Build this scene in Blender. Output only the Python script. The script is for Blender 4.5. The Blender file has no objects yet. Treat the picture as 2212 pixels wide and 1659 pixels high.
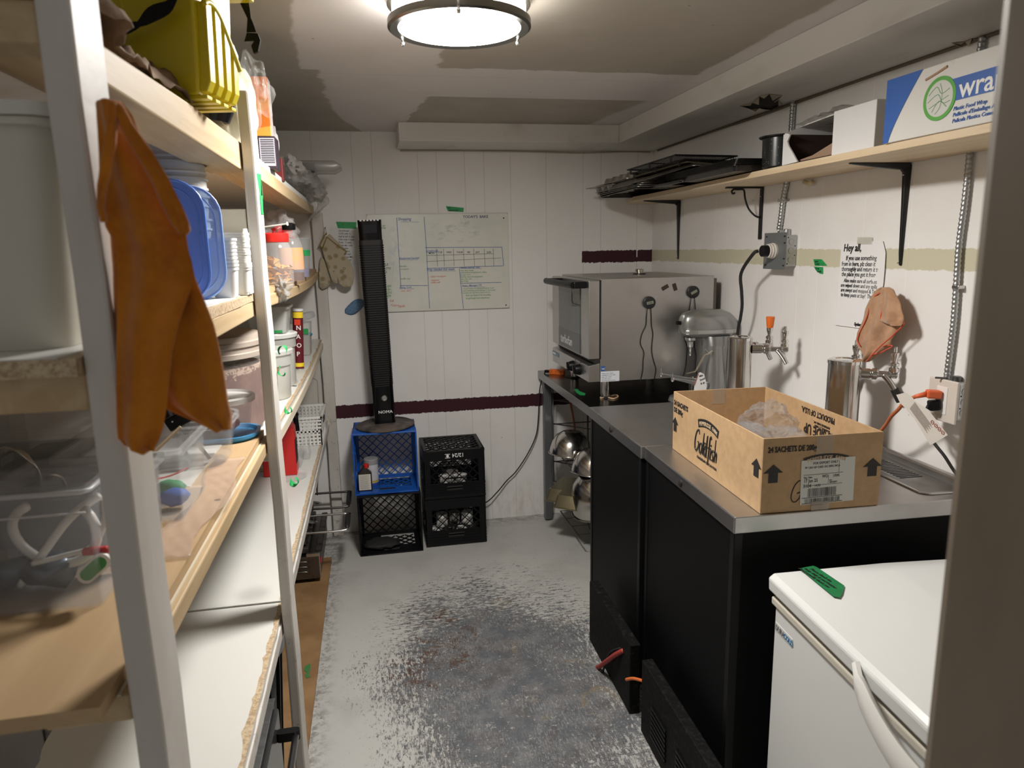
import bpy, bmesh, math, random
from mathutils import Vector, Matrix, noise
R = math.radians
random.seed(7)
sc = bpy.context.scene
col = sc.collection

# ------------------------------------------------------------------ camera
YAW, PITCH, ROLL, FPX = 0.192217, 0.190667, -0.019624, 1524.8
CAM = Vector((0, 0, 1.6))
_f = Vector((math.sin(YAW)*math.cos(PITCH), math.cos(YAW)*math.cos(PITCH), -math.sin(PITCH)))
_r0 = Vector((math.cos(YAW), -math.sin(YAW), 0)); _u0 = _r0.cross(_f)
_r = _r0*math.cos(ROLL)+_u0*math.sin(ROLL); _u = -_r0*math.sin(ROLL)+_u0*math.cos(ROLL)
cd = bpy.data.cameras.new('camera'); cam = bpy.data.objects.new('camera', cd); col.objects.link(cam)
cd.sensor_width = 36.0; cd.lens = FPX/2212*36.0; cd.clip_start = 0.02
cam.matrix_world = Matrix.Translation(CAM) @ Matrix((( _r.x,_u.x,-_f.x),(_r.y,_u.y,-_f.y),(_r.z,_u.z,-_f.z))).to_4x4()
cd.dof.use_dof = True; cd.dof.focus_distance = 2.7; cd.dof.aperture_fstop = 7.0
sc.camera = cam

# ------------------------------------------------------------------ world, exposure
sc.view_settings.view_transform = 'Standard'; sc.view_settings.look = 'None'
sc.view_settings.gamma = 1.0; sc.view_settings.use_curve_mapping = False
sc.view_settings.exposure = 0.22
w = bpy.data.worlds.new('world'); sc.world = w; w.use_nodes = True
w.node_tree.nodes['Background'].inputs[0].default_value = (0.80, 0.78, 0.74, 1)
w.node_tree.nodes['Background'].inputs[1].default_value = 0.24

def P(px, py, ax, v):
    """point where the sight line through photo pixel (px,py) meets the plane ax=v"""
    d = _f + (px-1106)/FPX*_r - (py-829.5)/FPX*_u
    i = 'xyz'.index(ax); t = (v-CAM[i])/d[i]
    return CAM + d*t

D, WX, CZ, SZ = 3.973, 1.625, 2.215, 2.125       # back wall, right wall, ceiling, soffit heights

# ------------------------------------------------------------------ node helpers
class E:
    def __init__(s, nt, sock): s.nt, s.s = nt, sock
    def _m(s, op, *a, clamp=False):
        n = s.nt.nodes.new('ShaderNodeMath'); n.operation = op; n.use_clamp = clamp
        for i, v in enumerate((s,)+a):
            if isinstance(v, E): s.nt.links.new(v.s, n.inputs[i])
            else: n.inputs[i].default_value = v
        return E(s.nt, n.outputs[0])
    def __add__(s, o): return s._m('ADD', o)
    __radd__ = __add__
    def __sub__(s, o): return s._m('SUBTRACT', o)
    def __rsub__(s, o): return (s*-1)+o
    def __mul__(s, o): return s._m('MULTIPLY', o)
    __rmul__ = __mul__
    def __truediv__(s, o): return s._m('DIVIDE', o)
    def mx(s, o): return s._m('MAXIMUM', o)
    def mn(s, o): return s._m('MINIMUM', o)
    def abs(s): return s._m('ABSOLUTE')
    def step(s, a, b):
        n = s.nt.nodes.new('ShaderNodeMapRange'); n.interpolation_type = 'SMOOTHSTEP'
        s.nt.links.new(s.s, n.inputs[0]); n.inputs[1].default_value = a; n.inputs[2].default_value = b
        return E(s.nt, n.outputs[0])
class M:
    """material with object-space coordinates and small helpers"""
    def __init__(s, name, color=(.8,.8,.8), rough=.5, metal=0.0, spec=None):
        s.m = bpy.data.materials.new(name); s.m.use_nodes = True; s.nt = s.m.node_tree
        s.b = s.nt.nodes['Principled BSDF']; s.c = (*color[:3], 1)
        s.b.inputs['Base Color'].default_value = s.c; s.b.inputs['Roughness'].default_value = rough
        s.b.inputs['Metallic'].default_value = metal
        if spec is not None: s.b.inputs['Specular IOR Level'].default_value = spec
        s._co = None
    def co(s):
        if not s._co:
            g = s.nt.nodes.new('ShaderNodeNewGeometry'); s._co = g.outputs['Position']
        return s._co
    def oco(s):
        return s.nt.nodes.new('ShaderNodeTexCoord').outputs['Object']
    def xyz(s, v=None):
        n = s.nt.nodes.new('ShaderNodeSeparateXYZ'); s.nt.links.new(v or s.co(), n.inputs[0])
        return tuple(E(s.nt, n.outputs[i]) for i in range(3))
    def noise(s, scale=5, detail=4, rough=.6, stretch=(1,1,1), rot=0, obj=False, off=0, dist=0):
        mp = s.nt.nodes.new('ShaderNodeMapping'); s.nt.links.new(s.oco() if obj else s.co(), mp.inputs[0])
        mp.inputs['Scale'].default_value = stretch; mp.inputs['Rotation'].default_value = (0,0,rot) if not isinstance(rot, tuple) else rot
        mp.inputs['Location'].default_value = (off, off*.7, off*.3)
        n = s.nt.nodes.new('ShaderNodeTexNoise'); n.inputs['Scale'].default_value = scale
        n.inputs['Detail'].default_value = detail; n.inputs['Roughness'].default_value = rough
        n.inputs['Distortion'].default_value = dist
        s.nt.links.new(mp.outputs[0], n.inputs['Vector']); return E(s.nt, n.outputs['Fac'])
    def voro(s, scale, off=0, stretch=(1,1,1)):
        mp = s.nt.nodes.new('ShaderNodeMapping'); s.nt.links.new(s.co(), mp.inputs[0]); mp.inputs['Location'].default_value = (off,off,off)
        mp.inputs['Scale'].default_value = stretch
        n = s.nt.nodes.new('ShaderNodeTexVoronoi'); n.inputs['Scale'].default_value = scale
        s.nt.links.new(mp.outputs[0], n.inputs['Vector']); return E(s.nt, n.outputs['Distance'])
    def base(s): return s.c
    def mix(s, a, b, f):
        n = s.nt.nodes.new('ShaderNodeMix'); n.data_type = 'RGBA'
        for i, v in ((6,a),(7,b)):
            if isinstance(v, (tuple, list)): n.inputs[i].default_value = (*v[:3], 1)
            else: s.nt.links.new(v, n.inputs[i])
        if isinstance(f, E): s.nt.links.new(f.s, n.inputs[0])
        else: n.inputs[0].default_value = f
        return n.outputs[2]
    def setc(s, sock): s.nt.links.new(sock, s.b.inputs['Base Color']); return s
    def setr(s, e): s.nt.links.new(e.s, s.b.inputs['Roughness']); return s
    def bump(s, e, strength=.3, dist=.002):
        n = s.nt.nodes.new('ShaderNodeBump'); n.inputs['Strength'].default_value = strength; n.inputs['Distance'].default_value = dist
        s.nt.links.new(e.s, n.inputs['Height']); s.nt.links.new(n.outputs[0], s.b.inputs['Normal']); return s
    def vary(s, b, scale=8, lo=.35, hi=.65, **k):
        return s.setc(s.mix(s.c, b, s.noise(scale, **k).step(lo, hi)))
    def glass(s, alpha, tint=(1,1,1)):
        """thin see-through plastic: part of the light passes straight, the rest meets the surface"""
        t = s.nt.nodes.new('ShaderNodeBsdfTransparent'); t.inputs[0].default_value = (*tint, 1)
        mx = s.nt.nodes.new('ShaderNodeMixShader'); mx.inputs[0].default_value = alpha
        out = s.nt.nodes['Material Output']
        s.nt.links.new(t.outputs[0], mx.inputs[1]); s.nt.links.new(s.b.outputs[0], mx.inputs[2])
        s.nt.links.new(mx.outputs[0], out.inputs[0]); return s
    @property
    def mat(s): return s.m

def simple(name, c, rough=.5, metal=0, var=None, scale=20, bump=0):
    m = M(name, c, rough, metal)
    if var: m.vary(var, scale)
    if bump: m.bump(m.noise(scale*4), bump)
    return m.mat

# ------------------------------------------------------------------ mesh builder
class MB:
    def __init__(s): s.b = bmesh.new()
    def box(s, a, b, T=None):
        vs = [s.b.verts.new((x,y,z)) for x in (a[0],b[0]) for y in (a[1],b[1]) for z in (a[2],b[2])]
        for q in ((0,1,3,2),(4,6,7,5),(0,4,5,1),(2,3,7,6),(0,2,6,4),(1,5,7,3)): s.b.faces.new([vs[i] for i in q])
        if T is not None:
            for v in vs: v.co = T @ v.co
        return s
    def prism(s, pts, ax, a, b, T=None):
        """polygon pts in the plane normal to ax, from a to b"""
        def mk(p, h):
            return {'x':(h,p[0],p[1]),'y':(p[0],h,p[1]),'z':(p[0],p[1],h)}[ax]
        v0 = [s.b.verts.new(mk(p,a)) for p in pts]; v1 = [s.b.verts.new(mk(p,b)) for p in pts]
        n = len(pts)
        s.b.faces.new(v0); s.b.faces.new(v1[::-1])
        for i in range(n): s.b.faces.new((v0[i], v1[i], v1[(i+1)%n], v0[(i+1)%n]))
        if T is not None:
            for v in v0+v1: v.co = T @ v.co
        return s
    def rings(s, rings, close0=True, close1=True, loop=False):
        vv = [[s.b.verts.new(p) for p in r] for r in rings]
        n = len(vv[0])
        for a, b in zip(vv, vv[1:]):
            for i in range(n): s.b.faces.new((a[i], a[(i+1)%n], b[(i+1)%n], b[i]))
        if close0: s.b.faces.new(vv[0][::-1])
        if close1: s.b.faces.new(vv[-1])
        return s
    def lathe(s, prof, seg=24, c=(0,0,0), T=None, close0=True, close1=True):
        rs = []
        for r, z in prof:
            ring = [Vector((c[0]+r*math.cos(2*math.pi*i/seg), c[1]+r*math.sin(2*math.pi*i/seg), c[2]+z)) for i in range(seg)]
            rs.append([T @ p if T is not None else p for p in ring])
        return s.rings(rs, close0 and prof[0][0] > 0, close1 and prof[-1][0] > 0)
    def rr(s, rings, c=(0,0,0), n=4, T=None, close0=True, close1=True):
        """loft of rounded rectangles: (z, half x, half y, corner radius)"""
        rs = []
        for z, hx, hy, r in rings:
            r = min(r, hx*.999, hy*.999); pts = []
            for k, (sx, sy) in enumerate(((1,1),(-1,1),(-1,-1),(1,-1))):
                for j in range(n+1):
                    a = math.pi/2*(k + j/n)
                    pts.append(Vector((c[0]+sx*(hx-r)+r*math.cos(a), c[1]+sy*(hy-r)+r*math.sin(a), c[2]+z)))
            rs.append([T @ p if T is not None else p for p in pts])
        return s.rings(rs, close0, close1)
    def tube(s, pts, r, seg=8, closed=False, smooth=0):
        pts = [Vector(p) for p in pts]
        if smooth: pts = spline(pts, smooth, closed)
        n = len(pts); rs = []; up = None
        for i, p in enumerate(pts):
            if closed: t = pts[(i+1)%n]-pts[i-1]
            else: t = pts[min(i+1,n-1)]-pts[max(i-1,0)]
            if t.length < 1e-9: t = Vector((0,0,1))
            t.normalize()
            if up is None:
                up = t.orthogonal().normalized()
            else:
                up = (up - t*up.dot(t)); up = up.normalized() if up.length > 1e-6 else t.orthogonal().normalized()
            b = t.cross(up); rr = r(i/(n-1)) if callable(r) else r
            rs.append([p + (up*math.cos(2*math.pi*k/seg)+b*math.sin(2*math.pi*k/seg))*rr for k in range(seg)])
        if closed: rs.append(rs[0]); return s.rings(rs, False, False)
        return s.rings(rs)
    def bar(s, a, b, w, h, up=(0,0,1)):
        a, b = Vector(a), Vector(b); t = (b-a).normalized(); up = Vector(up)
        sd = t.cross(up)
        if sd.length < 1e-6: sd = t.orthogonal()
        sd.normalize(); u = sd.cross(t)
        rs = [[p+sd*x*w/2+u*y*h/2 for x, y in ((-1,-1),(1,-1),(1,1),(-1,1))] for p in (a,b)]
        return s.rings(rs)
    def sphere(s, c, r, sc_=(1,1,1), sub=2, rough=0, seed=0):
        res = bmesh.ops.create_icosphere(s.b, subdivisions=sub, radius=1)
        for v in res['verts']:
            k = 1 + (rough*noise.noise(v.co*2.3+Vector((seed,seed*2,0))) if rough else 0)
            v.co = Vector((c[0]+v.co.x*r*sc_[0]*k, c[1]+v.co.y*r*sc_[1]*k, c[2]+v.co.z*r*sc_[2]*k))
        return s
    def grid(s, f, nu, nv):
        vv = [[s.b.verts.new(f(i/(nu-1), j/(nv-1))) for i in range(nu)] for j in range(nv)]
        for j in range(nv-1):
            for i in range(nu-1): s.b.faces.new((vv[j][i], vv[j][i+1], vv[j+1][i+1], vv[j+1][i]))
        return s
    def mesh(s, name, mat):
        bmesh.ops.recalc_face_normals(s.b, faces=s.b.faces[:])
        me = bpy.data.meshes.new(name); s.b.to_mesh(me); s.b.free()
        me.materials.append(mat); return me

def spline(pts, k=6, closed=False):
    out = []; n = len(pts)
    rng = range(n if closed else n-1)
    for i in rng:
        if closed: p0,p1,p2,p3 = pts[i-1],pts[i],pts[(i+1)%n],pts[(i+2)%n]
        else: p0,p1,p2,p3 = pts[max(i-1,0)],pts[i],pts[i+1],pts[min(i+2,n-1)]
        for j in range(k):
            t = j/k
            out.append(.5*((2*p1)+(p2-p0)*t+(2*p0-5*p1+4*p2-p3)*t*t+(3*p1-p0-3*p2+p3)*t**3))
    if not closed: out.append(pts[-1])
    return out

def tag(o, label=None, cat=None, group=None, kind=None):
    if label: o['label'] = label
    if cat: o['category'] = cat
    if group: o['group'] = group
    if kind: o['kind'] = kind
    return o
def finish(o, bev=0, smooth=False, solid=0, sub=0):
    if smooth:
        for p in o.data.polygons: p.use_smooth = True
        if smooth is not True:
            try: o.data.set_sharp_from_angle(angle=R(smooth))
            except Exception: pass
    if solid:
        md = o.modifiers.new('thickness', 'SOLIDIFY'); md.thickness = solid; md.offset = 0
    if bev:
        md = o.modifiers.new('bevel', 'BEVEL'); md.width = bev; md.segments = 2; md.limit_method = 'ANGLE'; md.angle_limit = R(40)
    if sub:
        md = o.modifiers.new('sub', 'SUBSURF'); md.levels = sub; md.render_levels = sub
    return o
def obj(name, mb, mat, parent=None, local=False, **k):
    """one mesh object; mesh built in world space unless local"""
    o = bpy.data.objects.new(name, mb.mesh(name, mat)); col.objects.link(o)
    if parent:
        o.parent = parent
        if not local:
            o.data.transform(FR[parent.name].inverted())
        FR[o.name] = FR[parent.name].copy()
    else: FR[o.name] = Matrix.Identity(4)
    return finish(o, **k)
FR = {}
def thing(name, label, cat, loc=(0,0,0), rz=0, group=None, mx=None):
    o = bpy.data.objects.new(name, None); col.objects.link(o); o.empty_display_size = .05
    m = mx if mx is not None else Matrix.Translation(Vector(loc)) @ Matrix.Rotation(rz, 4, 'Z')
    o.matrix_world = m; FR[o.name] = m.copy(); tag(o, label, cat, group); return o
def single(name, mb, mat, label, cat, group=None, origin=None, **k):
    """a thing that is one mesh; its origin is moved to its base"""
    o = obj(name, mb, mat, **k)
    if origin is None:
        bb = [v.co for v in o.data.vertices]; n = len(bb)
        origin = Vector((sum(v.x for v in bb)/n, sum(v.y for v in bb)/n, min(v.z for v in bb)))
    origin = Vector(origin); o.data.transform(Matrix.Translation(-origin)); o.location = origin
    FR[o.name] = Matrix.Translation(origin)
    return tag(o, label, cat, group)
def struct(name, mb, mat, **k): return tag(obj(name, mb, mat, **k), kind='structure')
def dup(o, T=None, label=None, group=None):
    """copy of a thing with its parts; T is its new world matrix"""
    c = o.copy(); col.objects.link(c)
    if T is not None: c.matrix_world = T
    FR[c.name] = T.copy() if T is not None else FR[o.name].copy()
    for ch in list(o.children):
        d = ch.copy(); col.objects.link(d); d.parent = c
        for g in list(ch.children):
            e = g.copy(); col.objects.link(e); e.parent = d
    if label: c['label'] = label
    if group: c['group'] = group
    return c
def text(mb, s, size, T, ext=.0003, align='LEFT', sx=1.0, shear=0.0, bold=.013):
    cu = bpy.data.curves.new('t', 'FONT'); cu.body = s; cu.size = size; cu.extrude = ext; cu.offset = size*bold
    cu.align_x = align; cu.resolution_u = 2; cu.shear = shear
    o = bpy.data.objects.new('t', cu); col.objects.link(o)
    dg = bpy.context.evaluated_depsgraph_get(); dg.update()
    me = bpy.data.meshes.new_from_object(o.evaluated_get(dg))
    me.transform(T @ Matrix.Diagonal((sx,1,1,1)))
    mb.b.from_mesh(me)
    bpy.data.objects.remove(o); bpy.data.curves.remove(cu); bpy.data.meshes.remove(me)
    return mb
def frame(o, right, up):
    right = Vector(right).normalized(); up = Vector(up); n = right.cross(up).normalized(); up = n.cross(right)
    return Matrix(((right.x,up.x,n.x,o[0]),(right.y,up.y,n.y,o[1]),(right.z,up.z,n.z,o[2]),(0,0,0,1)))
def rect(mb, T, w, h, t=.0004, x=0, y=0):
    """flat plate in frame T: lower left corner x,y"""
    return mb.box((x,y,0),(x+w,y+h,t),T)

# ------------------------------------------------------------------ materials
def wall_mat(axis):
    """painted grooved panelling with leftover paint bands; axis = coordinate running along the wall"""
    m = M('painted_panelling_'+axis, (.86,.84,.82), .55, spec=.3)
    x, y, z = m.xyz(); u = x if axis == 'x' else y
    n1 = m.noise(18, 5, .7)-.5; n2 = m.noise(70, 3, .7)-.5
    grooves = {'x': [-.62,-.47,-.27,-.065,.04,.28,.381,.534,.64,.788,.99,1.206,1.311,1.53],
               'y': [3.844,3.742,3.579,3.403,3.194,3.08,2.764,2.589,2.498,2.375,2.14,1.93,1.72,1.5,1.22,1.0,.8]}[axis]
    g = None
    for q in grooves:
        e = (u-q).abs().step(.0035, .0008); g = e if g is None else g.mx(e)
    c = m.mix((.86,.84,.82), (.77,.74,.715), m.noise(2.2, 5, .6).step(.45,.75)*.5)
    # dirt low on the wall
    low = z.step(.45, .0)*m.noise(9, 6, .75, stretch=(1,1,.35)).step(.42,.72)
    c = m.mix(c, (.42,.36,.30), low*.5)
    specks = m.voro(9, 3).step(.035,.02)*m.noise(3, off=4).step(.5,.6)
    c = m.mix(c, (.10,.08,.07), specks*.8)
    c = m.mix(c, (.45,.40,.36), m.noise(30, 6, .8, off=9).step(.70,.78)*.6)
    c = m.mix(c, (.60,.575,.555) if axis == 'x' else (.92,.90,.87), g*(.5 if axis == 'x' else .75))
    if axis == 'x':
        low_z, hi_z = .676, .750
        zz = z + n2*.020 + n1*.012
        band = zz.step(low_z, low_z+.003)*zz.step(hi_z+.003, hi_z)
        maroon = m.mix((.050,.012,.020), (.16,.11,.13), x.step(-.235,-.245))
        c = m.mix(c, maroon, band)
        b2 = zz.step(1.504,1.507)*zz.step(1.575,1.572)*(x+n2*.01).step(1.196,1.2)
        slit = (x-1.532).abs().step(.004,.002)*z.step(1.53,1.535)
        c = m.mix(c, (.050,.012,.020), b2*(1-slit))
    else:
        zz = z + n1*.022 + n2*.012
        band = zz.step(1.508,1.512)*zz.step(1.575,1.571)
        c = m.mix(c, (.60,.56,.40), band*.92)
    m.setc(c)
    b = m.noise(120, 3, .6)*.3 + m.noise(25, 4, .6)*.5 - g*2.0
    m.bump(b, .25, .0015)
    return m.mat
def ceiling_mat():
    m = M('patched_ceiling_paint', (.62,.59,.55), .6, spec=.3)
    x, y, z = m.xyz(); n = m.noise(6, 6, .65)-.5; n2 = m.noise(40, 3, .6)-.5
    xw = x + n*.12 + n2*.012; yw = y + n*.10 + n2*.010
    A = (yw.step(2.60,2.59))*(xw.step(.25,.265))*(x+n*.06).step(1.235,1.215)
    ys = y + n2*.008
    B = ys.step(3.06,3.07)*ys.step(3.70,3.69)*(xw-(3.7-y)*.10).step(.20,.215)*(x+(y-3.0)*.12+n*.06).step(1.24,1.20)
    cx = x - ((y-2.6)*(y-2.6))*.10 + n*.05
    C = (cx*-1).step(.185,.20)
    C2 = (ys.step(2.66,2.68))*(x+n*.1).step(-.12,-.14)
    dk = A.mx(B).mx(C.mx(C2))
    c = m.mix((.68,.64,.62), (.41,.37,.31), dk)
    c = m.mix(c, (.52,.49,.45), m.noise(3,5,.6,off=3).step(.5,.8)*.35)
    seam = ((y-2.72)+n*.02).abs().step(.0025,.001)
    c = m.mix(c, (.38,.35,.31), seam*.5)
    c = m.mix(c, (.12,.10,.09), m.voro(6, 7).step(.03,.015)*.7)
    m.setc(c); m.bump(m.noise(60,4,.6)*.4+m.noise(10,3,.5), .25, .003)
    m.setr(m.noise(4,3).step(.3,.7)*.25+.45)
    return m.mat
def floor_mat():
    m = M('worn_floor_paint', (.5,.49,.46), .5, spec=.35)
    x, y, z = m.xyz()
    big = m.noise(2.6, 5, .6)-.5
    fine = m.noise(60, 6, .75); 
    import_rot = R(8)
    st1 = m.noise(26, 7, .8, stretch=(1,3.2,1), rot=R(12), dist=.6)
    st2 = m.noise(34, 6, .8, stretch=(3.4,1,1), rot=R(-35), off=3, dist=.4)
    st3 = m.noise(42, 6, .78, stretch=(1,4,1), rot=R(38), off=6, dist=.3)
    dx = (x-.44)/.50; dy = (y-2.35)/.85
    rad = (dx*dx+dy*dy)._m('SQRT')
    prox = (1.0-rad) + big*.9                     # >0 inside the worn zone
    left = (x+big*.2).step(.55,.25)
    mixs = st1*y.step(2.5,2.9) + st2*(1-y.step(2.5,2.9))
    worn = (prox*.42 + (mixs-.5)*1.25 + (fine-.5)*.35).step(.02,.10)*prox.step(-.45,-.05)
    # near part: almost bare grey-blue undercoat
    bare = ((prox*.5) + y.step(2.75,2.1)*.30*x.step(.02,.22)*x.step(.98,.86) + (st3-.5)*1.5 + (st2-.5)*.9).step(.36,.44)
    worn = worn.mx(bare)
    base = m.mix((.52,.515,.49), (.42,.41,.385), m.noise(4,5,.6).step(.45,.7)*.6)
    under = m.mix((.105,.115,.13), (.17,.175,.185), m.noise(12,5,.6).step(.4,.65))
    brown = (m.noise(9, 7, .8, off=11, dist=.5) + (st3-.5)*.7).step(.50,.58)
    zone_l = (((x-.10)/.26)*((x-.10)/.26) + ((y-2.72)/.36)*((y-2.72)/.36)).step(1.6,.2)
    under = m.mix(under, (.085,.045,.030), brown*(zone_l*.95+.30))
    tan = m.noise(5, 7, .75, off=21, dist=.8).step(.56,.66)*x.step(.3,.55)
    under = m.mix(under, (.23,.185,.12), tan*.85)
    c = m.mix(base, under, worn)
    scr = m.noise(46, 6, .8, stretch=(4.5,1,1), rot=R(-22), off=61, dist=.5).step(.50,.57)*m.noise(7,4,.6,off=63).step(.35,.6)
    c = m.mix(c, (.34,.335,.32), scr*worn*.6)
    scd = m.noise(50, 6, .8, stretch=(1,4.5,1), rot=R(15), off=71, dist=.5).step(.54,.60)
    c = m.mix(c, (.085,.08,.08), scd*worn*.5)
    flake = m.noise(55, 5, .8, off=31).step(.60,.64)
    c = m.mix(c, (.52,.49,.44), flake*worn*.8)
    chips = m.noise(38, 6, .8, off=41, stretch=(1,1.6,1)).step(.645,.67)*m.noise(3.5,4,off=5).step(.36,.50)
    c = m.mix(c, (.06,.045,.04), chips*.85)
    edge = (x*-1).step(.20,.28)*m.noise(30,6,.8,off=8).step(.45,.6) + y.step(3.8,3.97)*m.noise(20,6,.8).step(.4,.6)
    c = m.mix(c, (.10,.08,.07), edge*.6)
    streak = m.noise(30, 6, .8, off=51, stretch=(1,4.5,1), rot=R(6)).step(.63,.68)*y.step(2.7,3.0)*y.step(3.7,3.3)*x.step(.0,.25)*x.step(.95,.7)
    c = m.mix(c, (.16,.10,.08), streak*.8)
    m.setc(c); m.bump(worn*-1.0 + fine*.3, .35, .0015)
    m.setr(.42 + worn*.2 + fine*.1)
    return m.mat
WALLX, WALLY = wall_mat('x'), wall_mat('y')
mw = M('aged_white_trim_paint', (.70,.66,.60), .5); mw.vary((.60,.555,.49), 5, .35, .8); mw.bump(mw.noise(40,4), .2); TRIM = mw.mat
mw = M('soffit_paint', (.70,.68,.64), .5); mw.vary((.56,.53,.48), 4, .5, .75, stretch=(1,.4,1)); mw.bump(mw.noise(50,4), .2); SOFF = mw.mat

def post_mat(name, c0, c1, dirt, lo=.55, hi=.68):
    m = M(name, c0, .5); c = m.mix(c0, c1, m.noise(7,5,.6,stretch=(1,1,.3)).step(.35,.7))
    x,y,z = m.xyz()
    f = m.noise(24,6,.8,off=2).step(lo,hi)*z.step(1.3,.3)
    c = m.mix(c, dirt, f*.85); m.setc(c); m.bump(m.noise(45,4)*.6+m.noise(12,3,.5,stretch=(3,3,.3)), .3); return m.mat
POST = post_mat('grimy_white_post_paint', (.66,.63,.59), (.56,.52,.47), (.16,.13,.11))
def wood_mat(name, c0, c1, c2, along='y', sc=1.0, obj=False):
    m = M(name, c0, .55); st = {'y': (1,.06,1), 'x': (.06,1,1), 'z': (1,1,.06)}[along]
    g = m.noise(26*sc, 5, .6, stretch=st, dist=.6, obj=obj)
    k = m.noise(3.5*sc, 3, .5, stretch=tuple(v*2 if v < 1 else v for v in st), off=3, dist=1.2, obj=obj)
    c = m.mix(c0, c1, g.step(.35,.65)); c = m.mix(c, c2, k.step(.55,.72)*.6)
    m.setc(c); m.bump(g, .15); return m.mat
PINE = wood_mat('pine_board', (.56,.42,.25), (.46,.325,.175), (.34,.22,.11))
PINEX = wood_mat('pine_cut_end', (.50,.39,.22), (.38,.28,.15), (.30,.22,.12), 'x')
PLY = wood_mat('birch_plywood', (.52,.36,.20), (.46,.31,.165), (.38,.24,.12), 'y', .7)
m = M('chipboard', (.55,.42,.27), .7); c = m.mix((.60,.47,.31), (.36,.25,.15), m.noise(110,4,.8).step(.4,.62)); m.setc(c); m.bump(m.noise(130,3), .4); CHIP = m.mat
m = M('white_melamine', (.70,.695,.66), .35); m.setc(m.mix((.70,.695,.66), (.55,.50,.43), m.noise(14,6,.8,off=4).step(.66,.74)*.5)); MEL = m.mat
m = M('particle_panel_underside', (.40,.35,.30), .6); m.vary((.33,.28,.23), 6); UNDER = m.mat
def brushed(name, c, rough, st=(1,1,30), sc=14, s=.06, dirt=None):
    m = M(name, c, rough, 1.0); g = m.noise(sc, 4, .6, stretch=st)
    m.setr(g*.18+(rough-.07)); m.bump(g, s, .001)
    if dirt: m.setc(m.mix(c, dirt, m.noise(6,5,.6).step(.45,.75)*.7))
    return m.mat
STEEL = brushed('brushed_steel_panel', (.52,.51,.50), .34, (.6,.6,22), dirt=(.43,.42,.405))
STEELT = brushed('worn_steel_top', (.50,.49,.48), .36, (18,1,1), 10, dirt=(.38,.375,.365))
STEELB = brushed('polished_bowl_steel', (.62,.60,.57), .16, (2,2,2), 20, .02, dirt=(.5,.47,.43))
CHROME = simple('chrome', (.75,.75,.75), .08, 1)
CHROMEB = simple('satin_chrome', (.58,.58,.57), .25, 1)
GALV = brushed('galvanised_steel', (.48,.49,.50), .42, (1,1,1), 30, .1, dirt=(.40,.41,.41))
SILVER = M('silver_enamel', (.36,.36,.355), .28, .75).mat
SILVER2 = M('pale_silver_band', (.50,.50,.49), .3, .8).mat
GREYLEG = simple('grey_metallic_leg_paint', (.16,.17,.18), .35, .5)
BLACK = M('black_plastic', (.006,.006,.0065), .38, spec=.2).mat
BLACKR = simple('black_rubber', (.016,.016,.016), .7)
BLKMET = simple('black_bracket_paint', (.012,.012,.012), .4, .2)
GLOSSBLK = M('gloss_black_plastic', (.004,.004,.005), .16, spec=.28).mat
m = M('black_vinyl_cooler_side', (.004,.004,.0045), .5, spec=.10)
sp = m.voro(7, 2, stretch=(1,1,.5)).step(.022,.012); scr = m.noise(30,5,.8,stretch=(4,4,.12)).step(.70,.74)
m.setc(m.mix(m.mix((.004,.004,.0045), (.16,.15,.14), scr*.30), (.6,.58,.55), sp*m.noise(2).step(.4,.6))); m.bump(m.noise(200,2), .15); COOLER = m.mat
m = M('dusty_black_guard', (.006,.006,.006), .65, spec=.12); m.setc(m.mix((.006,.006,.006), (.038,.035,.032), m.noise(60,6,.8).step(.5,.75))); m.bump(m.noise(70,4), .6, .003); GUARD = m.mat
KRAFT = M('corrugated_kraft_card', (.47,.31,.165), .75); KRAFT.vary((.41,.265,.14), 40, .3, .7, detail=5); KRAFT.bump(KRAFT.noise(150,3), .15); KRAFT = KRAFT.mat
INK = simple('black_ink', (.015,.013,.013), .6)
BLUEINK = simple('blue_marker_ink', (.06,.13,.36), .6)
GREENINK = simple('green_marker_ink', (.16,.36,.12), .6)
REDINK = simple('red_marker_ink', (.62,.14,.08), .6)
WHITEP = simple('white_print', (.85,.84,.82), .5)
PAPER = simple('white_paper', (.80,.79,.78), .8, var=(.74,.73,.72), scale=6, bump=.1)
PAPERD = simple('creamy_paper', (.74,.70,.60), .8)
GTAPE = simple('green_painters_tape', (.02,.36,.10), .55, var=(.015,.28,.07), scale=60)
m = M('white_fridge_enamel', (.72,.73,.72), .28); m.setc(m.mix((.72,.73,.72), (.55,.53,.50), m.noise(12,6,.8,off=6).step(.68,.76)*.5)); m.bump(m.noise(160,2), .05); ENAMEL = m.mat
GASKET = simple('cream_door_gasket', (.58,.54,.46), .5)
def clear(name, c, a, rough=.25, tint=(1,1,1)): return M(name, c, rough, spec=.5).glass(a, tint).mat
CLEAR = clear('clear_plastic', (.74,.75,.76), .17, .12)
FROST = clear('milky_translucent_plastic', (.74,.73,.70), .62, .35)
FROST2 = clear('frosted_plastic', (.76,.76,.74), .80, .4)
FILM = clear('thin_clear_film', (.80,.80,.80), .22, .12)
FILMD = clear('crinkled_clear_film', (.78,.76,.74), .42, .15)
SMOKE = clear('grey_tinted_plastic', (.42,.44,.45), .35, .15)
BLUELID = clear('blue_plastic_lid', (.10,.22,.75), .82, .25, (.5,.6,1))
PALEBLUE = clear('pale_blue_plastic', (.45,.58,.80), .50, .2, (.8,.9,1))
WHITEPL = simple('white_plastic', (.78,.77,.74), .35)
ORANGE = simple('orange_plastic', (.80,.17,.025), .4)
ORCORD = simple('orange_cord', (.72,.17,.04), .5)
REDCORD = simple('red_cord', (.40,.045,.035), .55)
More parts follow.
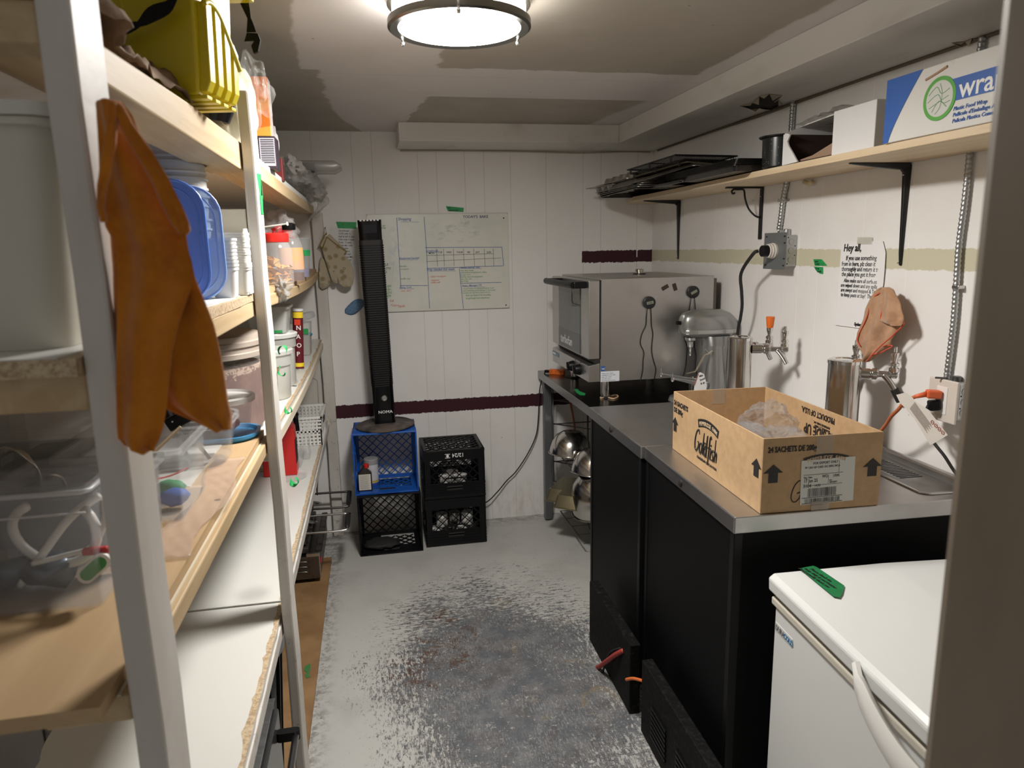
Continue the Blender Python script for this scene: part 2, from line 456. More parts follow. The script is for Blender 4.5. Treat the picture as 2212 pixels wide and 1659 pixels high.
RED = simple('red_plastic', (.62,.02,.015), .35)
BLUECR = simple('blue_crate_plastic', (.008,.11,.50), .38, var=(.006,.085,.40), scale=15)
BLKCR = M('black_crate_plastic', (.006,.006,.007), .4, spec=.22).mat
def cloth_mat(name, c0, c1, sc_=260):
    m = M(name, c0, .9, spec=.1); m.b.inputs['Sheen Weight'].default_value = .35
    m.setc(m.mix(c0, c1, m.noise(16,6,.7).step(.35,.7))); m.bump(m.noise(sc_,3,.7)+m.noise(30,4,.6)*.6, .5, .002); return m.mat
OCLOTH = cloth_mat('orange_microfibre', (.56,.19,.014), (.40,.115,.008))
BCLOTH = cloth_mat('tan_microfibre', (.50,.30,.18), (.38,.21,.12))
HEM = simple('red_stitched_hem', (.62,.10,.05), .8)
YEL = M('yellow_tote_plastic', (.66,.54,.012), .35).mat
LAMPG = bpy.data.materials.new('glowing_diffuser'); LAMPG.use_nodes = True
_nt = LAMPG.node_tree; _nt.nodes.remove(_nt.nodes['Principled BSDF']); _e = _nt.nodes.new('ShaderNodeEmission')
_e.inputs[0].default_value = (1,.965,.915,1); _e.inputs[1].default_value = 135.0
_nt.links.new(_e.outputs[0], _nt.nodes['Material Output'].inputs[0])

LAMPS = LAMPG.copy(); LAMPS.name = 'glowing_side_band'
for n_ in LAMPS.node_tree.nodes:
    if n_.type == 'EMISSION': n_.inputs[1].default_value = 22.0
# ------------------------------------------------------------------ room shell
LX = -.86
struct('floor', MB().box((LX-.1,-.9,-.08),(WX+.1,D+.1,0)), floor_mat())
struct('ceiling', MB().box((LX-.1,.38,CZ),(WX+.1,D+.1,CZ+.08)), ceiling_mat())
struct('wall_back', MB().box((LX-.1,D,0),(WX+.1,D+.1,CZ)), WALLX)
struct('wall_right', MB().box((WX,.38,0),(WX+.1,D,CZ)), WALLY)
struct('wall_left', MB().box((LX-.1,.38,0),(LX,D,CZ)), WALLY)
JAMB = M('beige_door_trim', (.23,.19,.14), .45); JAMB.vary((.18,.145,.105), 7, .35, .75, stretch=(1,1,.3)); JAMB = JAMB.mat
struct('wall_front', MB().box((.60,.34,0),(WX+.1,.46,CZ)), JAMB)
jb = P(2085,700,'y',.44)
mb = MB()
jx = P(2056,850,'y',.44).x
prof = [(jx,.335),(jx,.425),(jx+.006,.436),(jx+.012,.44),(jx+.022,.437),(jx+.026,.445),(jx+.05,.452),(jx+.085,.462),(.62,.462),(.62,.335)]
mb.prism(prof, 'z', 0, CZ)
struct('trim_1', mb, JAMB)
# ceiling soffits along the right and back walls
struct('trim_2', MB().box((1.305,.38,SZ),(WX,D,CZ)), SOFF, bev=.003)
struct('trim_3', MB().box((.172,3.66,SZ),(1.305,D,CZ)), SOFF, bev=.004)
cb = MB().tube([(.19,3.962,2.118),(.5,3.965,2.121),(.9,3.963,2.118),(1.2,3.966,2.113),(1.45,3.965,2.122),(1.6,3.965,2.119)], .004, 6, smooth=4)
struct('trim_4', cb, simple('yellowed_caulk', (.42,.38,.30), .7))
cb = MB().tube([(1.619,3.9,2.12),(1.619,3.2,2.122),(1.617,2.8,2.118),(1.619,2.3,2.122),(1.619,1.6,2.12),(1.619,1.0,2.122)], .005, 6, smooth=4)
struct('trim_5', cb, simple('dark_cornice_gap', (.16,.13,.10), .8))
def torn(name, px, seed):  # flat dark sheet under the soffit, its colour standing in for a shaded hole
    rnd = random.Random(seed); c = [P(a,b,'z',SZ-.001) for a, b in px]
    m1 = MB(); vs = [m1.b.verts.new(v) for v in c]; m1.b.faces.new(vs)
    vs2 = [m1.b.verts.new(v+Vector((0,0,.0008))) for v in c]; m1.b.faces.new(vs2[::-1])
    return m1, c
m1, c = torn('', [(1598,229),(1625,222),(1640,208),(1662,203),(1690,206),(1682,216),(1690,226),(1668,237),(1640,234),(1620,236)], 1)
struct('trim_6', m1, simple('torn_opening_dark', (.02,.014,.010), .9))
m1, c2 = torn('', [(2056,93),(2085,90),(2100,83),(2122,84),(2112,92),(2118,97),(2095,99),(2075,95)], 2)
struct('trim_7', m1, simple('torn_hole_shade_b', (.03,.022,.016), .9))
fl = MB()
for cc in (c, c2):
    for i in range(0, len(cc)):
        a, b = cc[i], cc[(i+1)%len(cc)]; mid = (a+b)/2; ctr = sum(cc, Vector())/len(cc)
        tip = mid.lerp(ctr, .25+.15*math.sin(i*2.1)) + Vector((0,0,-.006-.008*abs(math.sin(i*1.7))))
        v = [fl.b.verts.new(p) for p in (a, b, tip)]; fl.b.faces.new(v)
struct('trim_8', fl, simple('torn_drywall_paper', (.42,.36,.28), .9), solid=.001)

# ------------------------------------------------------------------ ceiling lamp
LC = Vector((.252, 1.888, 0))
lamp = thing('ceiling_light', 'round flush ceiling light with a glowing diffuser and thin metal rings', 'ceiling light', (LC.x, LC.y, CZ))
obj('base_pan', MB().lathe([(.165,2.213),(.178,2.210),(.178,2.192),(.170,2.190)], 64, LC), simple('brushed_nickel_rim', (.55,.50,.42), .25, 1), lamp, smooth=40)
obj('side_diffuser', MB().lathe([(.166,2.190),(.166,2.150)], 64, LC, close0=False, close1=False), LAMPS, lamp, smooth=True)
obj('bottom_diffuser', MB().lathe([(.155,2.1435),(.13,2.140),(.08,2.137),(.02,2.136)], 64, LC, close0=False), LAMPG, lamp, smooth=True)
obj('lower_ring', MB().lathe([(.178,2.156),(.1785,2.140),(.172,2.136),(.153,2.139),(.153,2.144),(.168,2.147),(.170,2.156),(.178,2.156)], 64, LC, close0=False, close1=False), simple('dark_nickel_ring', (.20,.19,.17), .25, 1), lamp, smooth=40)
for a in (262, 22, 142):
    d = Vector((math.cos(R(a)), math.sin(R(a)), 0))*.174
    obj('ring_post', MB().lathe([(.003,2.192),(.003,2.156),(.005,2.150),(.005,2.139),(.0035,2.134),(.006,2.131),(.005,2.124),(.002,2.122)], 10, LC+d), CHROMEB, lamp, smooth=True)

# ------------------------------------------------------------------ left storage shelving
sh = thing('storage_shelving', 'tall built-in white-painted timber shelving with pine rails along the left wall', 'shelving', (-.26,1.8,0))
def post(x0,x1,y0,y1,z1,lean=0):
    mb = MB(); n = 14; rs = []
    for i in range(n+1):
        z = z1*i/n; k = .0012*math.sin(i*2.1)+lean*(z-1.2)
        rs.append([(x0+k,y0,z),(x1+k,y0,z),(x1+k,y1,z),(x0+k,y1,z)])
    return mb.rings(rs)
obj('post', post(-.274,-.245,.731,.812,2.213), POST, sh, bev=.004)
obj('post', post(-.272,-.245,1.752,1.832,1.957), POST, sh, bev=.005)
obj('post', post(-.290,-.232,3.925,3.968,1.80), POST, sh, bev=.004)
obj('post', post(LX+.005,LX+.035,.731,.812,2.213), POST, sh, bev=.003)
obj('post', post(LX+.005,LX+.035,1.752,1.832,2.1), POST, sh, bev=.003)
XR_ = -.275
def rail(y0,y1,z0,z1,w=.085,bow=0,sag=0,mat=PINE):
    mb = MB(); n = 16; rs = []
    for i in range(n+1):
        t = i/n; k = 4*t*(1-t); y = y0+(y1-y0)*t; b = bow*k; s_ = -sag*k
        rs.append([(XR_-w+b,y,z0+s_),(XR_+b,y,z0+s_),(XR_+b,y,z1+s_),(XR_-w+b,y,z1+s_)])
    return mb.rings(rs)
def near_rail():
    mb = MB(); rs = []
    for y,z1 in ((.74,1.822),(1.3,1.842),(1.835,1.850)): rs.append([(XR_-.085,y,1.786),(XR_,y,1.786),(XR_,y,z1),(XR_-.085,y,z1)])
    return mb.rings(rs)
def board(y0,y1,z0,z1,xf=XR_,xb=-.80,bow=0,sag=0,jag=0,backs=None):
    mb = MB(); n = 40; rs = []
    for i in range(n+1):
        t = i/n; k = 4*t*(1-t); y = y0+(y1-y0)*t; b = bow*k + (noise.noise(Vector((y*14,z0*9,0)))*jag if jag else 0); s_ = -sag*k
        bb = xb if backs is None else backs(y)
        rs.append([(bb,y,z0+s_),(xf+b,y,z0+s_),(xf+b,y,z1+s_),(bb,y,z1+s_)])
    return mb.rings(rs)
obj('front_rail', near_rail(), PINE, sh, bev=.003)
for args, mt in (((1.80,3.96,1.795,1.835,.085,.02,.022),PINE),
                 ((.74,1.835,1.452,1.489),PINE), ((1.80,3.96,1.462,1.494,.085,.02,.012),PINE),
                 ((.74,1.835,1.112,1.142),PINE), ((1.80,3.96,1.082,1.114,.085,.008,.012),wood_mat('scuffed_rail',(.60,.50,.36),(.72,.66,.56),(.42,.33,.22))),
                 ((.74,1.835,.622,.660),POST), ((1.80,3.96,.622,.660,.085,0,.004),POST)):
    obj('front_rail', rail(*args), mt, sh, bev=.003)
b4 = lambda y: -.655 - .06*min(max((y-1.2)/.8,0),1) + .012*noise.noise(Vector((y*9,0,0))) + .006*noise.noise(Vector((y*40,2,0)))
for nm, mb_, mt in (
    ('shelf_board', board(.72,1.835,1.838,1.855,xf=XR_-.09), UNDER), ('shelf_board', board(1.80,3.96,1.835,1.850,xf=XR_-.002,bow=.02,sag=.022), MEL),
    ('shelf_board', board(.72,1.835,1.489,1.506,xf=XR_+.001,jag=.002), CHIP), ('shelf_board', board(1.80,3.96,1.494,1.510,xf=XR_-.008,bow=.02,sag=.012), PLY),
    ('shelf_board', board(.70,1.835,1.142,1.158,xf=XR_-.014), PLY), ('shelf_board', board(1.842,3.96,1.114,1.132,xf=XR_-.006,bow=.008,sag=.012,jag=.004), MEL),
    ('shelf_board', board(.60,1.842,.660,.676,xf=XR_-.004,jag=.004,backs=b4), MEL), ('shelf_board', board(1.845,3.96,.660,.680,xf=XR_-.004,jag=.002), MEL)):
    obj(nm, mb_, mt, sh)
obj('melamine_facing', board(.722,1.833,1.506,1.5072,xf=XR_-.012,jag=.008), MEL, sh)
obj('melamine_facing', board(1.40,1.833,1.158,1.1595,xf=XR_-.09,xb=-.8), MEL, sh)
obj('edge_lip', board(.74,1.835,1.1421,1.1435,xf=XR_-.009,xb=XR_-.013), simple('white_edge_line', (.62,.56,.44), .5), sh)
for z in (1.79,1.452,1.112,.622):
    if z != .622: obj('back_rail', MB().box((-.80,.74,z),(-.755,1.835,z+.038)), PINE, sh, bev=.002)
    obj('back_rail', MB().box((-.80,1.84,z if z!=1.112 else 1.082),(-.755,3.96,(z if z!=1.112 else 1.082)+.033)), PINE, sh, bev=.002)
for zz_, y0_, y1_, jg in ((.676,.60,1.84,.010),(.680,1.85,3.96,.005),(1.132,1.85,3.96,.006)):
    mbr = MB(); rs = []
    for i in range(81):
        t = i/80; y = y0_+(y1_-y0_)*t; k = 4*t*(1-t); ex = .008*k if zz_ > 1 else 0; dz = -.012*k if zz_ > 1 else 0
        w_ = .011+jg*noise.noise(Vector((y*17,zz_*5,2)))+jg*.5*noise.noise(Vector((y*60,zz_*5,7)))
        rs.append([(XR_-.0042+ex-w_,y,zz_+dz-.001),(XR_-.0038+ex,y,zz_+dz-.001),(XR_-.0038+ex,y,zz_+dz+.0006),(XR_-.0042+ex-w_,y,zz_+dz+.0006)])
    obj('raw_edge', mbr.rings(rs), CHIP, sh)
for y in (.755,1.80): 
    for z in (1.79,1.452): obj('cross_support', MB().box((-.755,y,z),(XR_-.086,y+.038,z+.036)), PINEX, sh, bev=.002)
obj('screw_hole', MB().lathe([(.006,1.1582),(.004,1.1588)], 12, P(470,1080,'z',1.158)-Vector((0,0,1.158))), BLACK, sh)
nl = P(575,492,'x',-.245); n2_ = nl + Vector((.052,-.022,.008))
single('nail', MB().tube([nl+Vector((-.02,0,0)), n2_], .0016, 8).lathe([(.0045,0),(.0045,.0012)], 12, T=Matrix.Translation(n2_)@ (n2_-nl).to_track_quat('Z','Y').to_matrix().to_4x4()), WHITEPL,
       'long white-painted nail sticking out of the middle shelving post', 'nail')

# tape bits on the middle shelving post
def tape_strip(name, px, ax, v, label, mat=GTAPE, writing=None, grp=None):
    mb = MB(); v0 = [mb.b.verts.new(P(a,b,ax,v)) for a,b in px]; mb.b.faces.new(v0)
    return single(name, mb, mat, label, 'tape', group=grp, solid=.0004)
tape_strip('tape_label', [(554,374),(563,376),(568,424),(565,460),(570,464),(561,417)], 'x', -.2440, 'upper green tape label stuck lengthwise on the middle shelving post')
tape_strip('tape_label', [(561,419),(567,424),(569,463),(565,463)], 'x', -.2436, 'lower green tape label stuck lengthwise on the middle shelving post')
def curl(c, s, seed, label):
    rnd = random.Random(seed); a0 = rnd.random()*6; tw = rnd.uniform(.6,1.4)
    def f(u, v):
        t = v*4.4; rad = s*(.9-.25*v)
        return Vector((c.x+.004+s*.5+rad*math.cos(a0+t)*.8, c.y+(u-.5)*s*1.9+s*.3*math.sin(t*tw), c.z+rad*math.sin(a0+t)-s*.2*v+(u-.5)*s*.45*math.cos(t)))
    single('tape_curl', MB().grid(f,4,18), GTAPE, label, 'tape', group='green tape curls on the middle post', solid=.0004, smooth=True)
for i, (px, py, s_, lb) in enumerate(((599,757,.016,'topmost of the green tape curls on the middle post, looped open'),(599,803,.014,'small green tape curl below the looped one, beside the round containers'),
        (614,884,.014,'crumpled green tape curl at the level of the red tin'),(626,1038,.017,'lowest green tape curl, beside the empty white bottom shelf'))):
    curl(P(px,py,'x',-.244), s_, i*5+2, lb)

# ------------------------------------------------------------------ hanging cloths
def sheet(rows, ax, v, nu=26, k=6, amp=.006, fold=3, seed=0, bulge=.01, sgn=1, slope=0):
    """cloth between left and right outlines given per row (y px, x left, x right)"""
    rr_ = []
    for a, b in zip(rows, rows[1:]):
        for j in range(k): t = j/k; rr_.append([a[i]*(1-t)+b[i]*t for i in range(3)])
    rr_.append(rows[-1]); n = len(rr_)
    nrm = {'y': Vector((0,-1,0)), 'x': Vector((-1,0,0))}[ax]*sgn
    def f(u, t):
        i = min(int(t*(n-1)+.5), n-1); y, xl, xr = rr_[i][:3]
        p = P(xl+(xr-xl)*u, y, ax, v)
        d = amp*math.sin(u*fold*math.pi*2+seed+t*2.2)*min(1, t*4+.15) + bulge*math.sin(u*math.pi) + noise.noise(Vector((u*3+seed,t*5,seed)))*amp*1.2 + slope*t
        return p + nrm*d
    return MB().grid(f, nu, n)
oc = thing('cleaning_cloth', 'orange microfibre cloth hanging on the near shelving post', 'cloth', P(240,225,'y',.74))
obj('rear_fold', sheet([(221,214,262),(250,222,285),(290,232,302),(350,238,332),(430,240,372),(500,246,402),(560,248,412),(590,250,420),(640,252,440),(700,254,462),(760,256,476),(820,300,486),(870,345,492),(890,378,496),(908,420,497),(925,462,498)],'y',.748,amp=.005,fold=2.2,bulge=.012), OCLOTH, oc, solid=.003, smooth=True)
obj('front_drape', sheet([(221,210,258),(240,213,264),(280,216,278),(330,218,310),(400,219,352),(440,222,378),(490,232,407),(505,240,395),(520,250,398),(560,252,412),(600,252,420),(650,253,402),(700,254,385),(760,254,372),(820,254,368),(870,255,364),(920,255,355),(945,256,347),(962,270,338),(970,310,336)],'y',.725,amp=.004,fold=1.6,seed=1.5,bulge=.014), OCLOTH, oc, solid=.003, smooth=True)
obj('folded_edge', sheet([(224,238,252),(260,240,252),(310,232,250),(350,222,244),(375,220,240),(400,216,232),(450,215,224),(480,224,232)],'y',.700,nu=8,amp=.002,fold=1,bulge=.008), OCLOTH, oc, solid=.003, smooth=True)
obj('right_point', sheet([(228,248,264),(270,262,286),(330,296,330),(390,330,368),(440,352,392),(480,372,408),(495,384,410),(508,392,402)],'y',.704,nu=10,amp=.002,fold=1,bulge=.006), OCLOTH, oc, solid=.003, smooth=True)

# ------------------------------------------------------------------ container helpers
def bin_shape(x0,x1,y0,y1,z0,z1,taper=.012,rim=.008,r=.02,t=.002,T=None):
    cx_,cy_ = (x0+x1)/2,(y0+y1)/2; hx,hy = (x1-x0)/2,(y1-y0)/2; h = z1-z0
    return MB().rr([(0,hx-taper,hy-taper,r),(h-.012,hx-rim*.9,hy-rim*.9,r),(h-.011,hx,hy,r),(h,hx,hy,r),(h,hx-rim,hy-rim,r*.8),(.003,hx-taper-t,hy-taper-t,r)], (cx_,cy_,z0), T=T)
def put_bin(name,label,cat,box,mat,group=None,**k):
    return single(name, bin_shape(*box,**k), mat, label, cat, group, origin=((box[0]+box[1])/2,(box[2]+box[3])/2,box[4]), smooth=35)
def round_tub(c, r0, r1, h, t=.0015, lip=.004, seg=32):
    return MB().lathe([(r0,0),(r1-.001,h-.006),(r1+lip,h-.006),(r1+lip,h),(r1-t,h),(r0-t,.002)], seg, c)

# big milky bin on the second shelf
x0 = P(172,765,'z',1.5075).x
bg = thing('storage_bin', 'large milky white lidded bin at the near end of the second shelf', 'bin', (-.53,.97,1.5075))
obj('body', MB().rr([(0,.235,.115,.03),(.215,.255,.130,.03),(.215,.262,.137,.03),(.222,.262,.137,.03)], (-.545,.905,1.5075), n=5), M('milky_bin_wall',(.66,.63,.55),.45,spec=.4).glass(.93).mat, bg, smooth=35)
obj('lid', MB().rr([(.222,.266,.141,.03),(.234,.268,.143,.03),(.236,.260,.135,.03),(.232,.245,.12,.03)], (-.545,.905,1.5085), n=5), M('milky_bin_lid',(.72,.70,.66),.4,spec=.4).glass(.93).mat, bg, smooth=35)

# nested round buckets, leaning lids, deli tubs on the second shelf
bc = P(380,420,'y',1.67); bc.z = 1.5075
for i in range(6):
    zz = [1.5075,1.556,1.604,1.640,1.672,1.703][i]; hh = .118
    tb = thing('round_tub', ['lowest clear round tub in the nested stack behind the blue lids','second clear round tub from the bottom of the nested stack behind the blue lids','third clear round tub from the bottom of the nested stack behind the blue lids','clear round tub third from the top of the nested stack behind the orange cloth','clear round tub second from the top of the nested stack behind the orange cloth','topmost clear round tub of the nested stack behind the orange cloth'][i], 'tub', (bc.x,bc.y,zz), group='nested round tubs')
    obj('body', MB().lathe([(.052,0),(.063,hh-.022),(.0625,hh-.004),(.067,hh-.004),(.067,hh),(.061,hh),(.050,.002)],36,(bc.x,bc.y,zz)), FROST, tb, smooth=30)
    obj('rib', MB().lathe([(.063,hh-.024),(.0655,hh-.024),(.0655,hh-.020),(.063,hh-.020)],36,(bc.x,bc.y,zz),close0=False,close1=False), FROST2, tb, smooth=30)
def lid_panel(name,label,c,w,h,rz,tilt,mat,rim):
    T = Matrix.Translation(c) @ Matrix.Rotation(rz,4,'Z') @ Matrix.Rotation(R(90)+tilt,4,'X')
    t_ = thing(name,label,'lid',c)
    obj('panel', MB().rr([(0,w/2-.001,h/2-.001,.056),(.0015,w/2-.001,h/2-.001,.056)],T=T,n=6), mat, t_, smooth=40)
    a = MB(); 
    for (o_, r_) in ((0,.0028),(.011,.0018)):
        pts = []
        for k_, (sx, sy) in enumerate(((1,1),(-1,1),(-1,-1),(1,-1))):
            for j in range(7):
                an = math.pi/2*(k_+j/6); rr_=.055
                pts.append(T @ Vector((sx*(w/2-rr_-o_)+rr_*math.cos(an)*1, sy*(h/2-rr_-o_)+rr_*math.sin(an), .001)))
        a.tube(pts, r_, 6, closed=True)
    obj('rim', a, rim, t_, smooth=True)
zl = 1.508
h1_ = P(385,388,'y',1.47).z-zl; xr1 = P(446,560,'y',1.47).x
lid_panel('container_lid','deep blue plastic lid standing upright beside the orange cloth', Vector((xr1-.098,1.47,zl+h1_/2)), .20,h1_, R(10), R(2), BLUELID, simple('blue_lid_rim',(.10,.22,.75),.3))
h2_ = P(440,402,'y',1.55).z-zl; xr2 = P(481,560,'y',1.55).x
lid_panel('container_lid','pale clear blue lid standing upright, outermost of the leaning lids', Vector((xr2-.088,1.55,zl+h2_/2)), .18,h2_, R(10), R(2), PALEBLUE, simple('pale_blue_rim',(.30,.45,.80),.3))
def deli(c, w, h, dz, n, mat, lab, grp, rz=0, r=.012):
    first = None
    for i in range(n):
        T = Matrix.Translation((c.x+random.uniform(-.0012,.0012),c.y+random.uniform(-.0012,.0012),c.z+i*dz)) @ Matrix.Rotation(rz,4,'Z')
        lb = lab(i, n)
        if first is None:
            first = thing('deli_container', lb, 'container', mx=T, group=grp)
            obj('body', MB().rr([(0,w*.40,w*.40,r),(h-.005,w*.47,w*.47,r),(h-.005,w*.5,w*.5,r),(h,w*.5,w*.5,r),(h,w*.46,w*.46,r),(.002,w*.385,w*.385,r)],T=T), mat, first, smooth=30)
        else: dup(first, T, lb, grp)
ORD = ['lowest','second','third','fourth','fifth','sixth','seventh','eighth','ninth','tenth','eleventh','twelfth','thirteenth','fourteenth','fifteenth','topmost']
def lab_(where): return lambda i, n: (f'topmost white container of the {where}' if i == n-1 else f'{ORD[i]} white container'+('' if i == 0 else ' from the bottom')+f' of the {where}')
c1 = P(487,600,'y',1.61); hz1 = P(487,515,'y',1.61).z; c1.z = 1.5075
deli(c1, .054, .062, (hz1-1.5695)/8, 9, M('white_deli_plastic',(.80,.80,.78),.35).glass(.92).mat, lab_('shorter stack beside the pale blue lid'), 'shorter stack of white containers')
c2 = P(511,600,'y',1.70); hz2 = P(511,503,'y',1.70).z; c2.z = 1.5075
deli(c2, .064, .060, (hz2-1.5675)/14, 15, M('white_deli_plastic_b',(.80,.79,.74),.35).glass(.88).mat, lab_('tall stack beside the middle post'), 'tall stack of white containers')
cbx = P(500,560,'y',1.79)
single('paper_box', MB().box((cbx.x-.10,1.765,1.5075),(cbx.x+.045,1.83,1.7)), PAPERD, 'cream cardboard box standing behind the stacked white containers', 'box', bev=.002)
def crumple(mb, c, s, seed, sub=3, rough=.9, sc_=(1,1,1)):
    return mb.sphere(c, s, sc_, sub, rough, seed)
wb = P(538,600,'y',1.715)
single('paper_bag', MB().prism([(1.69,1.5075),(1.74,1.5075),(1.74,1.63),(1.725,1.655),(1.71,1.64),(1.695,1.60)],'x',wb.x-.006,wb.x+.004), PAPER, 'white paper sachet with a torn edge against the middle post', 'bag', bev=.002)

# ------------------------------------------------------------------ third shelf, near bay
ZP = 1.1595
def hollow(name,label,cat,c,r0,r1,h,mat,group=None,sx=1,sy=1): 
    o = single(name, round_tub((0,0,0),r0,r1,h), mat, label, cat, group, origin=(0,0,0), smooth=30)
    o.data.transform(Matrix.Diagonal((sx,sy,1,1))); o.location = c; FR[o.name] = Matrix.Translation(c); return o
# tall round canister with dark powder
cc = Vector((P(571,850,'y',2.0).x-.145, 2.0, 1.1325))
cn = thing('storage_canister', 'big clear round canister two thirds full of dark brown powder with a ridged lid', 'canister', cc)
obj('body', MB().lathe([(.135,0),(.143,.01),(.146,.20),(.149,.20)],48,cc,close1=False), clear('canister_wall',(.55,.48,.45),.22,.12), cn, smooth=35)
m = M('cocoa_powder',(.13,.055,.045),.8); xx,yy,zz = m.xyz(); m.setc(m.mix(m.mix((.13,.055,.045),(.20,.10,.08),m.noise(20,5,.7).step(.4,.7)),(.50,.38,.30),(zz+m.noise(12,6,.8)*.11).step(1.345,1.35)*m.noise(30,5,.8,off=4).step(.45,.52)))
obj('powder', MB().lathe([(.1335,.003),(.141,.012),(.144,.175),(.09,.18),(.02,.178)],48,cc), m.mat, cn, smooth=35)
m = M('ridged_lid_plastic',(.42,.36,.31),.3); m.vary((.24,.18,.15),4,.35,.7,stretch=(1,1,8))
obj('lid', MB().lathe([(.149,.198),(.155,.200),(.155,.212),(.150,.214),(.150,.226),(.154,.229),(.154,.240),(.148,.243),(.146,.256),(.13,.262),(.05,.263)],48,cc), m.mat, cn, smooth=25)
# small round tub on a blue lid
lc = P(540,945,'z',ZP); lc = Vector((lc.x-.062, lc.y+.03, ZP))
single('container_lid', MB().rr([(0,.075,.075,.06),(.006,.080,.080,.06),(.012,.080,.080,.06),(.012,.074,.074,.06),(.004,.07,.07,.06)],n=8,c=lc), simple('sky_blue_lid',(.05,.27,.55),.35), 'sky blue lid lying under the lidded clear round container', 'lid', smooth=35)
c3 = lc+Vector((-.004,.006,.0125))
t3 = thing('food_container', 'small clear round container with a pale lid and red packets inside, on the blue lid', 'container', c3)
obj('body', MB().lathe([(.058,0),(.063,.004),(.072,.075),(.075,.075),(.075,.08)],36,c3,close1=False), CLEAR, t3, smooth=35)
obj('lid', MB().lathe([(.079,.074),(.080,.086),(.074,.090),(.070,.084),(.02,.083)],36,c3), FROST, t3, smooth=30)
obj('red_packets', MB().sphere(c3+Vector((.01,-.02,.022)),.026,(1.3,1,.7),2,.5,3).sphere(c3+Vector((-.03,.01,.02)),.022,(1.3,1,.8),2,.5,8), simple('red_packet',(.55,.05,.10),.4), t3, smooth=True)
# oval tub with black handled tools
oc_ = P(495,1008,'z',ZP); ov = Vector((oc_.x-.085, oc_.y+.055, ZP))
t4 = thing('food_container', 'open clear oval container holding black handled knives', 'container', ov)
obj('body', MB().rr([(0,.070,.062,.05),(.010,.078,.070,.055),(.088,.092,.085,.06),(.088,.098,.091,.06),(.098,.098,.091,.06),(.098,.090,.083,.06),(.010,.075,.067,.055)],n=8,c=ov), CLEAR, t4, smooth=35)
for i,(dx,dy,an) in enumerate(((-.03,-.02,.5),(0,.01,.25))):
    a = ov+Vector((dx+.04,dy-.03,.01)); b = a+Vector((-.045-.03*i,.02,.115))
    kn = thing('kitchen_knife', ['black handled knife leaning in the oval container, nearer one','black handled knife leaning in the oval container, farther one'][i], 'knife', a)
    obj('blade', MB().bar(a, a.lerp(b,.5), .001, .022, (0,1,0)), CHROMEB, kn)
    obj('handle', MB().bar(a.lerp(b,.5), b, .016, .024, (0,1,0)), BLACK, kn, bev=.003)
kh = P(385,905,'y',1.42)
kk = thing('chef_knife', 'large black riveted knife handle sticking out behind the orange cloth', 'knife', kh)
obj('handle', MB().bar(P(362,920,'y',1.40), P(412,893,'y',1.40), .014, .026, (0,0,1)), BLACK, kk, bev=.003)
obj('blade', MB().bar(P(362,920,'y',1.40), Vector((P(362,920,'y',1.40).x-.12,1.40,1.19)), .0012, .035, (0,0,1)), CHROMEB, kk)
for px in (372,402):
    q = P(px, 916-(px-362)*.54,'y',1.392); obj('rivet', MB().sphere(q,.0022), CHROMEB, kk)
# two deep clear bins behind the near post
b1 = P(437,1085,'z',ZP)
put_bin('clear_bin','open deep clear bin with green and blue bits, second from the near post','bin',(b1.x-.20,b1.x,b1.y-.10,b1.y+.11,ZP,ZP+.125),CLEAR,'deep clear bins behind the near post',r=.012)
put_bin('clear_bin','open deep clear bin right behind the near post','bin',(b1.x-.215,b1.x-.018,b1.y-.265,b1.y-.115,ZP,ZP+.130),CLEAR,'deep clear bins behind the near post',r=.012)
for i,(dx,dy,cl,nm,lb) in enumerate(((-.04,-.02,(.02,.10,.45),'scrub_pad','small blue pad in the second clear bin'),(-.06,.03,(.03,.30,.12),'scrub_pad','small green pad in the second clear bin'))):
    single(nm, MB().sphere((b1.x+dx,b1.y+dy,ZP+.022),.018,(1.4,1,.9),2,.4,i), simple(nm+str(i),cl,.7), lb, 'pad', smooth=True)
single('wooden_stick', MB().bar((b1.x-.16,b1.y-.02,ZP+.02),(b1.x-.03,b1.y+.03,ZP+.135),.012,.003), simple('pale_stick',(.66,.52,.33),.6), 'pale wooden stick leaning in the second clear bin', 'stick')
single('red_twine', MB().tube([(b1.x-.17,b1.y-.05,ZP+.07),(b1.x-.10,b1.y-.09,ZP+.075),(b1.x-.04,b1.y-.06,ZP+.07),(b1.x-.01,b1.y-.03,ZP+.075)],.0015,6,smooth=5), RED, 'thin red wire lying across the second clear bin','wire')
def mat_f(u,v):
    y = 1.05+v*.52; x = -.345+.062*u-.012*math.sin(v*9)
    return Vector((x,y,ZP+.003+.0022*math.sin(v*60+u*6)*math.sin(u*9)+.002*noise.noise(Vector((u*4,v*20,0)))))
single('plastic_liner', MB().grid(mat_f,12,70), M('pink_clear_liner',(.70,.55,.47),.2,spec=.8).glass(.22).mat, 'rippled clear liner strip lying under the deep clear bins', 'liner', solid=.001, smooth=True)
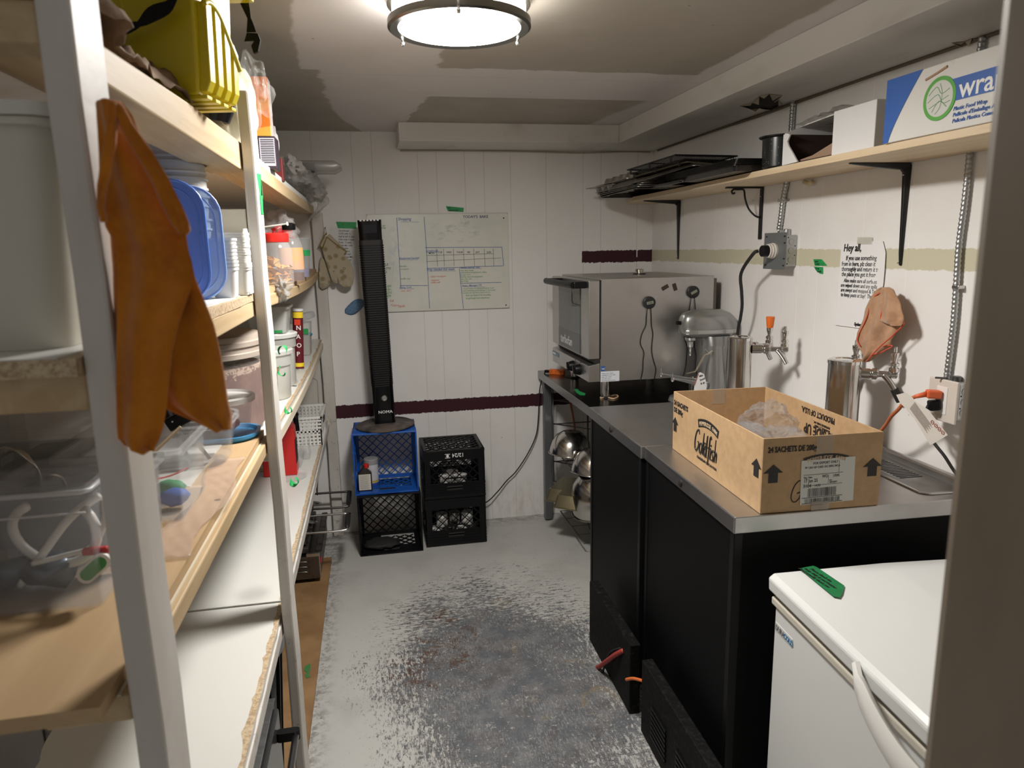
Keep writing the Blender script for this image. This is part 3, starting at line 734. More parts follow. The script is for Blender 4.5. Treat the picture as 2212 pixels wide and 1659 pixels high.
# near left bin with white hoops
yb = .915; xr = P(245,1290,'z',ZP).x
zt = P(100,1064,'y',yb).z
nb = thing('clear_bin', 'low wide clear bin of white hoops at the near end of the plywood shelf', 'bin', (-.6,1.0,ZP))
obj('body', bin_shape(-.84,xr,yb,1.032,ZP,zt,r=.012,taper=.006,rim=.012), M('smeared_clear_bin',(.68,.70,.74),.2,spec=.5).glass(.12).mat, nb, smooth=35)
obj('rim', MB().tube([(-.84,yb+.004,zt-.004),(xr-.010,yb+.004,zt-.004),(xr-.004,yb+.012,zt-.004),(xr-.004,1.028,zt-.004)],.0035,8), M('bin_rim_plastic',(.72,.73,.75),.3).glass(.6).mat, nb, smooth=True)
obj('moulded_line', MB().tube([(-.84,yb+.001,zt-.030),(xr-.008,yb+.001,zt-.030)],.0016,6), M('bin_line_plastic',(.74,.74,.75),.3).glass(.6).mat, nb, smooth=True)
def hoop(c, rx, rz_, a0, a1, r, name, label, mat=WHITEPL, dy=.02):
    pts = [Vector((c.x+rx*math.cos(R(a0+(a1-a0)*i/20)), c.y+dy*math.sin(i*.3), c.z+rz_*math.sin(R(a0+(a1-a0)*i/20)))) for i in range(21)]
    return single(name, MB().tube(pts, r, 10), mat, label, 'tool part', smooth=True)
hc = P(118,1150,'y',.985)
hoop(hc,.058,.044,120,405,.0062,'plastic_hoop','curved white plastic hoop lying in the low wide bin')
single('plastic_strip', MB().tube([P(45,1265,'y',.98),P(90,1200,'y',.975),P(150,1120,'y',.98),P(215,1070,'y',.985)],.0055,8,smooth=5), WHITEPL,'long white plastic strip slanting across the low wide bin','tool part',smooth=True)
single('plastic_strip', MB().tube([P(70,1218,'y',.965),P(140,1200,'y',.965),P(200,1180,'y',.965),P(225,1130,'y',.97),P(222,1080,'y',.975)],.0035,8,smooth=5), WHITEPL,'thin bent white strip at the right of the low wide bin','tool part',smooth=True)
single('red_tool', MB().bar(P(178,1192,'y',.95),P(236,1187,'y',.95),.010,.010), simple('red_tool_grip',(.45,.03,.03),.4),'red handled tool in the low wide bin','tool',bev=.003)
gp = P(205,1225,'y',.945)
gt = thing('green_peeler','green and white plastic peeler end in the low wide bin','tool',gp)
Tg = Matrix.Translation(gp)@Matrix.Rotation(R(-40),4,'Y')@Matrix.Rotation(R(90),4,'X')
obj('handle', MB().rr([(0,.024,.011,.011),(.005,.024,.011,.011)],T=Tg,n=6), WHITEPL, gt, smooth=35)
obj('inlay', MB().rr([(-.0012,.019,.008,.008),(.0062,.019,.008,.008)],T=Tg,n=6), simple('leaf_green',(.05,.28,.07),.4), gt, smooth=35)
dk = MB()
for i in range(9): dk.sphere((-.80+.045*i,0.985+.012*math.sin(i*2),ZP+.022+.008*math.sin(i)),.026,(1.3,1,.8),2,.6,i)
tag(obj('utensil_clutter', dk, simple('steel_blue_clutter',(.10,.13,.17),.3,.5), smooth=True),'dark blue-grey jumble of utensils along the bottom of the low wide bin','utensils',kind='stuff')
# bins behind, with whisks
put_bin('clear_bin','open clear bin with coiled whisk wires behind the low wide bin','bin',(-.84,-.50,1.14,1.42,ZP,ZP+.105),SMOKE,r=.015)
put_bin('clear_bin','rearmost clear bin on the plywood shelf, by the left wall','bin',(-.84,-.55,1.44,1.75,ZP,ZP+.12),CLEAR,r=.015)
wk = thing('wire_whisk','large steel wire whisk bulging out of the clear bin','whisk',P(30,1050,'y',1.12))
for i in range(7):
    k = i/6; cA = P(-40,1040,'y',1.20-.1*k)
    pts = [P(-60,1075,'y',1.2), P(0,990-20*k,'y',1.20-.16*k), P(50+15*k,975+22*k,'y',1.20-.18*k), P(75+12*k,1015+10*k,'y',1.2-.16*k), P(68+20*k,1060,'y',1.2-.06*k)]
    obj('wire', MB().tube(pts,.0012,6,smooth=6), CHROMEB, wk, smooth=True)
obj('handle', MB().tube([P(-60,1075,'y',1.2),P(-200,1110,'y',1.22)],.008,8), CHROMEB, wk, smooth=True)
wk2 = thing('wire_whisk','smaller wire whisk lying low in the clear bin beside the near post','whisk',P(120,1045,'y',1.1))
for i in range(5):
    k = i/4
    pts = [P(60,1060,'y',1.16), P(90,1035-8*k,'y',1.15-.08*k), P(125+8*k,1030,'y',1.14-.06*k), P(150-4*k,1060,'y',1.15)]
    obj('wire', MB().tube(pts,.0010,6,smooth=6), CHROMEB, wk2, smooth=True)
obj('handle', MB().tube([P(60,1060,'y',1.16),P(-40,1075,'y',1.2)],.006,8), CHROMEB, wk2, smooth=True)

# ------------------------------------------------------------------ on the top shelf
A = P(444,203,'z',1.860); th = R(-12)
TT = Matrix.Translation(A) @ Matrix.Rotation(th,4,'Z')
def tbox(mb,a,b): return mb.box(a,b,TT)
tt = thing('storage_tote','bright yellow ribbed plastic tote overhanging the top shelf, with a black strap','tote',mx=TT)
L_,W_ = .46,.135
mb = MB(); rs = []
for z,g in ((0,0),(.03,.004),(.20,.012),(.215,.012)):
    rs.append([TT@Vector(p) for p in ((-L_-g,-g,z),(-.012+g,-g,z),(-.012+g,W_+g,z),(-L_-g,W_+g,z))])
mb.rings(rs,True,False)
obj('body', mb, YEL, tt, bev=.004)
obj('rim', MB().box((-L_-.03,-.012,.222),(.018,W_+.035,.238),TT).box((-.02,W_-.02,.196),(.030,W_+.050,.224),TT), YEL, tt, bev=.003)
for i in range(4):
    y0 = .006+i*.034
    mb = MB().rings([[TT@Vector(p) for p in ((-.014,y0,.005),(.0,y0,.005),(.0,y0+.022,.005),(-.014,y0+.022,.005))],
                     [TT@Vector(p) for p in ((-.014,y0,.022),(.008,y0,.022),(.008,y0+.022,.022),(-.014,y0+.022,.022))],
                     [TT@Vector(p) for p in ((-.014,y0,.150-.0*i),(.012,y0,.150-abs(i-.6)*.018),(.012,y0+.022,.150-abs(i-.2)*.022),(-.014,y0+.022,.150))]])
    obj('rib', mb, YEL, tt, bev=.002)
    obj('rib', MB().box((-.18,y0,-.006),(.0,y0+.020,.0),TT), YEL, tt, bev=.001)
ar = [TT@Vector((.010,W_*t,z_)) for t,z_ in ((0,.138),(.12,.146),(.28,.146),(.45,.136),(.6,.118),(.75,.098),(.9,.078),(.98,.066))]
obj('arch_moulding', MB().tube(ar,.0055,6,smooth=3), YEL, tt, smooth=True)
for t in (.12,.26,.36): obj('panel_groove', MB().bar(TT@Vector((-L_*t*1.9,-.003,.03)),TT@Vector((-L_*t*1.9-.02,-.010,.19)),.004,.004,(0,1,0)), YEL, tt)
st = [P(222,70,'y',A.y-.03), P(260,62,'y',A.y-.03), P(300,52,'y',A.y-.03), P(330,30,'y',A.y-.03), P(365,12,'y',A.y-.03), P(385,-20,'y',A.y-.03)]
def strap(name,pts,w,parent,face=(0,-1,0)):
    pts = spline([Vector(p) for p in pts],4); mb = MB(); rs=[]
    for i,p in enumerate(pts):
        t = (pts[min(i+1,len(pts)-1)]-pts[max(i-1,0)]).normalized(); f_ = Vector(face); s_ = t.cross(f_).normalized()*(w*(.35+.65*abs(math.sin(i*.32+.6)))/2)
        rs.append([p-s_-f_*.001,p+s_-f_*.001,p+s_+f_*.001,p-s_+f_*.001])
    return obj(name, mb.rings(rs), BLACK, parent, smooth=30)
strap('strap', st, .022, tt)
q = P(524,14,'y',1.50)
s2 = strap('hanging_strap', [q+Vector((-.004,0,.04)), q+Vector((.002,0,.015)), q+Vector((.010,0,-.02)), q+Vector((.012,0,-.045))], .018, tt)
q2 = q+Vector((.012,0,-.047))
obj('buckle', MB().prism([(q2.x-.008,q2.z),(q2.x+.012,q2.z),(q2.x+.016,q2.z-.012),(q2.x+.010,q2.z-.032),(q2.x+.001,q2.z-.036),(q2.x-.002,q2.z-.022),(q2.x+.004,q2.z-.014),(q2.x-.014,q2.z-.016)],'y',1.494,1.504), BLACK, tt, bev=.001)
# crumpled brown paper
def bagf(u,v):
    y = .80+v*.56; x = -.285+.012*math.sin(v*7)-.16*u
    z = 1.860+ .044*math.sin(min(u*2.2,1)*math.pi*.6)*(.72+.28*math.sin(v*8+.8)) + .022*noise.noise(Vector((u*6,v*10,3))) + .010*noise.noise(Vector((u*14,v*24,5))) - .02*v*u
    return Vector((x+.03*noise.noise(Vector((v*6,u*4,9))),y,z))
BROWNP = M('brown_wrapping_paper',(.30,.20,.13),.85); BROWNP.vary((.22,.14,.09),14); BROWNP.bump(BROWNP.noise(30,5,.7),.5,.004)
bp = single('paper_bag', MB().grid(bagf,22,46), BROWNP.mat, 'crumpled brown paper bag on the top shelf under the yellow tote', 'paper bag', solid=.0015, smooth=True)
# nested black bowls and a milky bag at the far end of the near top shelf
bw = P(478,262,'y',1.66); 
for i in range(3):
    zc = 1.850+.010*i
    b_ = single('black_bowl', MB().lathe([(.03,0),(.055,.012),(.066,.034),(.068,.034),(.068,.037),(.063,.037),(.052,.015),(.02,.004)],32,(0,0,0)), GLOSSBLK, ['lowest','middle','topmost'][i]+' glossy black bowl of the nest under the tote corner','bowl','nested black bowls under the tote', origin=(0,0,0), smooth=30)
    b_.location = (-.325,1.62,zc+.001)
def blob(name,label,cat,c,s,seed,mat,sc_=(1,1,1),rough=.8,sub=4,group=None):
    mb = MB().sphere((0,0,0),s,sc_,sub,rough,seed)
    for v in mb.b.verts: v.co += v.co.normalized()*noise.noise(v.co*(9/s*.1)+Vector((seed,0,0)))*s*.10
    o = single(name, mb, mat, label, cat, group, origin=(0,0,0), smooth=True); o.location = c; return o
fb = P(545,195,'y',1.90)
blob('plastic_bag','thin clear plastic bag standing behind the top of the middle post','bag',P(546,190,'y',1.92),.048,3,clear('very_thin_film',(.7,.7,.7),.10,.1),(.7,.7,1.3),.9)
blob('flour_bag','bulging clear bag of pale flour beside the orange box','bag',(-.318,1.97,1.955),.085,5,M('bagged_flour',(.52,.48,.37),.4,spec=.4).mat,(.60,1.0,1.25),.25)
def boxthing(name,label,cat,x0,x1,y0,y1,z0,z1,mat,**k):
    return single(name, MB().box((x0,y0,z0),(x1,y1,z1)), mat, label, cat, origin=((x0+x1)/2,(y0+y1)/2,z0), bev=.0015, **k)
zT = 1.834
q = P(593,400,'x',-.30)
ob = thing('cereal_box','orange cardboard box with yellow sunray print, next to the flour bag','box',(-.37,2.24,zT+.06))
m = M('sunray_print',(.85,.26,.02),.5); x,y,z = m.xyz(); an = (z-1.92)._m('ARCTAN2', x+.42); m.setc(m.mix((.55,.14,.01),(.62,.38,.06),(an*14)._m('SINE').step(.2,.5)*z.step(2.06,1.9)*.9)); 
x2 = P(590,340,'y',2.2).x
obj('carton', MB().box((x2-.16,2.20,1.925),(x2,2.26,2.085)), m.mat, ob, bev=.0015)
obj('side_print', MB().box((x2,2.202,1.927),(x2+.0005,2.258,2.083)), simple('striped_side',(.45,.38,.36),.6), ob)
x3 = P(600,365,'y',2.2).x
b5 = thing('tin_box','dark box with a pale printed side supporting the orange box','box',(x3-.06,2.24,zT))
obj('carton', MB().box((x3-.13,2.185,zT),(x3,2.27,1.923)), simple('very_dark_box',(.03,.02,.03),.5), b5, bev=.001)
pl = MB()
for i in range(14): pl.box((x3-.040,2.1842,1.850+i*.0048),(x3-.004,2.1846,1.8525+i*.0048))
obj('printed_panel', MB().box((x3-.043,2.1845,zT+.008),(x3-.002,2.185,1.918)), simple('lilac_label',(.55,.52,.62),.5), b5)
obj('printed_lines', pl, INK, b5)
boxthing('recipe_box','narrow white carton with black bands beside the dark box','box',x3-.165,x3-.138,2.12,2.20,zT,1.915,PAPER)
xk = P(611,372,'y',2.42).x
boxthing('snack_box','small dark red packet behind the dark printed box','packet',xk-.05,xk,2.42,2.46,zT-.012,1.892,simple('dark_red_packet',(.14,.012,.012),.5))
xq = P(601,325,'y',2.55).x
blob('paper_pouch','upright white pouch rising behind the orange box','pouch',(xq-.012,2.55,1.935),.03,12,PAPER,(.5,.7,2.4),.3)
# wrapped foil tray and crumpled films hanging over the far end
c = P(655,362,'y',3.55)
ft = thing('foil_tray','black trimmed foil tray in a clear sleeve near the far end of the top shelf','tray',(c.x,3.55,1.83))
obj('tray', MB().box((P(622,362,'y',3.5).x,3.5,P(645,372,'y',3.5).z),(P(680,362,'y',3.5).x,3.7,P(645,355,'y',3.5).z)), simple('foil_dark',(.10,.11,.11),.15,.8), ft, bev=.008)
obj('edge_band', MB().tube([P(622,362,'y',3.49),P(640,354,'y',3.49),P(678,353,'y',3.49),P(680,372,'y',3.49),P(650,375,'y',3.49),P(628,368,'y',3.49)],.0025,6,closed=True), simple('dark_teal_band',(.02,.06,.07),.4), ft)
obj('sleeve', MB().rr([(0,.085,.026,.012),(.30,.085,.024,.012),(.34,.078,.006,.005)],T=Matrix.Translation(P(605,362,'y',3.56))@Matrix.Rotation(R(90),4,'Y')@Matrix.Rotation(R(90),4,'Z')@Matrix.Diagonal((1,1,.82,1)),n=4), clear('grey_sleeve_film',(.40,.38,.35),.50,.2), ft, smooth=30)
film = M('heavy_crinkled_film',(.62,.59,.55),.14,spec=.9); film.bump(film.noise(40,6,.8),1.0,.02); film.glass(.55)
def heap(name,label,spec,mat):
    mb = MB()
    for c,rad,seed in spec:
        n0 = len(mb.b.verts); mb.sphere((0,0,0),1,(1,1,1),4); vs = list(mb.b.verts)[n0:]
        for v in vs:
            d = v.co.normalized(); k = 1+.5*noise.noise(d*1.5+Vector((seed,0,0)))+.35*(abs(noise.noise(d*4+Vector((0,seed,0))))-.15)+.12*noise.noise(d*11+Vector((seed,1,0)))
            v.co = Vector(c)+Vector((d.x*rad[0],d.y*rad[1],d.z*rad[2]))*k
    return single(name, mb, mat, label, 'plastic bag', smooth=40)
heap('plastic_bag','heap of crinkled clear plastic bags spilling over the far end of the top shelf',
     ((P(626,366,'y',2.85),(.045,.17,.045),2),(P(652,392,'y',3.2),(.055,.20,.045),6),(P(678,412,'y',3.45),(.050,.16,.050),11)), film.mat)
def drape2(u,v):
    p = P(676+26*u+10*math.sin(v*5), 432+48*v-14*u, 'y', 3.62)
    return p+Vector((.012*noise.noise(Vector((u*4,v*4,11))),.02*noise.noise(Vector((u*4,v*5,14))),0))
single('plastic_sheet', MB().grid(drape2,14,16), film.mat, 'pointed tail of clear plastic hanging below the top shelf near the far post','plastic sheet', smooth=40)

# ------------------------------------------------------------------ second shelf, far bay
def bow2(y): t=(y-1.8)/2.16; return 4*t*(1-t)
def z2(y): return 1.511-.012*bow2(y)
def jarlike(name,label,c,parts,group=None,cat='jar',sm=35):
    t = thing(name,label,cat,c,group=group)
    for nm,prof,mat in parts: obj(nm, MB().lathe(prof,28,c), mat, t, smooth=sm)
    return t
cj = Vector((P(596,560,'y',2.30).x,2.30,z2(2.30)))
jarlike('snack_jar','clear jar with a bright red lid half full of orange crisps',cj,[
  ('glass',[(.044,0),(.050,.006),(.050,.105),(.040,.128),(.038,.13)],CLEAR),('lid',[(.042,.128),(.043,.130),(.043,.152),(.040,.155)],RED)])
cr = MB(); rnd = random.Random(4)
for i in range(70):
    a = rnd.random()*6.28; r_ = .042*math.sqrt(rnd.random()); z_ = .005+rnd.random()*.065*(1-.25*math.cos(a))
    Tm = Matrix.Translation(cj+Vector((r_*math.cos(a),r_*math.sin(a),z_)))@Matrix.Rotation(rnd.random()*3,4,'X')@Matrix.Rotation(rnd.random()*3,4,'Z')
    cr.prism([(-.011,-.006),(.012,-.007),(.002,.011)],'z',0,.0012,Tm)
tag(obj('crisps', cr, simple('orange_crisps',(.55,.27,.06),.6,var=(.42,.17,.03),scale=40)), 'loose orange triangular crisps inside the red-lidded jar','crisps',kind='stuff')
cb_ = Vector((P(629,560,'y',2.62).x,2.62,z2(2.62)))
jarlike('syrup_bottle','clear bottle with a black cap, orange and pink label and brown syrup at the bottom',cb_,[
  ('glass',[(.040,0),(.042,.004),(.042,.12),(.030,.155),(.017,.172),(.017,.178)],CLEAR),('cap',[(.022,.176),(.023,.18),(.023,.196),(.012,.200)],BLACK),
  ('syrup',[(.040,.002),(.0405,.030),(.0,.031)],simple('brown_syrup',(.10,.03,.012),.15)),('label',[(.0426,.040),(.0426,.115)],simple('orange_pink_label',(.70,.40,.13),.5,var=(.66,.36,.26),scale=12))],cat='bottle')
cb2 = Vector((-.335,2.45,z2(2.45)))
jarlike('capped_bottle','bottle with a small white cap just behind the middle post',cb2+Vector((-.025,.0,0)),[
  ('glass',[(.03,0),(.03,.13),(.015,.16),(.015,.165)],SMOKE),('cap',[(.019,.165),(.019,.185)],WHITEPL)],cat='bottle')
cc2 = Vector((P(646,560,'y',3.02).x,3.02,z2(3.02)))
jarlike('deli_cup','tall clear ribbed cup with green tape and lilac contents',cc2,[
  ('cup',[(.036,0),(.048,.15),(.052,.15),(.052,.156),(.047,.156)],SMOKE),('contents',[(.0355,.002),(.038,.035),(0,.036)],simple('lilac_powder',(.28,.22,.45),.7)),
  ('tape',[(.0445,.085),(.0457,.108)],GTAPE)],cat='cup')
blob('snack_bag','clear bag with bright red sweets behind the red-lidded jar','bag',P(603,492,'y',2.85),.060,6,clear('bag_film',(.7,.7,.7),.25,.15),(1.0,.8,.9),.7)
blob('red_sweets','bright red packet inside the clear bag behind the red-lidded jar','packet',P(606,503,'y',2.83),.030,9,simple('glossy_red',(.65,.015,.02),.25),(1.3,.8,.75),.9)
blob('crumpled_film','small crumpled clear plastic bag hanging over the second shelf edge below the crisps jar','plastic bag',P(610,628,'x',-.255),.030,14,film.mat,(.6,1.4,.9),1.3)
single('paper_scrap', MB().prism([(3.25,z2(3.2)),(3.33,z2(3.2)),(3.30,z2(3.2)+.03)],'x',-.36,-.358), PAPER, 'tiny torn paper scrap behind the lilac cup','paper')

# ------------------------------------------------------------------ third shelf, far bay
def z3(y): t=(y-1.84)/2.12; return 1.133-.012*4*t*(1-t)
CAMB = clear('cloudy_food_container',(.60,.60,.57),.55,.25)
def round_cont(c,r,h,label,lidmat=FROST,inner=None,ink=True,lid2=False):
    t = thing('food_container',label,'container',c,group=None)
    obj('body', MB().lathe([(r*.86,0),(r*.90,.006),(r*.94,h-.045),(r,h-.042),(r,h)],40,c,close1=False), CAMB, t, smooth=30)
    obj('lid', MB().lathe([(r+.006,h-.006),(r+.008,h+.006),(r,h+.010),(r*.9,h+.004),(r*.82,h+.004),(r*.8,h+.010),(.01,h+.010)],40,c), lidmat, t, smooth=25)
    if inner: obj('contents', MB().lathe([(r*.85,.003),(r*.90,h*.62),(0,h*.60)],32,c), inner, t, smooth=30)
    if ink:
        mb = MB(); 
        for k in range(4):
            Tm = Matrix.Translation(c)@Matrix.Rotation(R(-62),4,'Z')@Matrix.Translation((0,0,0))
            zz_ = h-.055-k*.03; Tm2 = frame(Tm@Vector((r*.955,-.012,zz_)),(Tm.to_3x3()@Vector((0,1,0))),(0,0,1))
            text(mb, str(12-2*k)+'qt' if k==0 else str(12-2*k), .016, Tm2)
            mb.box((-.014,.004,0),(-.002,.0055,.0004),Tm2)
        obj('volume_marks', mb, REDINK, t)
    return t
R1 = Vector((P(631,800,'y',2.42).x-.083, 2.42, z3(2.42)))
round_cont(R1,.083,.155,'tall round graduated container with red volume marks and a clear lid', FROST, simple('pale_flour',(.66,.62,.54),.8))
R2 = Vector((P(640,760,'y',2.66).x-.085, 2.66, z3(2.66)))
round_cont(R2,.086,.185,'taller round container with a milky lid behind the graduated one', FROST2, simple('pale_meal',(.62,.60,.55),.8), ink=False)
sq = thing('food_container','square clear container with a green taped base stacked on the milky lid','container',(R2.x-.02,2.66,z3(2.66)+.196))
obj('body', MB().rr([(.0,.062,.062,.012),(.085,.072,.072,.012),(.085,.078,.078,.012),(.094,.078,.078,.012),(.094,.07,.07,.012),(.003,.058,.058,.012)],(R2.x-.0,2.66,z3(2.66)+.197)), CAMB, sq, smooth=35)
obj('tape', MB().box((R2.x-.03,2.66-.0635,z3(2.66)+.199),(R2.x+.05,2.66-.0628,z3(2.66)+.208)), GTAPE, sq)
CANP = Vector((P(648,700,'y',3.02).x-.018, 3.02, z3(3.02)))
cnp = thing('crisp_tube','tall maroon and yellow crisp tube leaning beside the round containers','tube',CANP)
Tl = Matrix.Translation(CANP)@Matrix.Rotation(R(3),4,'Y')
obj('tube', MB().lathe([(.021,0),(.021,.242)],28,T=Tl), simple('maroon_tube',(.12,.008,.016),.4), cnp, smooth=35)
obj('yellow_band', MB().lathe([(.0214,.214),(.0214,.238)],28,T=Tl,close0=False,close1=False).lathe([(.0214,.012),(.0214,.028)],28,T=Tl,close0=False,close1=False), simple('yellow_band',(.85,.62,.03),.4), cnp, smooth=35)
obj('metal_rim', MB().lathe([(.022,-.0005),(.0225,.004)],28,T=Tl,close1=False), CHROMEB, cnp)
obj('cap', MB().lathe([(.0225,.241),(.0225,.250),(.020,.251)],28,T=Tl), FROST2, cnp, smooth=35)
tx = MB()
for i,chh in enumerate(('N','A','O','P')):
    text(tx, chh, .026, Tl@frame((-.006,-.0216,.165-.036*i),(1,0,0),(0,0,1)), .0005)
obj('white_lettering', tx, WHITEP, cnp)
obj('red_patch', MB().box((-.012,-.0218,.185),(.012,-.0212,.208),Tl), simple('red_patch',(.65,.05,.02),.4), cnp)
W1 = Vector((CANP.x-.045,2.90,z3(2.9)))
jarlike('white_tub','narrow white tub standing between the round containers and the maroon tube',W1,[('body',[(.030,0),(.032,.10),(.034,.10),(.034,.108)],WHITEPL)],cat='tub')
oc3 = Vector((P(672,700,'y',3.45).x-.055,3.45,z3(3.45)))
t = thing('food_container','tall clear container with a grey eight-sided clip lid near the far post','container',oc3)
obj('body', MB().rr([(0,.046,.05,.015),(.15,.054,.058,.015)],oc3,n=3,close1=False), CAMB, t, smooth=30)
obj('contents', MB().rr([(.003,.044,.048,.015),(.09,.048,.053,.015)],oc3,n=3), simple('brown_grain',(.28,.22,.16),.8,var=(.20,.15,.10),scale=80), t)
obj('tape', MB().box((oc3.x-.02,oc3.y-.0605,oc3.z+.10),(oc3.x+.045,oc3.y-.056,oc3.z+.125)), GTAPE, t)
t2_ = thing('container_lid','grey eight-sided lid lying tilted on the tall clear container','lid',oc3+Vector((.01,0,.155)))
To = Matrix.Translation(oc3+Vector((.012,0,.17)))@Matrix.Rotation(R(-14),4,'Y')
obj('plate', MB().lathe([(.060,-.012),(.066,-.008),(.066,.012),(.058,.018),(.01,.018)],8,T=To), SMOKE, t2_, smooth=20)
single('clip', MB().sphere(P(667,722,'y',3.42),.014,(1.1,.8,.8),2,.4,2), simple('teal_clip',(.03,.20,.32),.4), 'small teal blue clip on the far side of the clip-lid container','clip',smooth=True)
# tape leftover on the shelf
tape_strip('tape_scrap',[(625,826),(640,818),(645,824),(641,833),(624,832)],'z',1.1245,'grey torn tape scrap stuck on the third shelf in front of the containers',simple('dull_tape',(.50,.49,.44),.5))

# ------------------------------------------------------------------ bottom shelf, far bay
ZB = .6815
rb = P(642,1000,'z',ZB)
rc = Vector((P(638,940,'y',3.0).x-.035,3.0,ZB))
rt = thing('red_carton','tall bright red carton with a grey pointed top on the bottom shelf','carton',rc)
obj('body', MB().box((rc.x-.10,2.96,ZB),(rc.x+.035,3.03,ZB+.20)), simple('red_carton',(.60,.018,.015),.35), rt, bev=.004)
obj('top', MB().prism([(rc.x-.10,ZB+.20),(rc.x+.035,ZB+.20),(rc.x+.005,ZB+.245),(rc.x-.10,ZB+.245)],'y',2.965,3.025), simple('grey_red_top',(.50,.03,.03),.4), rt)
obj('spine', MB().box((rc.x+.0352,2.962,ZB+.05),(rc.x+.0362,3.028,ZB+.15)), INK, rt)
# perforated white basket
def basket(c,w,d,h,label):
    t = thing('storage_basket',label,'basket',c)
    mb = MB(); x0,x1,y0,y1 = c.x-w/2,c.x+w/2,c.y-d/2,c.y+d/2; n=11
    for k in range(7):
        z = c.z+.012+k*(h-.03)/6
        g = .006*k/6
        for (a,b,ax) in (((x0-g,y0-g),(x1+g,y0-g),0),((x0-g,y1+g),(x1+g,y1+g),0),((x0-g,y0-g),(x0-g,y1+g),1),((x1+g,y0-g),(x1+g,y1+g),1)):
            mb.box((a[0]-.001,a[1]-.001,z),(b[0]+.001,b[1]+.001,z+.008))
    for k in range(n+1):
        for yy in (y0,y1): mb.box((x0+k*w/n-.004,yy-.004,c.z),(x0+k*w/n+.004,yy+.002,c.z+h))
        for xx in (x0,x1): mb.box((xx-.003,y0+k*d/n-.004,c.z),(xx+.003,y0+k*d/n+.004,c.z+h))
    obj('lattice', mb, WHITEPL, t)
    obj('rim', MB().box((x0-.012,y0-.012,c.z+h-.004),(x0+.002,y1+.012,c.z+h+.008)).box((x1-.002,y0-.012,c.z+h-.004),(x1+.012,y1+.012,c.z+h+.008)).box((x0-.012,y0-.012,c.z+h-.004),(x1+.012,y0+.002,c.z+h+.008)).box((x0-.012,y1-.002,c.z+h-.004),(x1+.012,y1+.012,c.z+h+.008)), WHITEPL, t, bev=.002)
    obj('base', MB().box((x0,y0,c.z),(x1,y1,c.z+.003)), WHITEPL, t)
    obj('handle_slot', MB().box((x1+.003,c.y-.04,c.z+h-.05),(x1+.008,c.y+.04,c.z+h-.025)), INK, t, bev=.002)
    return t
xb1 = P(697,975,'y',3.42).x
basket(Vector((xb1-.10,3.56,ZB)),.20,.28,.135,'white perforated plastic basket at the far end of the bottom shelf')
single('spatula_grip', MB().tube([P(642,930,'y',3.3),P(638,900,'y',3.3),P(640,895,'y',3.32)],.012,10,smooth=3), BLACK,'black spatula grip sticking up beside the white basket','spatula',smooth=True)
put_bin('clear_box','small clear box nearest the red carton on the bottom shelf','box',(P(640,1000,'y',3.02).x-.0,P(651,1000,'y',3.08).x+.004,3.06,3.16,ZB,ZB+.085),CLEAR,'small clear boxes beside the basket',r=.006,taper=.004)
put_bin('clear_box','small clear box between the red carton and the white basket','box',(P(651,990,'y',3.17).x,P(672,990,'y',3.2).x,3.18,3.28,ZB,ZB+.09),CLEAR,'small clear boxes beside the basket',r=.006,taper=.004)
single('clear_tray', MB().lathe([(.055,0),(.07,.012),(.072,.012),(.072,.014),(.068,.014),(.053,.002)],36,(-.375,2.93,ZB)), CLEAR,'shallow clear round dish in front of the red carton','dish',smooth=30)
tape_strip('tape_patch',[(563,1012),(590,1010),(590,1017),(562,1018)],'z',ZB+.001,'faded yellow tape strip at the back of the bottom shelf',simple('yellow_patch',(.50,.47,.22),.6))
# leaning white panel behind the basket
pn = thing('door_panel','off-white panel with a rounded moulding leaning on the back wall behind the basket','panel',(-.45,3.95,ZB))
obj('panel', MB().box((-.60,3.945,.70),(-.30,3.955,1.05)), simple('off_white_panel',(.60,.57,.51),.5), pn)
rp = []
for k,(sx,sy) in enumerate(((1,1),(-1,1),(-1,-1),(1,-1))):
    for j in range(5): a=math.pi/2*(k+j/4); rp.append(Vector((-.43+sx*.09+.02*math.cos(a),3.944,.83+sy*.07+.02*math.sin(a)+ .0)))
obj('moulding', MB().tube(rp,.0035,6,closed=True), simple('moulding_shade',(.50,.47,.42),.5), pn, smooth=True)

# ------------------------------------------------------------------ under the shelving
single('fibreboard_sheet', MB().box((-.82,1.80,.0),(-.286,3.62,.012)), simple('stained_fibreboard',(.34,.20,.09),.6,var=(.25,.14,.06),scale=6), 'brown fibreboard sheet lying on the floor under the shelving','board', bev=.001)
tape_strip('tape_scrap',[(658,1440),(668,1434),(671,1436),(669,1452),(668,1458),(671,1462),(662,1465),(659,1458),(663,1452),(657,1448)],'z',.0135,'torn green tape scrap on the fibreboard behind the middle post',simple('dull_green_tape',(.06,.20,.06),.6))
DSTEEL = brushed('greasy_dark_steel',(.17,.155,.14),.35,(1,1,20),12,.1,dirt=(.08,.07,.06))
CAST = simple('greasy_cast_iron',(.030,.026,.023),.45,.3,var=(.06,.05,.045),scale=30,bump=.2)
gr = thing('panini_grill','double electric panini grill with bar handles standing under the far end of the shelving','grill',(-.45,3.6,.012))
GX = P(693,1250,'y',3.33).x
obj('base', MB().box((GX-.33,3.33,.035),(GX,3.90,.150)), DSTEEL, gr, bev=.004)
obj('edge_flange', MB().box((GX-.002,3.332,.038),(GX+.0015,3.345,.168)).box((GX-.06,3.328,.150),(GX+.001,3.345,.166)), CHROMEB, gr, bev=.001)
for k in range(3): obj('louvre', MB().tube([(GX-.15,3.330,.128-k*.026),(GX-.065,3.324,.128-k*.026),(GX-.055,3.330,.120-k*.026)],.006,8,smooth=3), DSTEEL, gr, smooth=True)
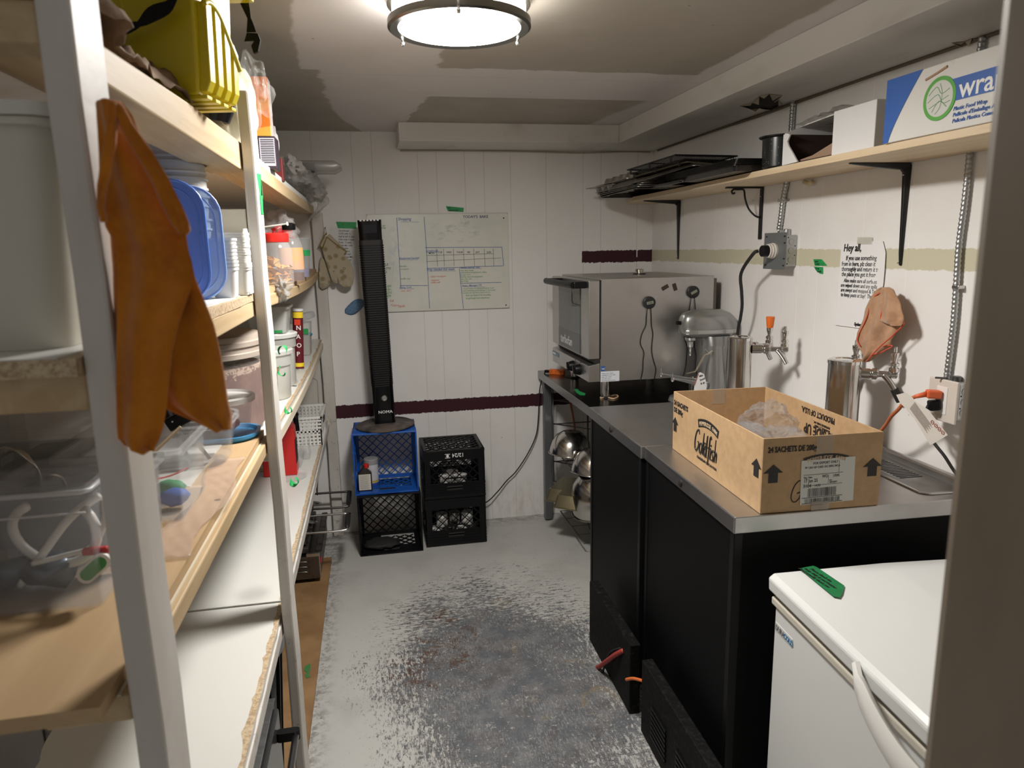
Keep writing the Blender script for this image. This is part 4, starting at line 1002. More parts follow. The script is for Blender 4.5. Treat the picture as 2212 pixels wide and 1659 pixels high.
obj('red_switch', MB().box((GX,3.37,.095),(GX+.006,3.395,.12)), simple('red_rocker',(.5,.02,.03),.3), gr, bev=.002)
obj('front_trough', MB().box((GX-.02,3.38,.15),(GX+.01,3.88,.168)), CAST, gr, bev=.004)
for k,(y0,y1) in enumerate(((3.36,3.59),(3.63,3.87))):
    obj('lower_plate', MB().box((GX-.29,y0,.155),(GX-.05,y1,.185)), CAST, gr, bev=.006)
    obj('upper_plate', MB().box((GX-.29,y0+.01,.195),(GX-.06,y1-.01,.225)).box((GX-.27,y0+.03,.225),(GX-.10,y1-.03,.262)), CAST, gr, bev=.006)
    hz = .262+.022*k; hx = GX+.138
    obj('handle_bar', MB().tube([(GX-.25,y0+.015,.25),(GX-.16,y0+.012,hz-.005),(hx-.03,y0+.012,hz-.01),(hx,y0+.04,hz),(hx,y1-.04,hz),(hx-.02,y1-.012,hz-.0),(GX-.16,y1-.012,hz),(GX-.25,y1-.015,.25)],.0062,10,smooth=4), CHROMEB if k==0 else simple('dark_bar',(.10,.09,.085),.3,.9), gr, smooth=True)
    obj('grip', MB().tube([(hx,y0+.045,hz),(hx,y1-.045,hz)],.013,14), BLACKR, gr, smooth=40)
    obj('spring_bracket', MB().tube([(GX-.12,y0+.05,.262),(GX-.12,y0+.05,.30),(GX-.03,y0+.06,.29),(GX-.02,y1-.06,.25),(GX-.10,y1-.05,.262)],.005,8,smooth=3), CHROMEB, gr, smooth=True)
for yy in (3.37,3.86):
    for xx in (GX-.29,GX-.05): obj('foot', MB().lathe([(.016,0),(.018,.023)],14,(xx,yy,.0125)), BLACKR, gr)
single('steel_plate', MB().prism([(3.70,.33),(3.93,.47),(3.93,.56),(3.78,.50),(3.66,.40)],'x',-.345,-.340), DSTEEL, 'dark drilled steel plate standing behind the panini grill','plate', bev=.001)
tb = thing('rubbish_bin','black round bin with a grey lid under the shelving behind the oven','bin',(-.50,2.05,.0125))
bxr = P(606,1420,'y',1.95).x
tc = Vector((bxr-.165,2.0,.0125))
obj('body', MB().lathe([(.13,0),(.158,.46)],40,tc), GLOSSBLK, tb, smooth=35)
for a in (-50,-30,-10,10): obj('rib', MB().bar(tc+Vector((.133*math.cos(R(a)),.133*math.sin(R(a)),.01)),tc+Vector((.160*math.cos(R(a)),.160*math.sin(R(a)),.45)),.010,.006,(1,0,0)), BLACK, tb)
obj('lid', MB().lathe([(.165,.44),(.170,.445),(.170,.475),(.160,.485),(.14,.487),(.02,.495)],40,tc), simple('mid_grey_lid',(.17,.17,.175),.4), tb, smooth=25)
ov_ = thing('countertop_oven','black oven with a round steel door handle under the bottom shelf by the near post','oven',(-.48,1.25,0))
obj('body', MB().box((-.70,.95,.03),(-.276,1.56,.577)), simple('scuffed_black_enamel',(.022,.022,.024),.35,var=(.05,.05,.05),scale=12), ov_, bev=.005)
obj('top_trim', MB().box((-.318,.95,.5772),(-.274,1.562,.5795)), brushed('scuffed_grey_trim',(.22,.22,.22),.4,(1,8,1),20), ov_, bev=.001)
obj('door', MB().box((-.2765,.97,.12),(-.266,1.550,.560)), simple('dark_grey_door',(.06,.06,.062),.25,.4), ov_, bev=.003)
hp = P(645,1562,'x',-.212)
for yy in (1.50,1.02): obj('handle_bracket', MB().rr([(0,.026,.010,.009),(.022,.026,.010,.009)],(-.242,yy,.512),n=4), BLACK, ov_, smooth=35)
obj('handle_bar', MB().tube([(-.225,1.50,.523),(-.225,1.02,.523)],.0075,14), CHROMEB, ov_, smooth=True)
for xx in (-.66,-.31):
    for yy in (1.0,1.53): obj('foot', MB().lathe([(.018,0),(.018,.031)],14,(xx,yy,0)), BLACKR, ov_)

# ------------------------------------------------------------------ back wall
WB = D-.0145
wb_ = thing('whiteboard','frameless whiteboard covered in handwritten kitchen notes on the back wall','whiteboard',(.38,D-.004,1.27))
bl,br,brb,blb = P(793,463,'y',WB),P(1097,464,'y',WB),P(1097,665,'y',WB),P(839,671,'y',WB)
bl.x = -.005; zt,zb_ = 1.789,1.267
m = M('whiteboard_surface',(.66,.655,.58),.25,spec=.6); c = m.mix((.76,.75,.68),(.64,.67,.60), m.noise(5,5,.6,off=2).step(.45,.7)*.7)
x,y,z = m.xyz(); nn = m.noise(16,6,.75,stretch=(1,1,2.2))
sm = nn.step(.5,.62)*(((x-.47)/.16)*((x-.47)/.16)+((z-1.70)/.07)*((z-1.70)/.07)).step(1.2,.3)
c = m.mix(c,(.30,.38,.35),sm*.5)
sm2 = m.noise(13,5,.7,off=5).step(.5,.62)*(((x-.17)/.08)*((x-.17)/.08)+((z-1.60)/.2)*((z-1.60)/.2)).step(1.2,.2)
c = m.mix(c,(.42,.52,.62),sm2*.4); m.setc(c); m.setr(m.noise(8,4)*.3+.2)
obj('board', MB().rr([(0,(br.x-bl.x)/2,(zt-zb_)/2,.012),(.010,(br.x-bl.x)/2,(zt-zb_)/2,.012)],T=Matrix.Translation(((bl.x+br.x)/2,D-.001,(zt+zb_)/2))@Matrix.Rotation(R(90),4,'X')), m.mat, wb_, smooth=35)
ped = simple('pale_board_edge',(.60,.58,.54),.4); obj('edge_strip', MB().box((bl.x,D-.0125,zt-.001),(br.x,D-.001,zt+.003)), ped, wb_); obj('edge_strip', MB().box((bl.x,D-.0125,zb_-.003),(br.x,D-.001,zb_+.001)), ped, wb_)
for px,py in ((1088,471),(1093,659)): obj('screw', MB().sphere(P(px,py,'y',D-.0115),.004,(1,.4,1)), INK, wb_)
def wt(mb, px, py, s, size, sx=.9, shear=.15, rot=0):
    o = P(px,py,'y',D-.0113); o.y = D-.0113
    return text(mb, s, size, frame(o,(math.cos(rot),0,math.sin(rot)),(-math.sin(rot),0,math.cos(rot))), .0004, sx=sx, shear=shear)
def wl(mb, a, b, w=.0028):
    A_,B_ = P(*a,'y',D-.0112),P(*b,'y',D-.0112); return mb.bar(A_,B_,.0006,w,(0,0,1)) if abs(A_.x-B_.x)>abs(A_.z-B_.z) else mb.bar(A_,B_,w,.0006,(0,1,0))
bi = MB()
for a,b in (((857,470),(866,620)),((916,468),(921,535)),((921,535),(928,667)),((918,535),(1084,534)),((1084,534),(1088,574)),((1088,574),(922,580)),((992,579),(1001,667)),((864,617),(924,617)),((995,612),(1083,610))): wl(bi,a,b)
for a,b in (((866,479),(905,480)),((863,561),(903,561)),((863,624),(895,624)),((925,586),(985,585)),((994,580),(1040,580)),((999,619),(1048,620)),((920,545),(945,545))): wl(bi,a,b,.0015)
wt(bi,860,476,'Shopping',.021); wt(bi,863,560,'Equipment needed',.015,.95); wt(bi,863,623,'Baking Tools',.014); wt(bi,922,585,'Prep needed this week',.0195,.85)
wt(bi,994,580,'Needed cleaning Tasks',.014,.85); wt(bi,998,619,'Notes / Messages / FYI',.015,.8); wt(bi,920,545,'SCHEDULE',.016,.85)
tb_ = MB(); wt(tb_,1000,471,"TODAY'S  BAKE",.020,1.0,0)
obj('blue_writing', bi, BLUEINK, wb_); obj('dark_blue_title', tb_, simple('navy_ink',(.01,.03,.12),.6), wb_)
ki = MB()
for i,(px,s_) in enumerate(((926,'MON'),(946,'TUE'),(964,'WED'),(986,'THUR'),(1009,'FRI'),(1027,'SAT'),(1051,'SUN'))): wt(ki,px,549-(i>0)*2,s_,.0145,.9,.1)
for px in (943,958,979,1001,1023,1046,1065): wl(ki,(px,537),(px+2,575),.0018)
for a,b in (((922,552),(1065,548)),((921,565),(1083,557)),): wl(ki,a,b,.0018)
wt(ki,832,574,'L3',.018); wt(ki,833,582,'2TO',.016); wt(ki,833,590,'S',.016)
obj('black_writing', ki, INK, wb_)
gi = MB()
for i,s_ in enumerate(('clean deep freeze','under/behind Grease/work surface','storage room','Shelving wiped & reorganized','clean mop sink','label fridge')): wt(gi,994,586+i*4.6,s_,.0118,.9)
for i,s_ in enumerate(("- If you'll notice one cleaning list above. If you",'notice something needs cleaning or more paper','attention etc. feel free to add to this list')): wt(gi,999,625+i*4.6,s_,.0108,.9)
wt(gi,1003,640,'- Only use Speed 2 for kneading',.0135,.85); wt(gi,1006,646,'dough/dough hook attachment',.0128,.85)
wt(gi,863,577,'blender',.014); wt(gi,865,583,'containers',.012); wt(gi,865,604,'muffin tins',.014); wt(gi,825,489,'ups',.014); wt(gi,823,494,'wrap',.014)
for k in range(4): wt(gi,836,620+7*k,'@%s'%'8oQ8'[k],.016)
obj('green_writing', gi, GREENINK, wb_)
ri = MB(); wt(ri,928,599,'- sharp red peppers',.0125); wt(ri,929,607,'- tomatoes',.0125); wt(ri,928,612,'- muffin stuff',.0125); wt(ri,864,630,'- mixer  with 3',.011)
wt(ri,842,652,'0.8',.018,.9,.15,-.1); wt(ri,844,660,'CLATTER',.016,.9,.1,-.25); wt(ri,868,664,'W',.018)
obj('red_writing', ri, REDINK, wb_)
tape_strip('tape_label',[(963,445),(1002,449),(1001,458),(967,456)],'y',D-.0008,'green tape label above the whiteboard')
tl = MB(); wt(tl,967,450,'MESS',.008); wt(tl,970,456,'IMPORTANT',.010,.9)
single('tape_lettering', tl, INK, 'black lettering on the green tape above the whiteboard','lettering', origin=P(985,452,'y',D-.0015)) if False else obj('lettering', tl, INK, bpy.data.objects['tape_label.002'] if 'tape_label.002' in bpy.data.objects else None)
# recipe sheet
rn = thing('recipe_sheet','handwritten recipe sheet taped to the back wall left of the whiteboard','paper',P(740,568,'y',D))
obj('paper', MB().rings([[P(a,b,'y',D-.003+dz) for a,b in ((714,490),(790,490),(790,572),(717,570))] for dz in (0,.0006)]), PAPER, rn)
rw = MB()
for i,s_ in enumerate(('Quickbread','3.25% milk 1L','Half & half 1L box','Club soda 3 cases','Tonic   3 cases','ginger ale / cola','       1 case','Orange Juice','     Bread loaf','1 loaf Bread Mix','cereal  4 cases','soda  1 box')): 
    o = P(731,500+i*6.3,'y',D-.0034); o.y=D-.0034; text(rw, s_, .0135, frame(o,(1,0,-.03),(0.03,0,1)), .0003, sx=.85, shear=.1)
obj('writing', rw, INK, rn)
tape_strip('tape_strip',[(726,479),(770,480),(770,494),(730,493)],'y',D-.0042,'dark green tape holding the recipe sheet')
# oven mitts
MITT = M('leaf_print_mitt',(.40,.33,.22),.85); v_ = MITT.voro(28); c = MITT.mix((.42,.36,.25),(.27,.21,.10),v_.step(.30,.25)); c = MITT.mix(c,(.10,.07,.04),(v_-.33).abs().step(.03,.01)*.7); c = MITT.mix(c,(.14,.09,.05),MITT.xyz()[2].step(1.53,1.40)*MITT.noise(20,5).step(.4,.7)*.6); MITT.setc(c); MITT.bump(v_,.4,.004); MITT=MITT.mat
def mitt(name,label,px,y,cuff=None):
    t = thing(name,label,'oven mitt',P(px[0][0],px[0][1],'y',y))
    o = obj('mitt', MB().rings([[P(a,b,'y',y+.010) for a,b in px],[P(a,b,'y',y-.012) for a,b in px]]), MITT, t, bev=.006)
    if cuff: obj('binding', MB().tube([P(a,b,'y',y-.013) for a,b in cuff],.0035,8), simple('olive_binding',(.24,.17,.06),.8), t, smooth=True)
    return t
mitt('oven_mitt','leaf patterned oven mitt hanging in front with its cuff up and thumb at the left',[(703,512),(712,505),(750,543),(745,552),(757,565),(764,585),(765,600),(762,615),(753,622),(742,620),(733,613),(729,600),(730,612),(724,614),(717,606),(710,585),(702,560),(695,535),(690,528)],D-.088,[(705,503),(697,517),(690,532),(696,537),(706,512),(725,527),(748,543),(744,550)])
mitt('oven_mitt','browner oven mitt hanging behind the leaf patterned one',[(694,553),(703,565),(710,590),(716,607),(712,618),(706,622),(696,626),(689,618),(688,590),(690,565)],D-.064)
mn = P(704,492,'y',D-.01)
single('wall_nail', MB().tube([P(702,492,'y',D-.001),P(703,491,'y',D-.10)],.002,8), simple('rusty_nail',(.20,.10,.05),.6,.5), 'rusty nail holding the oven mitts','nail')
single('hanging_loop', MB().tube([P(703,492,'y',D-.088),P(699,510,'y',D-.090),P(706,507,'y',D-.090)],.0018,6,closed=True), simple('olive_loop',(.30,.20,.07),.8),'cloth loop by which the mitts hang from the nail','loop')
single('blue_cloth', MB().grid(lambda u,v: P(745+42*u,668-22*math.sin(u*2.2)*(1-.2*v)+(12 if u<.1 else 0)*0+26*v*math.sin(u*2.6+.3),'y',D-.004-.014*math.sin(u*3)*math.sin(v*3)),16,8), simple('blue_mesh_cloth',(.16,.27,.42),.9,var=(.10,.18,.30),scale=120), 'blue mesh dishcloth tucked against the wall behind the tower fan','cloth', solid=.002, smooth=True)

# ------------------------------------------------------------------ milk crates
def crate(T,label,mat,W_=.33,L_=.33,H_=.27,group=None,handle=True,text_=None,front_lattice=True):
    t = thing('milk_crate',label,'crate',mx=T,group=group)
    w,l,h,k = W_/2,L_/2,H_,.006
    for sx in (-1,1):
        for sy in (-1,1): obj('corner_post', MB().box((min(sx*w,sx*(w-.035)),min(sy*l,sy*(l-.004)),0),(max(sx*w,sx*(w-.035)),max(sy*l,sy*(l-.006)),h),T).box((min(sx*w,sx*(w-.006)),min(sy*l,sy*(l-.035)),0),(max(sx*w,sx*(w-.006)),max(sy*l,sy*(l-.035)),h),T), mat, t, bev=.0015)
    def ringband(z0,z1,o=.0,th_=.006):
        m_ = MB()
        m_.box((-w-o,-l-o,z0),(w+o,-l+th_,z1),T).box((-w-o,l-th_,z0),(w+o,l+o,z1),T).box((-w-o,-l+th_,z0),(-w+th_,l-th_,z1),T).box((w-th_,-l+th_,z0),(w+o,l-th_,z1),T)
        return m_
    obj('rim', ringband(h-.014,h,.002), mat, t, bev=.002); obj('ribbed_band', ringband(h-.082,h-.014,-.002,.004), mat, t)
    obj('lower_band', ringband(0,.012,.001), mat, t, bev=.001)
    m_ = ringband(h-.030,h-.024,.0015)
    for z in (h-.046,h-.062,h-.078,h-.086): m_.b.from_mesh(ringband(z,z+.006,.0015).mesh('x',mat))
    obj('horizontal_ribs', m_, mat, t)
    def lattice(f, W2, H2, x0, z0, n=7):
        m_ = MB(); st_ = (W2+H2)/ (n*1.6)
        for s_ in (1,-1):
            c_ = -H2
            while c_ < W2:
                # line x - s*z = c
                pts=[]
                x_a,z_a = (c_,0); x_b,z_b=(c_+H2,H2)
                if x_a<0: z_a=-x_a; x_a=0
                if x_b>W2: z_b=H2-(x_b-W2); x_b=W2
                if z_b-z_a>.004:
                    p=(x_a,z_a);q=(x_b,z_b)
                    if s_<0: p=(W2-x_a,z_a); q=(W2-x_b,z_b)
                    m_.bar(f(x0+p[0],z0+p[1]),f(x0+q[0],z0+q[1]),.0045,.005,(T.to_3x3()@(f_n)).normalized())
                c_ += st_
        return m_
    for nm,f,f_n,W2 in (('side',lambda a,b:T@Vector((a,-l+.004,b)),Vector((0,1,0)),W_-.07),('side',lambda a,b:T@Vector((a,l-.004,b)),Vector((0,1,0)),W_-.07),
                    ('side',lambda a,b:T@Vector((-w+.004,a,b)),Vector((1,0,0)),L_-.07),('side',lambda a,b:T@Vector((w-.004,a,b)),Vector((1,0,0)),L_-.07)):
        obj('lattice_side', lattice(f,W2,h-.084-.045,-W2/2,.045,5), mat, t)
        if handle:
            # grip slot surround near the open end
            obj('grip_slot', MB().bar(f(-.044,h-.056),f(.044,h-.056),.011,.026,(T.to_3x3()@Vector((0,0,1)))), INK, t, bev=.003)
            m_ = MB(); pts=[(-.085,h-.084),(-.060,h-.092),(-.045,h-.112),(.045,h-.112),(.060,h-.092),(.085,h-.084)]
            for a_,b_ in zip(pts,pts[1:]): m_.bar(f(*a_),f(*b_),.006,.010,(T.to_3x3()@f_n))
            obj('handle_frame', m_, mat, t)
    f_n = Vector((0,0,1))
    obj('base_grid', lattice(lambda a,b:T@Vector((a,b,.004)),W_-.03,L_-.03,-(W_-.03)/2,-(L_-.03)/2,8), mat, t)
    m_ = MB()
    for a_ in (-1,1): m_.box((min(a_*w,a_*(w-.02)),-l,0),(max(a_*w,a_*(w-.02)),l,.008),T).box((-w,min(a_*l,a_*(l-.02)),0),(w,max(a_*l,a_*(l-.02)),.008),T)
    obj('base_frame', m_, mat, t, bev=.001)
    return t
lx = Matrix.Rotation(R(90),4,'X')                     # opening (+z) turned towards the camera (-y)
Cx1 = .030
# black crate lying on its side on the floor, blue one on top of it
cA = crate(Matrix.Translation((Cx1,3.885,.166))@lx,'black milk crate lying on its side on the floor under the blue crate',BLKCR,H_=.275)
cB = crate(Matrix.Translation((Cx1-.003,3.905,.499))@Matrix.Rotation(R(-1),4,'Z')@lx,'blue milk crate lying on its side under the tower fan',BLUECR,H_=.275)
# solid floor panel with a grip slot near the opening of each lying crate
for cr_,mt_,zf,nm_ in ((cA,BLKCR,.0085,'inner'),(cB,BLUECR,.3425,'inner')):
    mb = MB().box((Cx1-.15,3.63,zf-.003),(Cx1-.055,3.86,zf)).box((Cx1+.055,3.63,zf-.003),(Cx1+.15,3.70,zf)).box((Cx1-.055,3.665,zf-.003),(Cx1+.055,3.70,zf)).box((Cx1-.055,3.615,zf-.003),(Cx1+.055,3.638,zf))
    obj('floor_panel', mb, mt_, cr_)
    obj('floor_lattice', MB().box((Cx1-.15,3.70,zf-.004),(Cx1+.15,3.705,zf)), mt_, cr_)
flip = Matrix.Rotation(R(180),4,'X')
cx2 = .383
c3_ = crate(Matrix.Translation((cx2,3.795,.268))@flip,'black milk crate standing on the floor under the crate marked 12/24',BLKCR,H_=.262,L_=.31,group=None)
c4_ = crate(Matrix.Translation((cx2+.001,3.795,.541))@flip,'upper black milk crate with white 12/24 printed upside down',BLKCR,H_=.268,L_=.31)
ct = MB(); Tt = frame((cx2+.055,3.6385,.541-.018),(-1,0,0),(0,0,-1))
text(ct,'12/24',.030,Tt,.0006,sx=.95)
Tt = frame((cx2-.020,3.6385,.541-.018),(-1,0,0),(0,0,-1)); ct.box((0,.0,0),(.028,.003,.0006),Tt).box((0,.020,0),(.028,.023,.0006),Tt).lathe([(.006,0),(.0075,.0006)],20,T=Tt@Matrix.Translation((.014,.0115,0)))
for cr_ in (c4_,c3_):
    z0 = .541 if cr_ is c4_ else .268
    obj('upper_band', MB().box((cx2-.165,3.6395,z0-.055),(cx2+.165,3.644,z0)).box((cx2+.160,3.644,z0-.055),(cx2+.165,3.94,z0)).box((cx2-.165,3.644,z0-.055),(cx2-.160,3.94,z0)), BLKCR, cr_)
obj('printed_marking', ct, WHITEP, c4_)
rnd = random.Random(9)
for i,(dx,dy,z0) in enumerate(((-.10,.0,.012),(-.03,.0,.012),(.04,.0,.012),(.11,.0,.012),(-.07,.0,.09),(.0,.0,.09),(.07,.0,.09))):
    single('tin_can', MB().lathe([(.030,0),(.032,.004),(.032,.068),(.030,.072)],24,(cx2+dx,3.72+.01*(i%2),z0)), CHROMEB if i%2 else WHITEPL, ['leftmost','second from left','third from left','rightmost','upper left','upper middle','upper right'][i]+' of the shiny cans showing through the lower black crate','can','cans in the lower black crate',smooth=35)
for i,(dx,z0) in enumerate(((-.045,.285),(.045,.285),(.0,.285))):
    single('white_cup', MB().lathe([(.026,0),(.036,.085),(.038,.086),(.038,.090),(.03,.092)],24,(cx2+dx*.9,3.73+.07*(i==2),z0)), WHITEPL, ['left white cup inside the upper black crate','right white cup inside the upper black crate','rear white cup inside the upper black crate'][i],'cup','cups in the upper black crate',smooth=35)
# bottle and spray tin in the blue crate
bo = Vector((P(790,1060,'y',3.68).x,3.69,.344))
t = thing('peroxide_bottle','black square bottle with a white text label and red cap inside the blue crate','bottle',bo)
obj('body', MB().rr([(0,.036,.022,.006),(.095,.036,.022,.006),(.122,.010,.009,.004),(.132,.009,.009,.004)],bo), simple('brown_black_plastic',(.02,.013,.010),.3), t, smooth=35)
obj('cap', MB().lathe([(.013,.122),(.014,.126),(.014,.140),(.011,.143)],20,bo+Vector((.010,0,0))), RED, t, smooth=35)
obj('label', MB().box((bo.x-.032,bo.y-.0228,bo.z+.006),(bo.x+.030,bo.y-.0222,bo.z+.092)), PAPERD, t)
lt = MB()
for i in range(16): lt.box((bo.x-.028,bo.y-.0232,bo.z+.012+i*.0049),(bo.x+.02+.006*math.sin(i*2.3),bo.y-.0229,bo.z+.0134+i*.0049))
obj('label_text', lt, simple('grey_text',(.18,.18,.18),.6), t)
so = Vector((bo.x+.035,3.775,.344))
t = thing('spray_tin','grey and white round tin behind the black bottle in the blue crate','tin',so)
obj('body', MB().lathe([(.037,0),(.037,.12),(.034,.126)],28,so), simple('white_tin',(.55,.56,.60),.35), t, smooth=35)
obj('lid', MB().lathe([(.039,.120),(.039,.145),(.035,.149),(.01,.150)],28,so), simple('grey_tin_lid',(.33,.33,.33),.4), t, smooth=35)
obj('colour_band', MB().lathe([(.0374,.018),(.0374,.030)],28,so,close0=False,close1=False), simple('gold_band',(.55,.42,.08),.4), t)
obj('blue_band', MB().lathe([(.0374,.0),(.0374,.016)],28,so,close0=False,close1=False), simple('blue_band',(.03,.08,.35),.4), t)
single('burst_ball', MB().sphere((Cx1-.05,3.70,.03),.075,(1.3,.9,.28),3,.3,2), BLACKR, 'flattened black rubber bag lying in the lower side-lying crate','bag', smooth=True)

# ------------------------------------------------------------------ tower fan
fc = Vector((.032,3.775,.667)); lean = Matrix.Translation(fc)@Matrix.Rotation(R(-1.3),4,'Y')
fn = thing('tower_fan','tall black tower fan with a round base standing on the blue crate','fan',mx=lean)
dust = simple('dusty_black_base',(.025,.022,.020),.5,var=(.13,.10,.085),scale=14)
obj('base', MB().lathe([(.152,0),(.157,.004),(.157,.010),(.14,.018),(.07,.026),(.02,.027)],56,T=lean), dust, fn, smooth=30)
FW = lambda z: .060 if z > .95 else .056
mb = MB().rr([(.024,.055,.055,.020),(.20,.056,.058,.020),(1.02,.058,.062,.022),(1.085,.060,.062,.022)],T=lean@Matrix.Translation((0,0,0)),n=5)
obj('column', mb, GLOSSBLK, fn, smooth=35)
gm = MB()
for i in range(62):
    z = .235+i*.0118; k = .0535+(z-.2)*.0075
    gm.rr([(z,k+.004,.0625+(z-.2)*.006,.022),(z+.0048,k+.004,.0625+(z-.2)*.006,.022)],T=lean,n=4,close0=True,close1=True)
obj('louvre_grille', gm, BLACK, fn)
obj('grille_recess', MB().rr([(.228,.0545,.0585,.02),(.985,.060,.064,.02)],T=lean,n=4), INK, fn)
tm = MB()
for i in range(6): tm.box((-.048+i*.017,-.066,1.079),(-.038+i*.017,-.040,1.0865),lean)
obj('top_vents', tm, WHITEP, fn)
obj('display', MB().box((-.034,-.0635,1.02),(.034,-.0620,1.062),lean), simple('dark_display',(.02,.02,.025),.08), fn, bev=.001)
obj('knob', MB().lathe([(.017,0),(.0165,.004),(.013,.007),(.003,.008)],28,T=lean@Matrix.Translation((.006,-.0585,.165))@Matrix.Rotation(R(90),4,'X')), CHROMEB, fn, smooth=35)
nt_ = MB(); text(nt_,'NOMA',.0215,lean@frame((.006,-.0585,.083),(1,0,0),(0,0,1)),.0005,align='CENTER',sx=1.15)
obj('lettering', nt_, WHITEP, fn)

# ------------------------------------------------------------------ steel table at the back right
TZ = .895
tbl = thing('work_table','grey legged steel work table in the back right corner under the oven','table',(1.27,3.4,0))
def slab(mb,pts,z0,z1): return mb.prism(pts,'z',z0,z1)
tp = [(.925,3.945),(.925,2.865),(1.60,2.865),(1.60,3.945)]
obj('table_top', slab(MB(),tp,TZ-.006,TZ), brushed('black_reflecting_steel_top',(.20,.195,.19),.20,(1,1,1),12,.03,dirt=(.12,.115,.11)), tbl, bev=.001)
obj('front_edge', MB().box((.922,2.865,TZ-.042),(.932,3.945,TZ-.001)), brushed('satin_edge_steel',(.34,.34,.345),.35,(1,.2,20)), tbl, bev=.001)
obj('side_rail', MB().box((.925,3.935,TZ-.042),(1.6,3.945,TZ-.006)), GREYLEG, tbl)
for x,y in ((.938,3.86),(1.55,3.86),(1.55,2.90)):
    obj('leg', MB().box((x,y,.008),(x+.045,y+.045,TZ-.042)), GREYLEG, tbl, bev=.003)
    obj('foot', MB().lathe([(.017,0),(.017,.009)],14,(x+.022,y+.022,0)), BLACKR, tbl)
obj('backsplash', MB().box((1.600,2.87,TZ-.04),(1.612,3.945,TZ+.05)), STEELT, tbl)
# wire rack hanging under the table
rk = thing('wire_rack','black wire hanging rack with bowls and loaf tins under the steel table','rack',(1.1,3.6,.3))
WIRE = simple('dark_wire',(.10,.10,.10),.35,.8)
def wr(pts,r=.0035,**k): return obj('wire', MB().tube(pts,r,8), WIRE, rk, smooth=True)
xf = P(1250,900,'y',3.72).x
wr([(.985,3.84,TZ-.045),(.985,3.84,P(1189,1040,'y',3.84).z),(1.0,3.84,P(1189,1040,'y',3.84).z-.004)])
wr([(xf,3.55,TZ-.045),(xf,3.55,.10),(xf+.012,3.55,.06),(1.45,3.55,.06)],.005)
wr([(1.5,3.84,TZ-.045),(1.5,3.84,.06)])
for z in (.735,.595,.37): wr([(.985,3.84,z),(1.5,3.84,z)]); wr([(.985,3.84,z+.003),(1.5,3.30,z+.003)])
for z in (.41,.07): 
    for k in range(5): wr([(1.02,3.82-.12*k,z),(1.5,3.82-.12*k,z)],.002)
    wr([(1.02,3.82,z),(1.02,3.34,z)])
def bowl(name,label,px,y,r,h,z0,tilt,tint=STEELB):
    c = Vector((px,y,z0)); T = Matrix.Translation(c)@Matrix.Rotation(tilt[0],4,'X')@Matrix.Rotation(tilt[1],4,'Y')
    prof = [(r+.006,0),(r+.007,.003),(r,.004),(r*.97,h*.25),(r*.88,h*.55),(r*.70,h*.82),(r*.50,h*.95),(r*.42,h),(.01,h-.004)]
    b = thing(name,label,'bowl',mx=T,group='upturned steel bowls under the table')
    obj('shell', MB().lathe(prof,48,T=T,close0=False), tint, b, smooth=35)
    obj('rolled_rim', MB().tube([T@Vector(((r+.005)*math.cos(a*math.pi/24),(r+.005)*math.sin(a*math.pi/24),.002)) for a in range(48)],.0025,6,closed=True), tint, b, smooth=True)
    return b
q = P(1228,975,'y',3.66); bowl('mixing_bowl','uppermost upturned steel mixing bowl, next to the table leg',q.x+.012,3.66,.118,.125,q.z-.012,(R(-3),R(4)))
q = P(1262,1010,'y',3.48); bowl('mixing_bowl','second upturned steel mixing bowl, half hidden by the black cooler',q.x+.035,3.44,.115,.125,q.z-.016,(R(-3),R(5)))
q = P(1275,1090,'y',3.42); bowl('mixing_bowl','lowest and deepest steel bowl with a dark base in the wire rack',q.x+.055,3.42,.150,.200,q.z-.015,(R(4),R(-16)))
LOAF = simple('champagne_loaf_tin',(.30,.265,.17),.3,.85)
for i,(px,py,y) in enumerate(((1222,1068,3.60),(1240,1082,3.50))):
    c = P(px,py,'y',y); T = Matrix.Translation(c)@Matrix.Rotation(R(-38),4,'Z')@Matrix.Rotation(R(3),4,'X')
    lt_ = thing('loaf_tin',['champagne coloured upturned loaf tin nearer the table leg','champagne coloured upturned loaf tin partly behind the lowest steel bowl'][i],'loaf tin',mx=T)
    obj('tin', MB().rr([(0,.075,.115,.012),(.003,.072,.112,.012),(.062,.058,.098,.012),(.066,.054,.094,.012)],T=T,n=4,close0=False), LOAF, lt_, smooth=35)
    obj('rim', MB().rr([(-.002,.080,.120,.014),(.002,.080,.120,.014),(.002,.072,.112,.012),(-.002,.072,.112,.012)],T=T,n=4,close0=False,close1=False), LOAF, lt_, smooth=35)
single('broom_handle', MB().tube([P(1232,868,'y',3.93),P(1241,918,'y',3.93),P(1244,980,'y',3.93)],.006,8), simple('orange_handle',(.40,.13,.05),.5), 'thin orange-brown rod behind the steel bowls','rod',smooth=True)

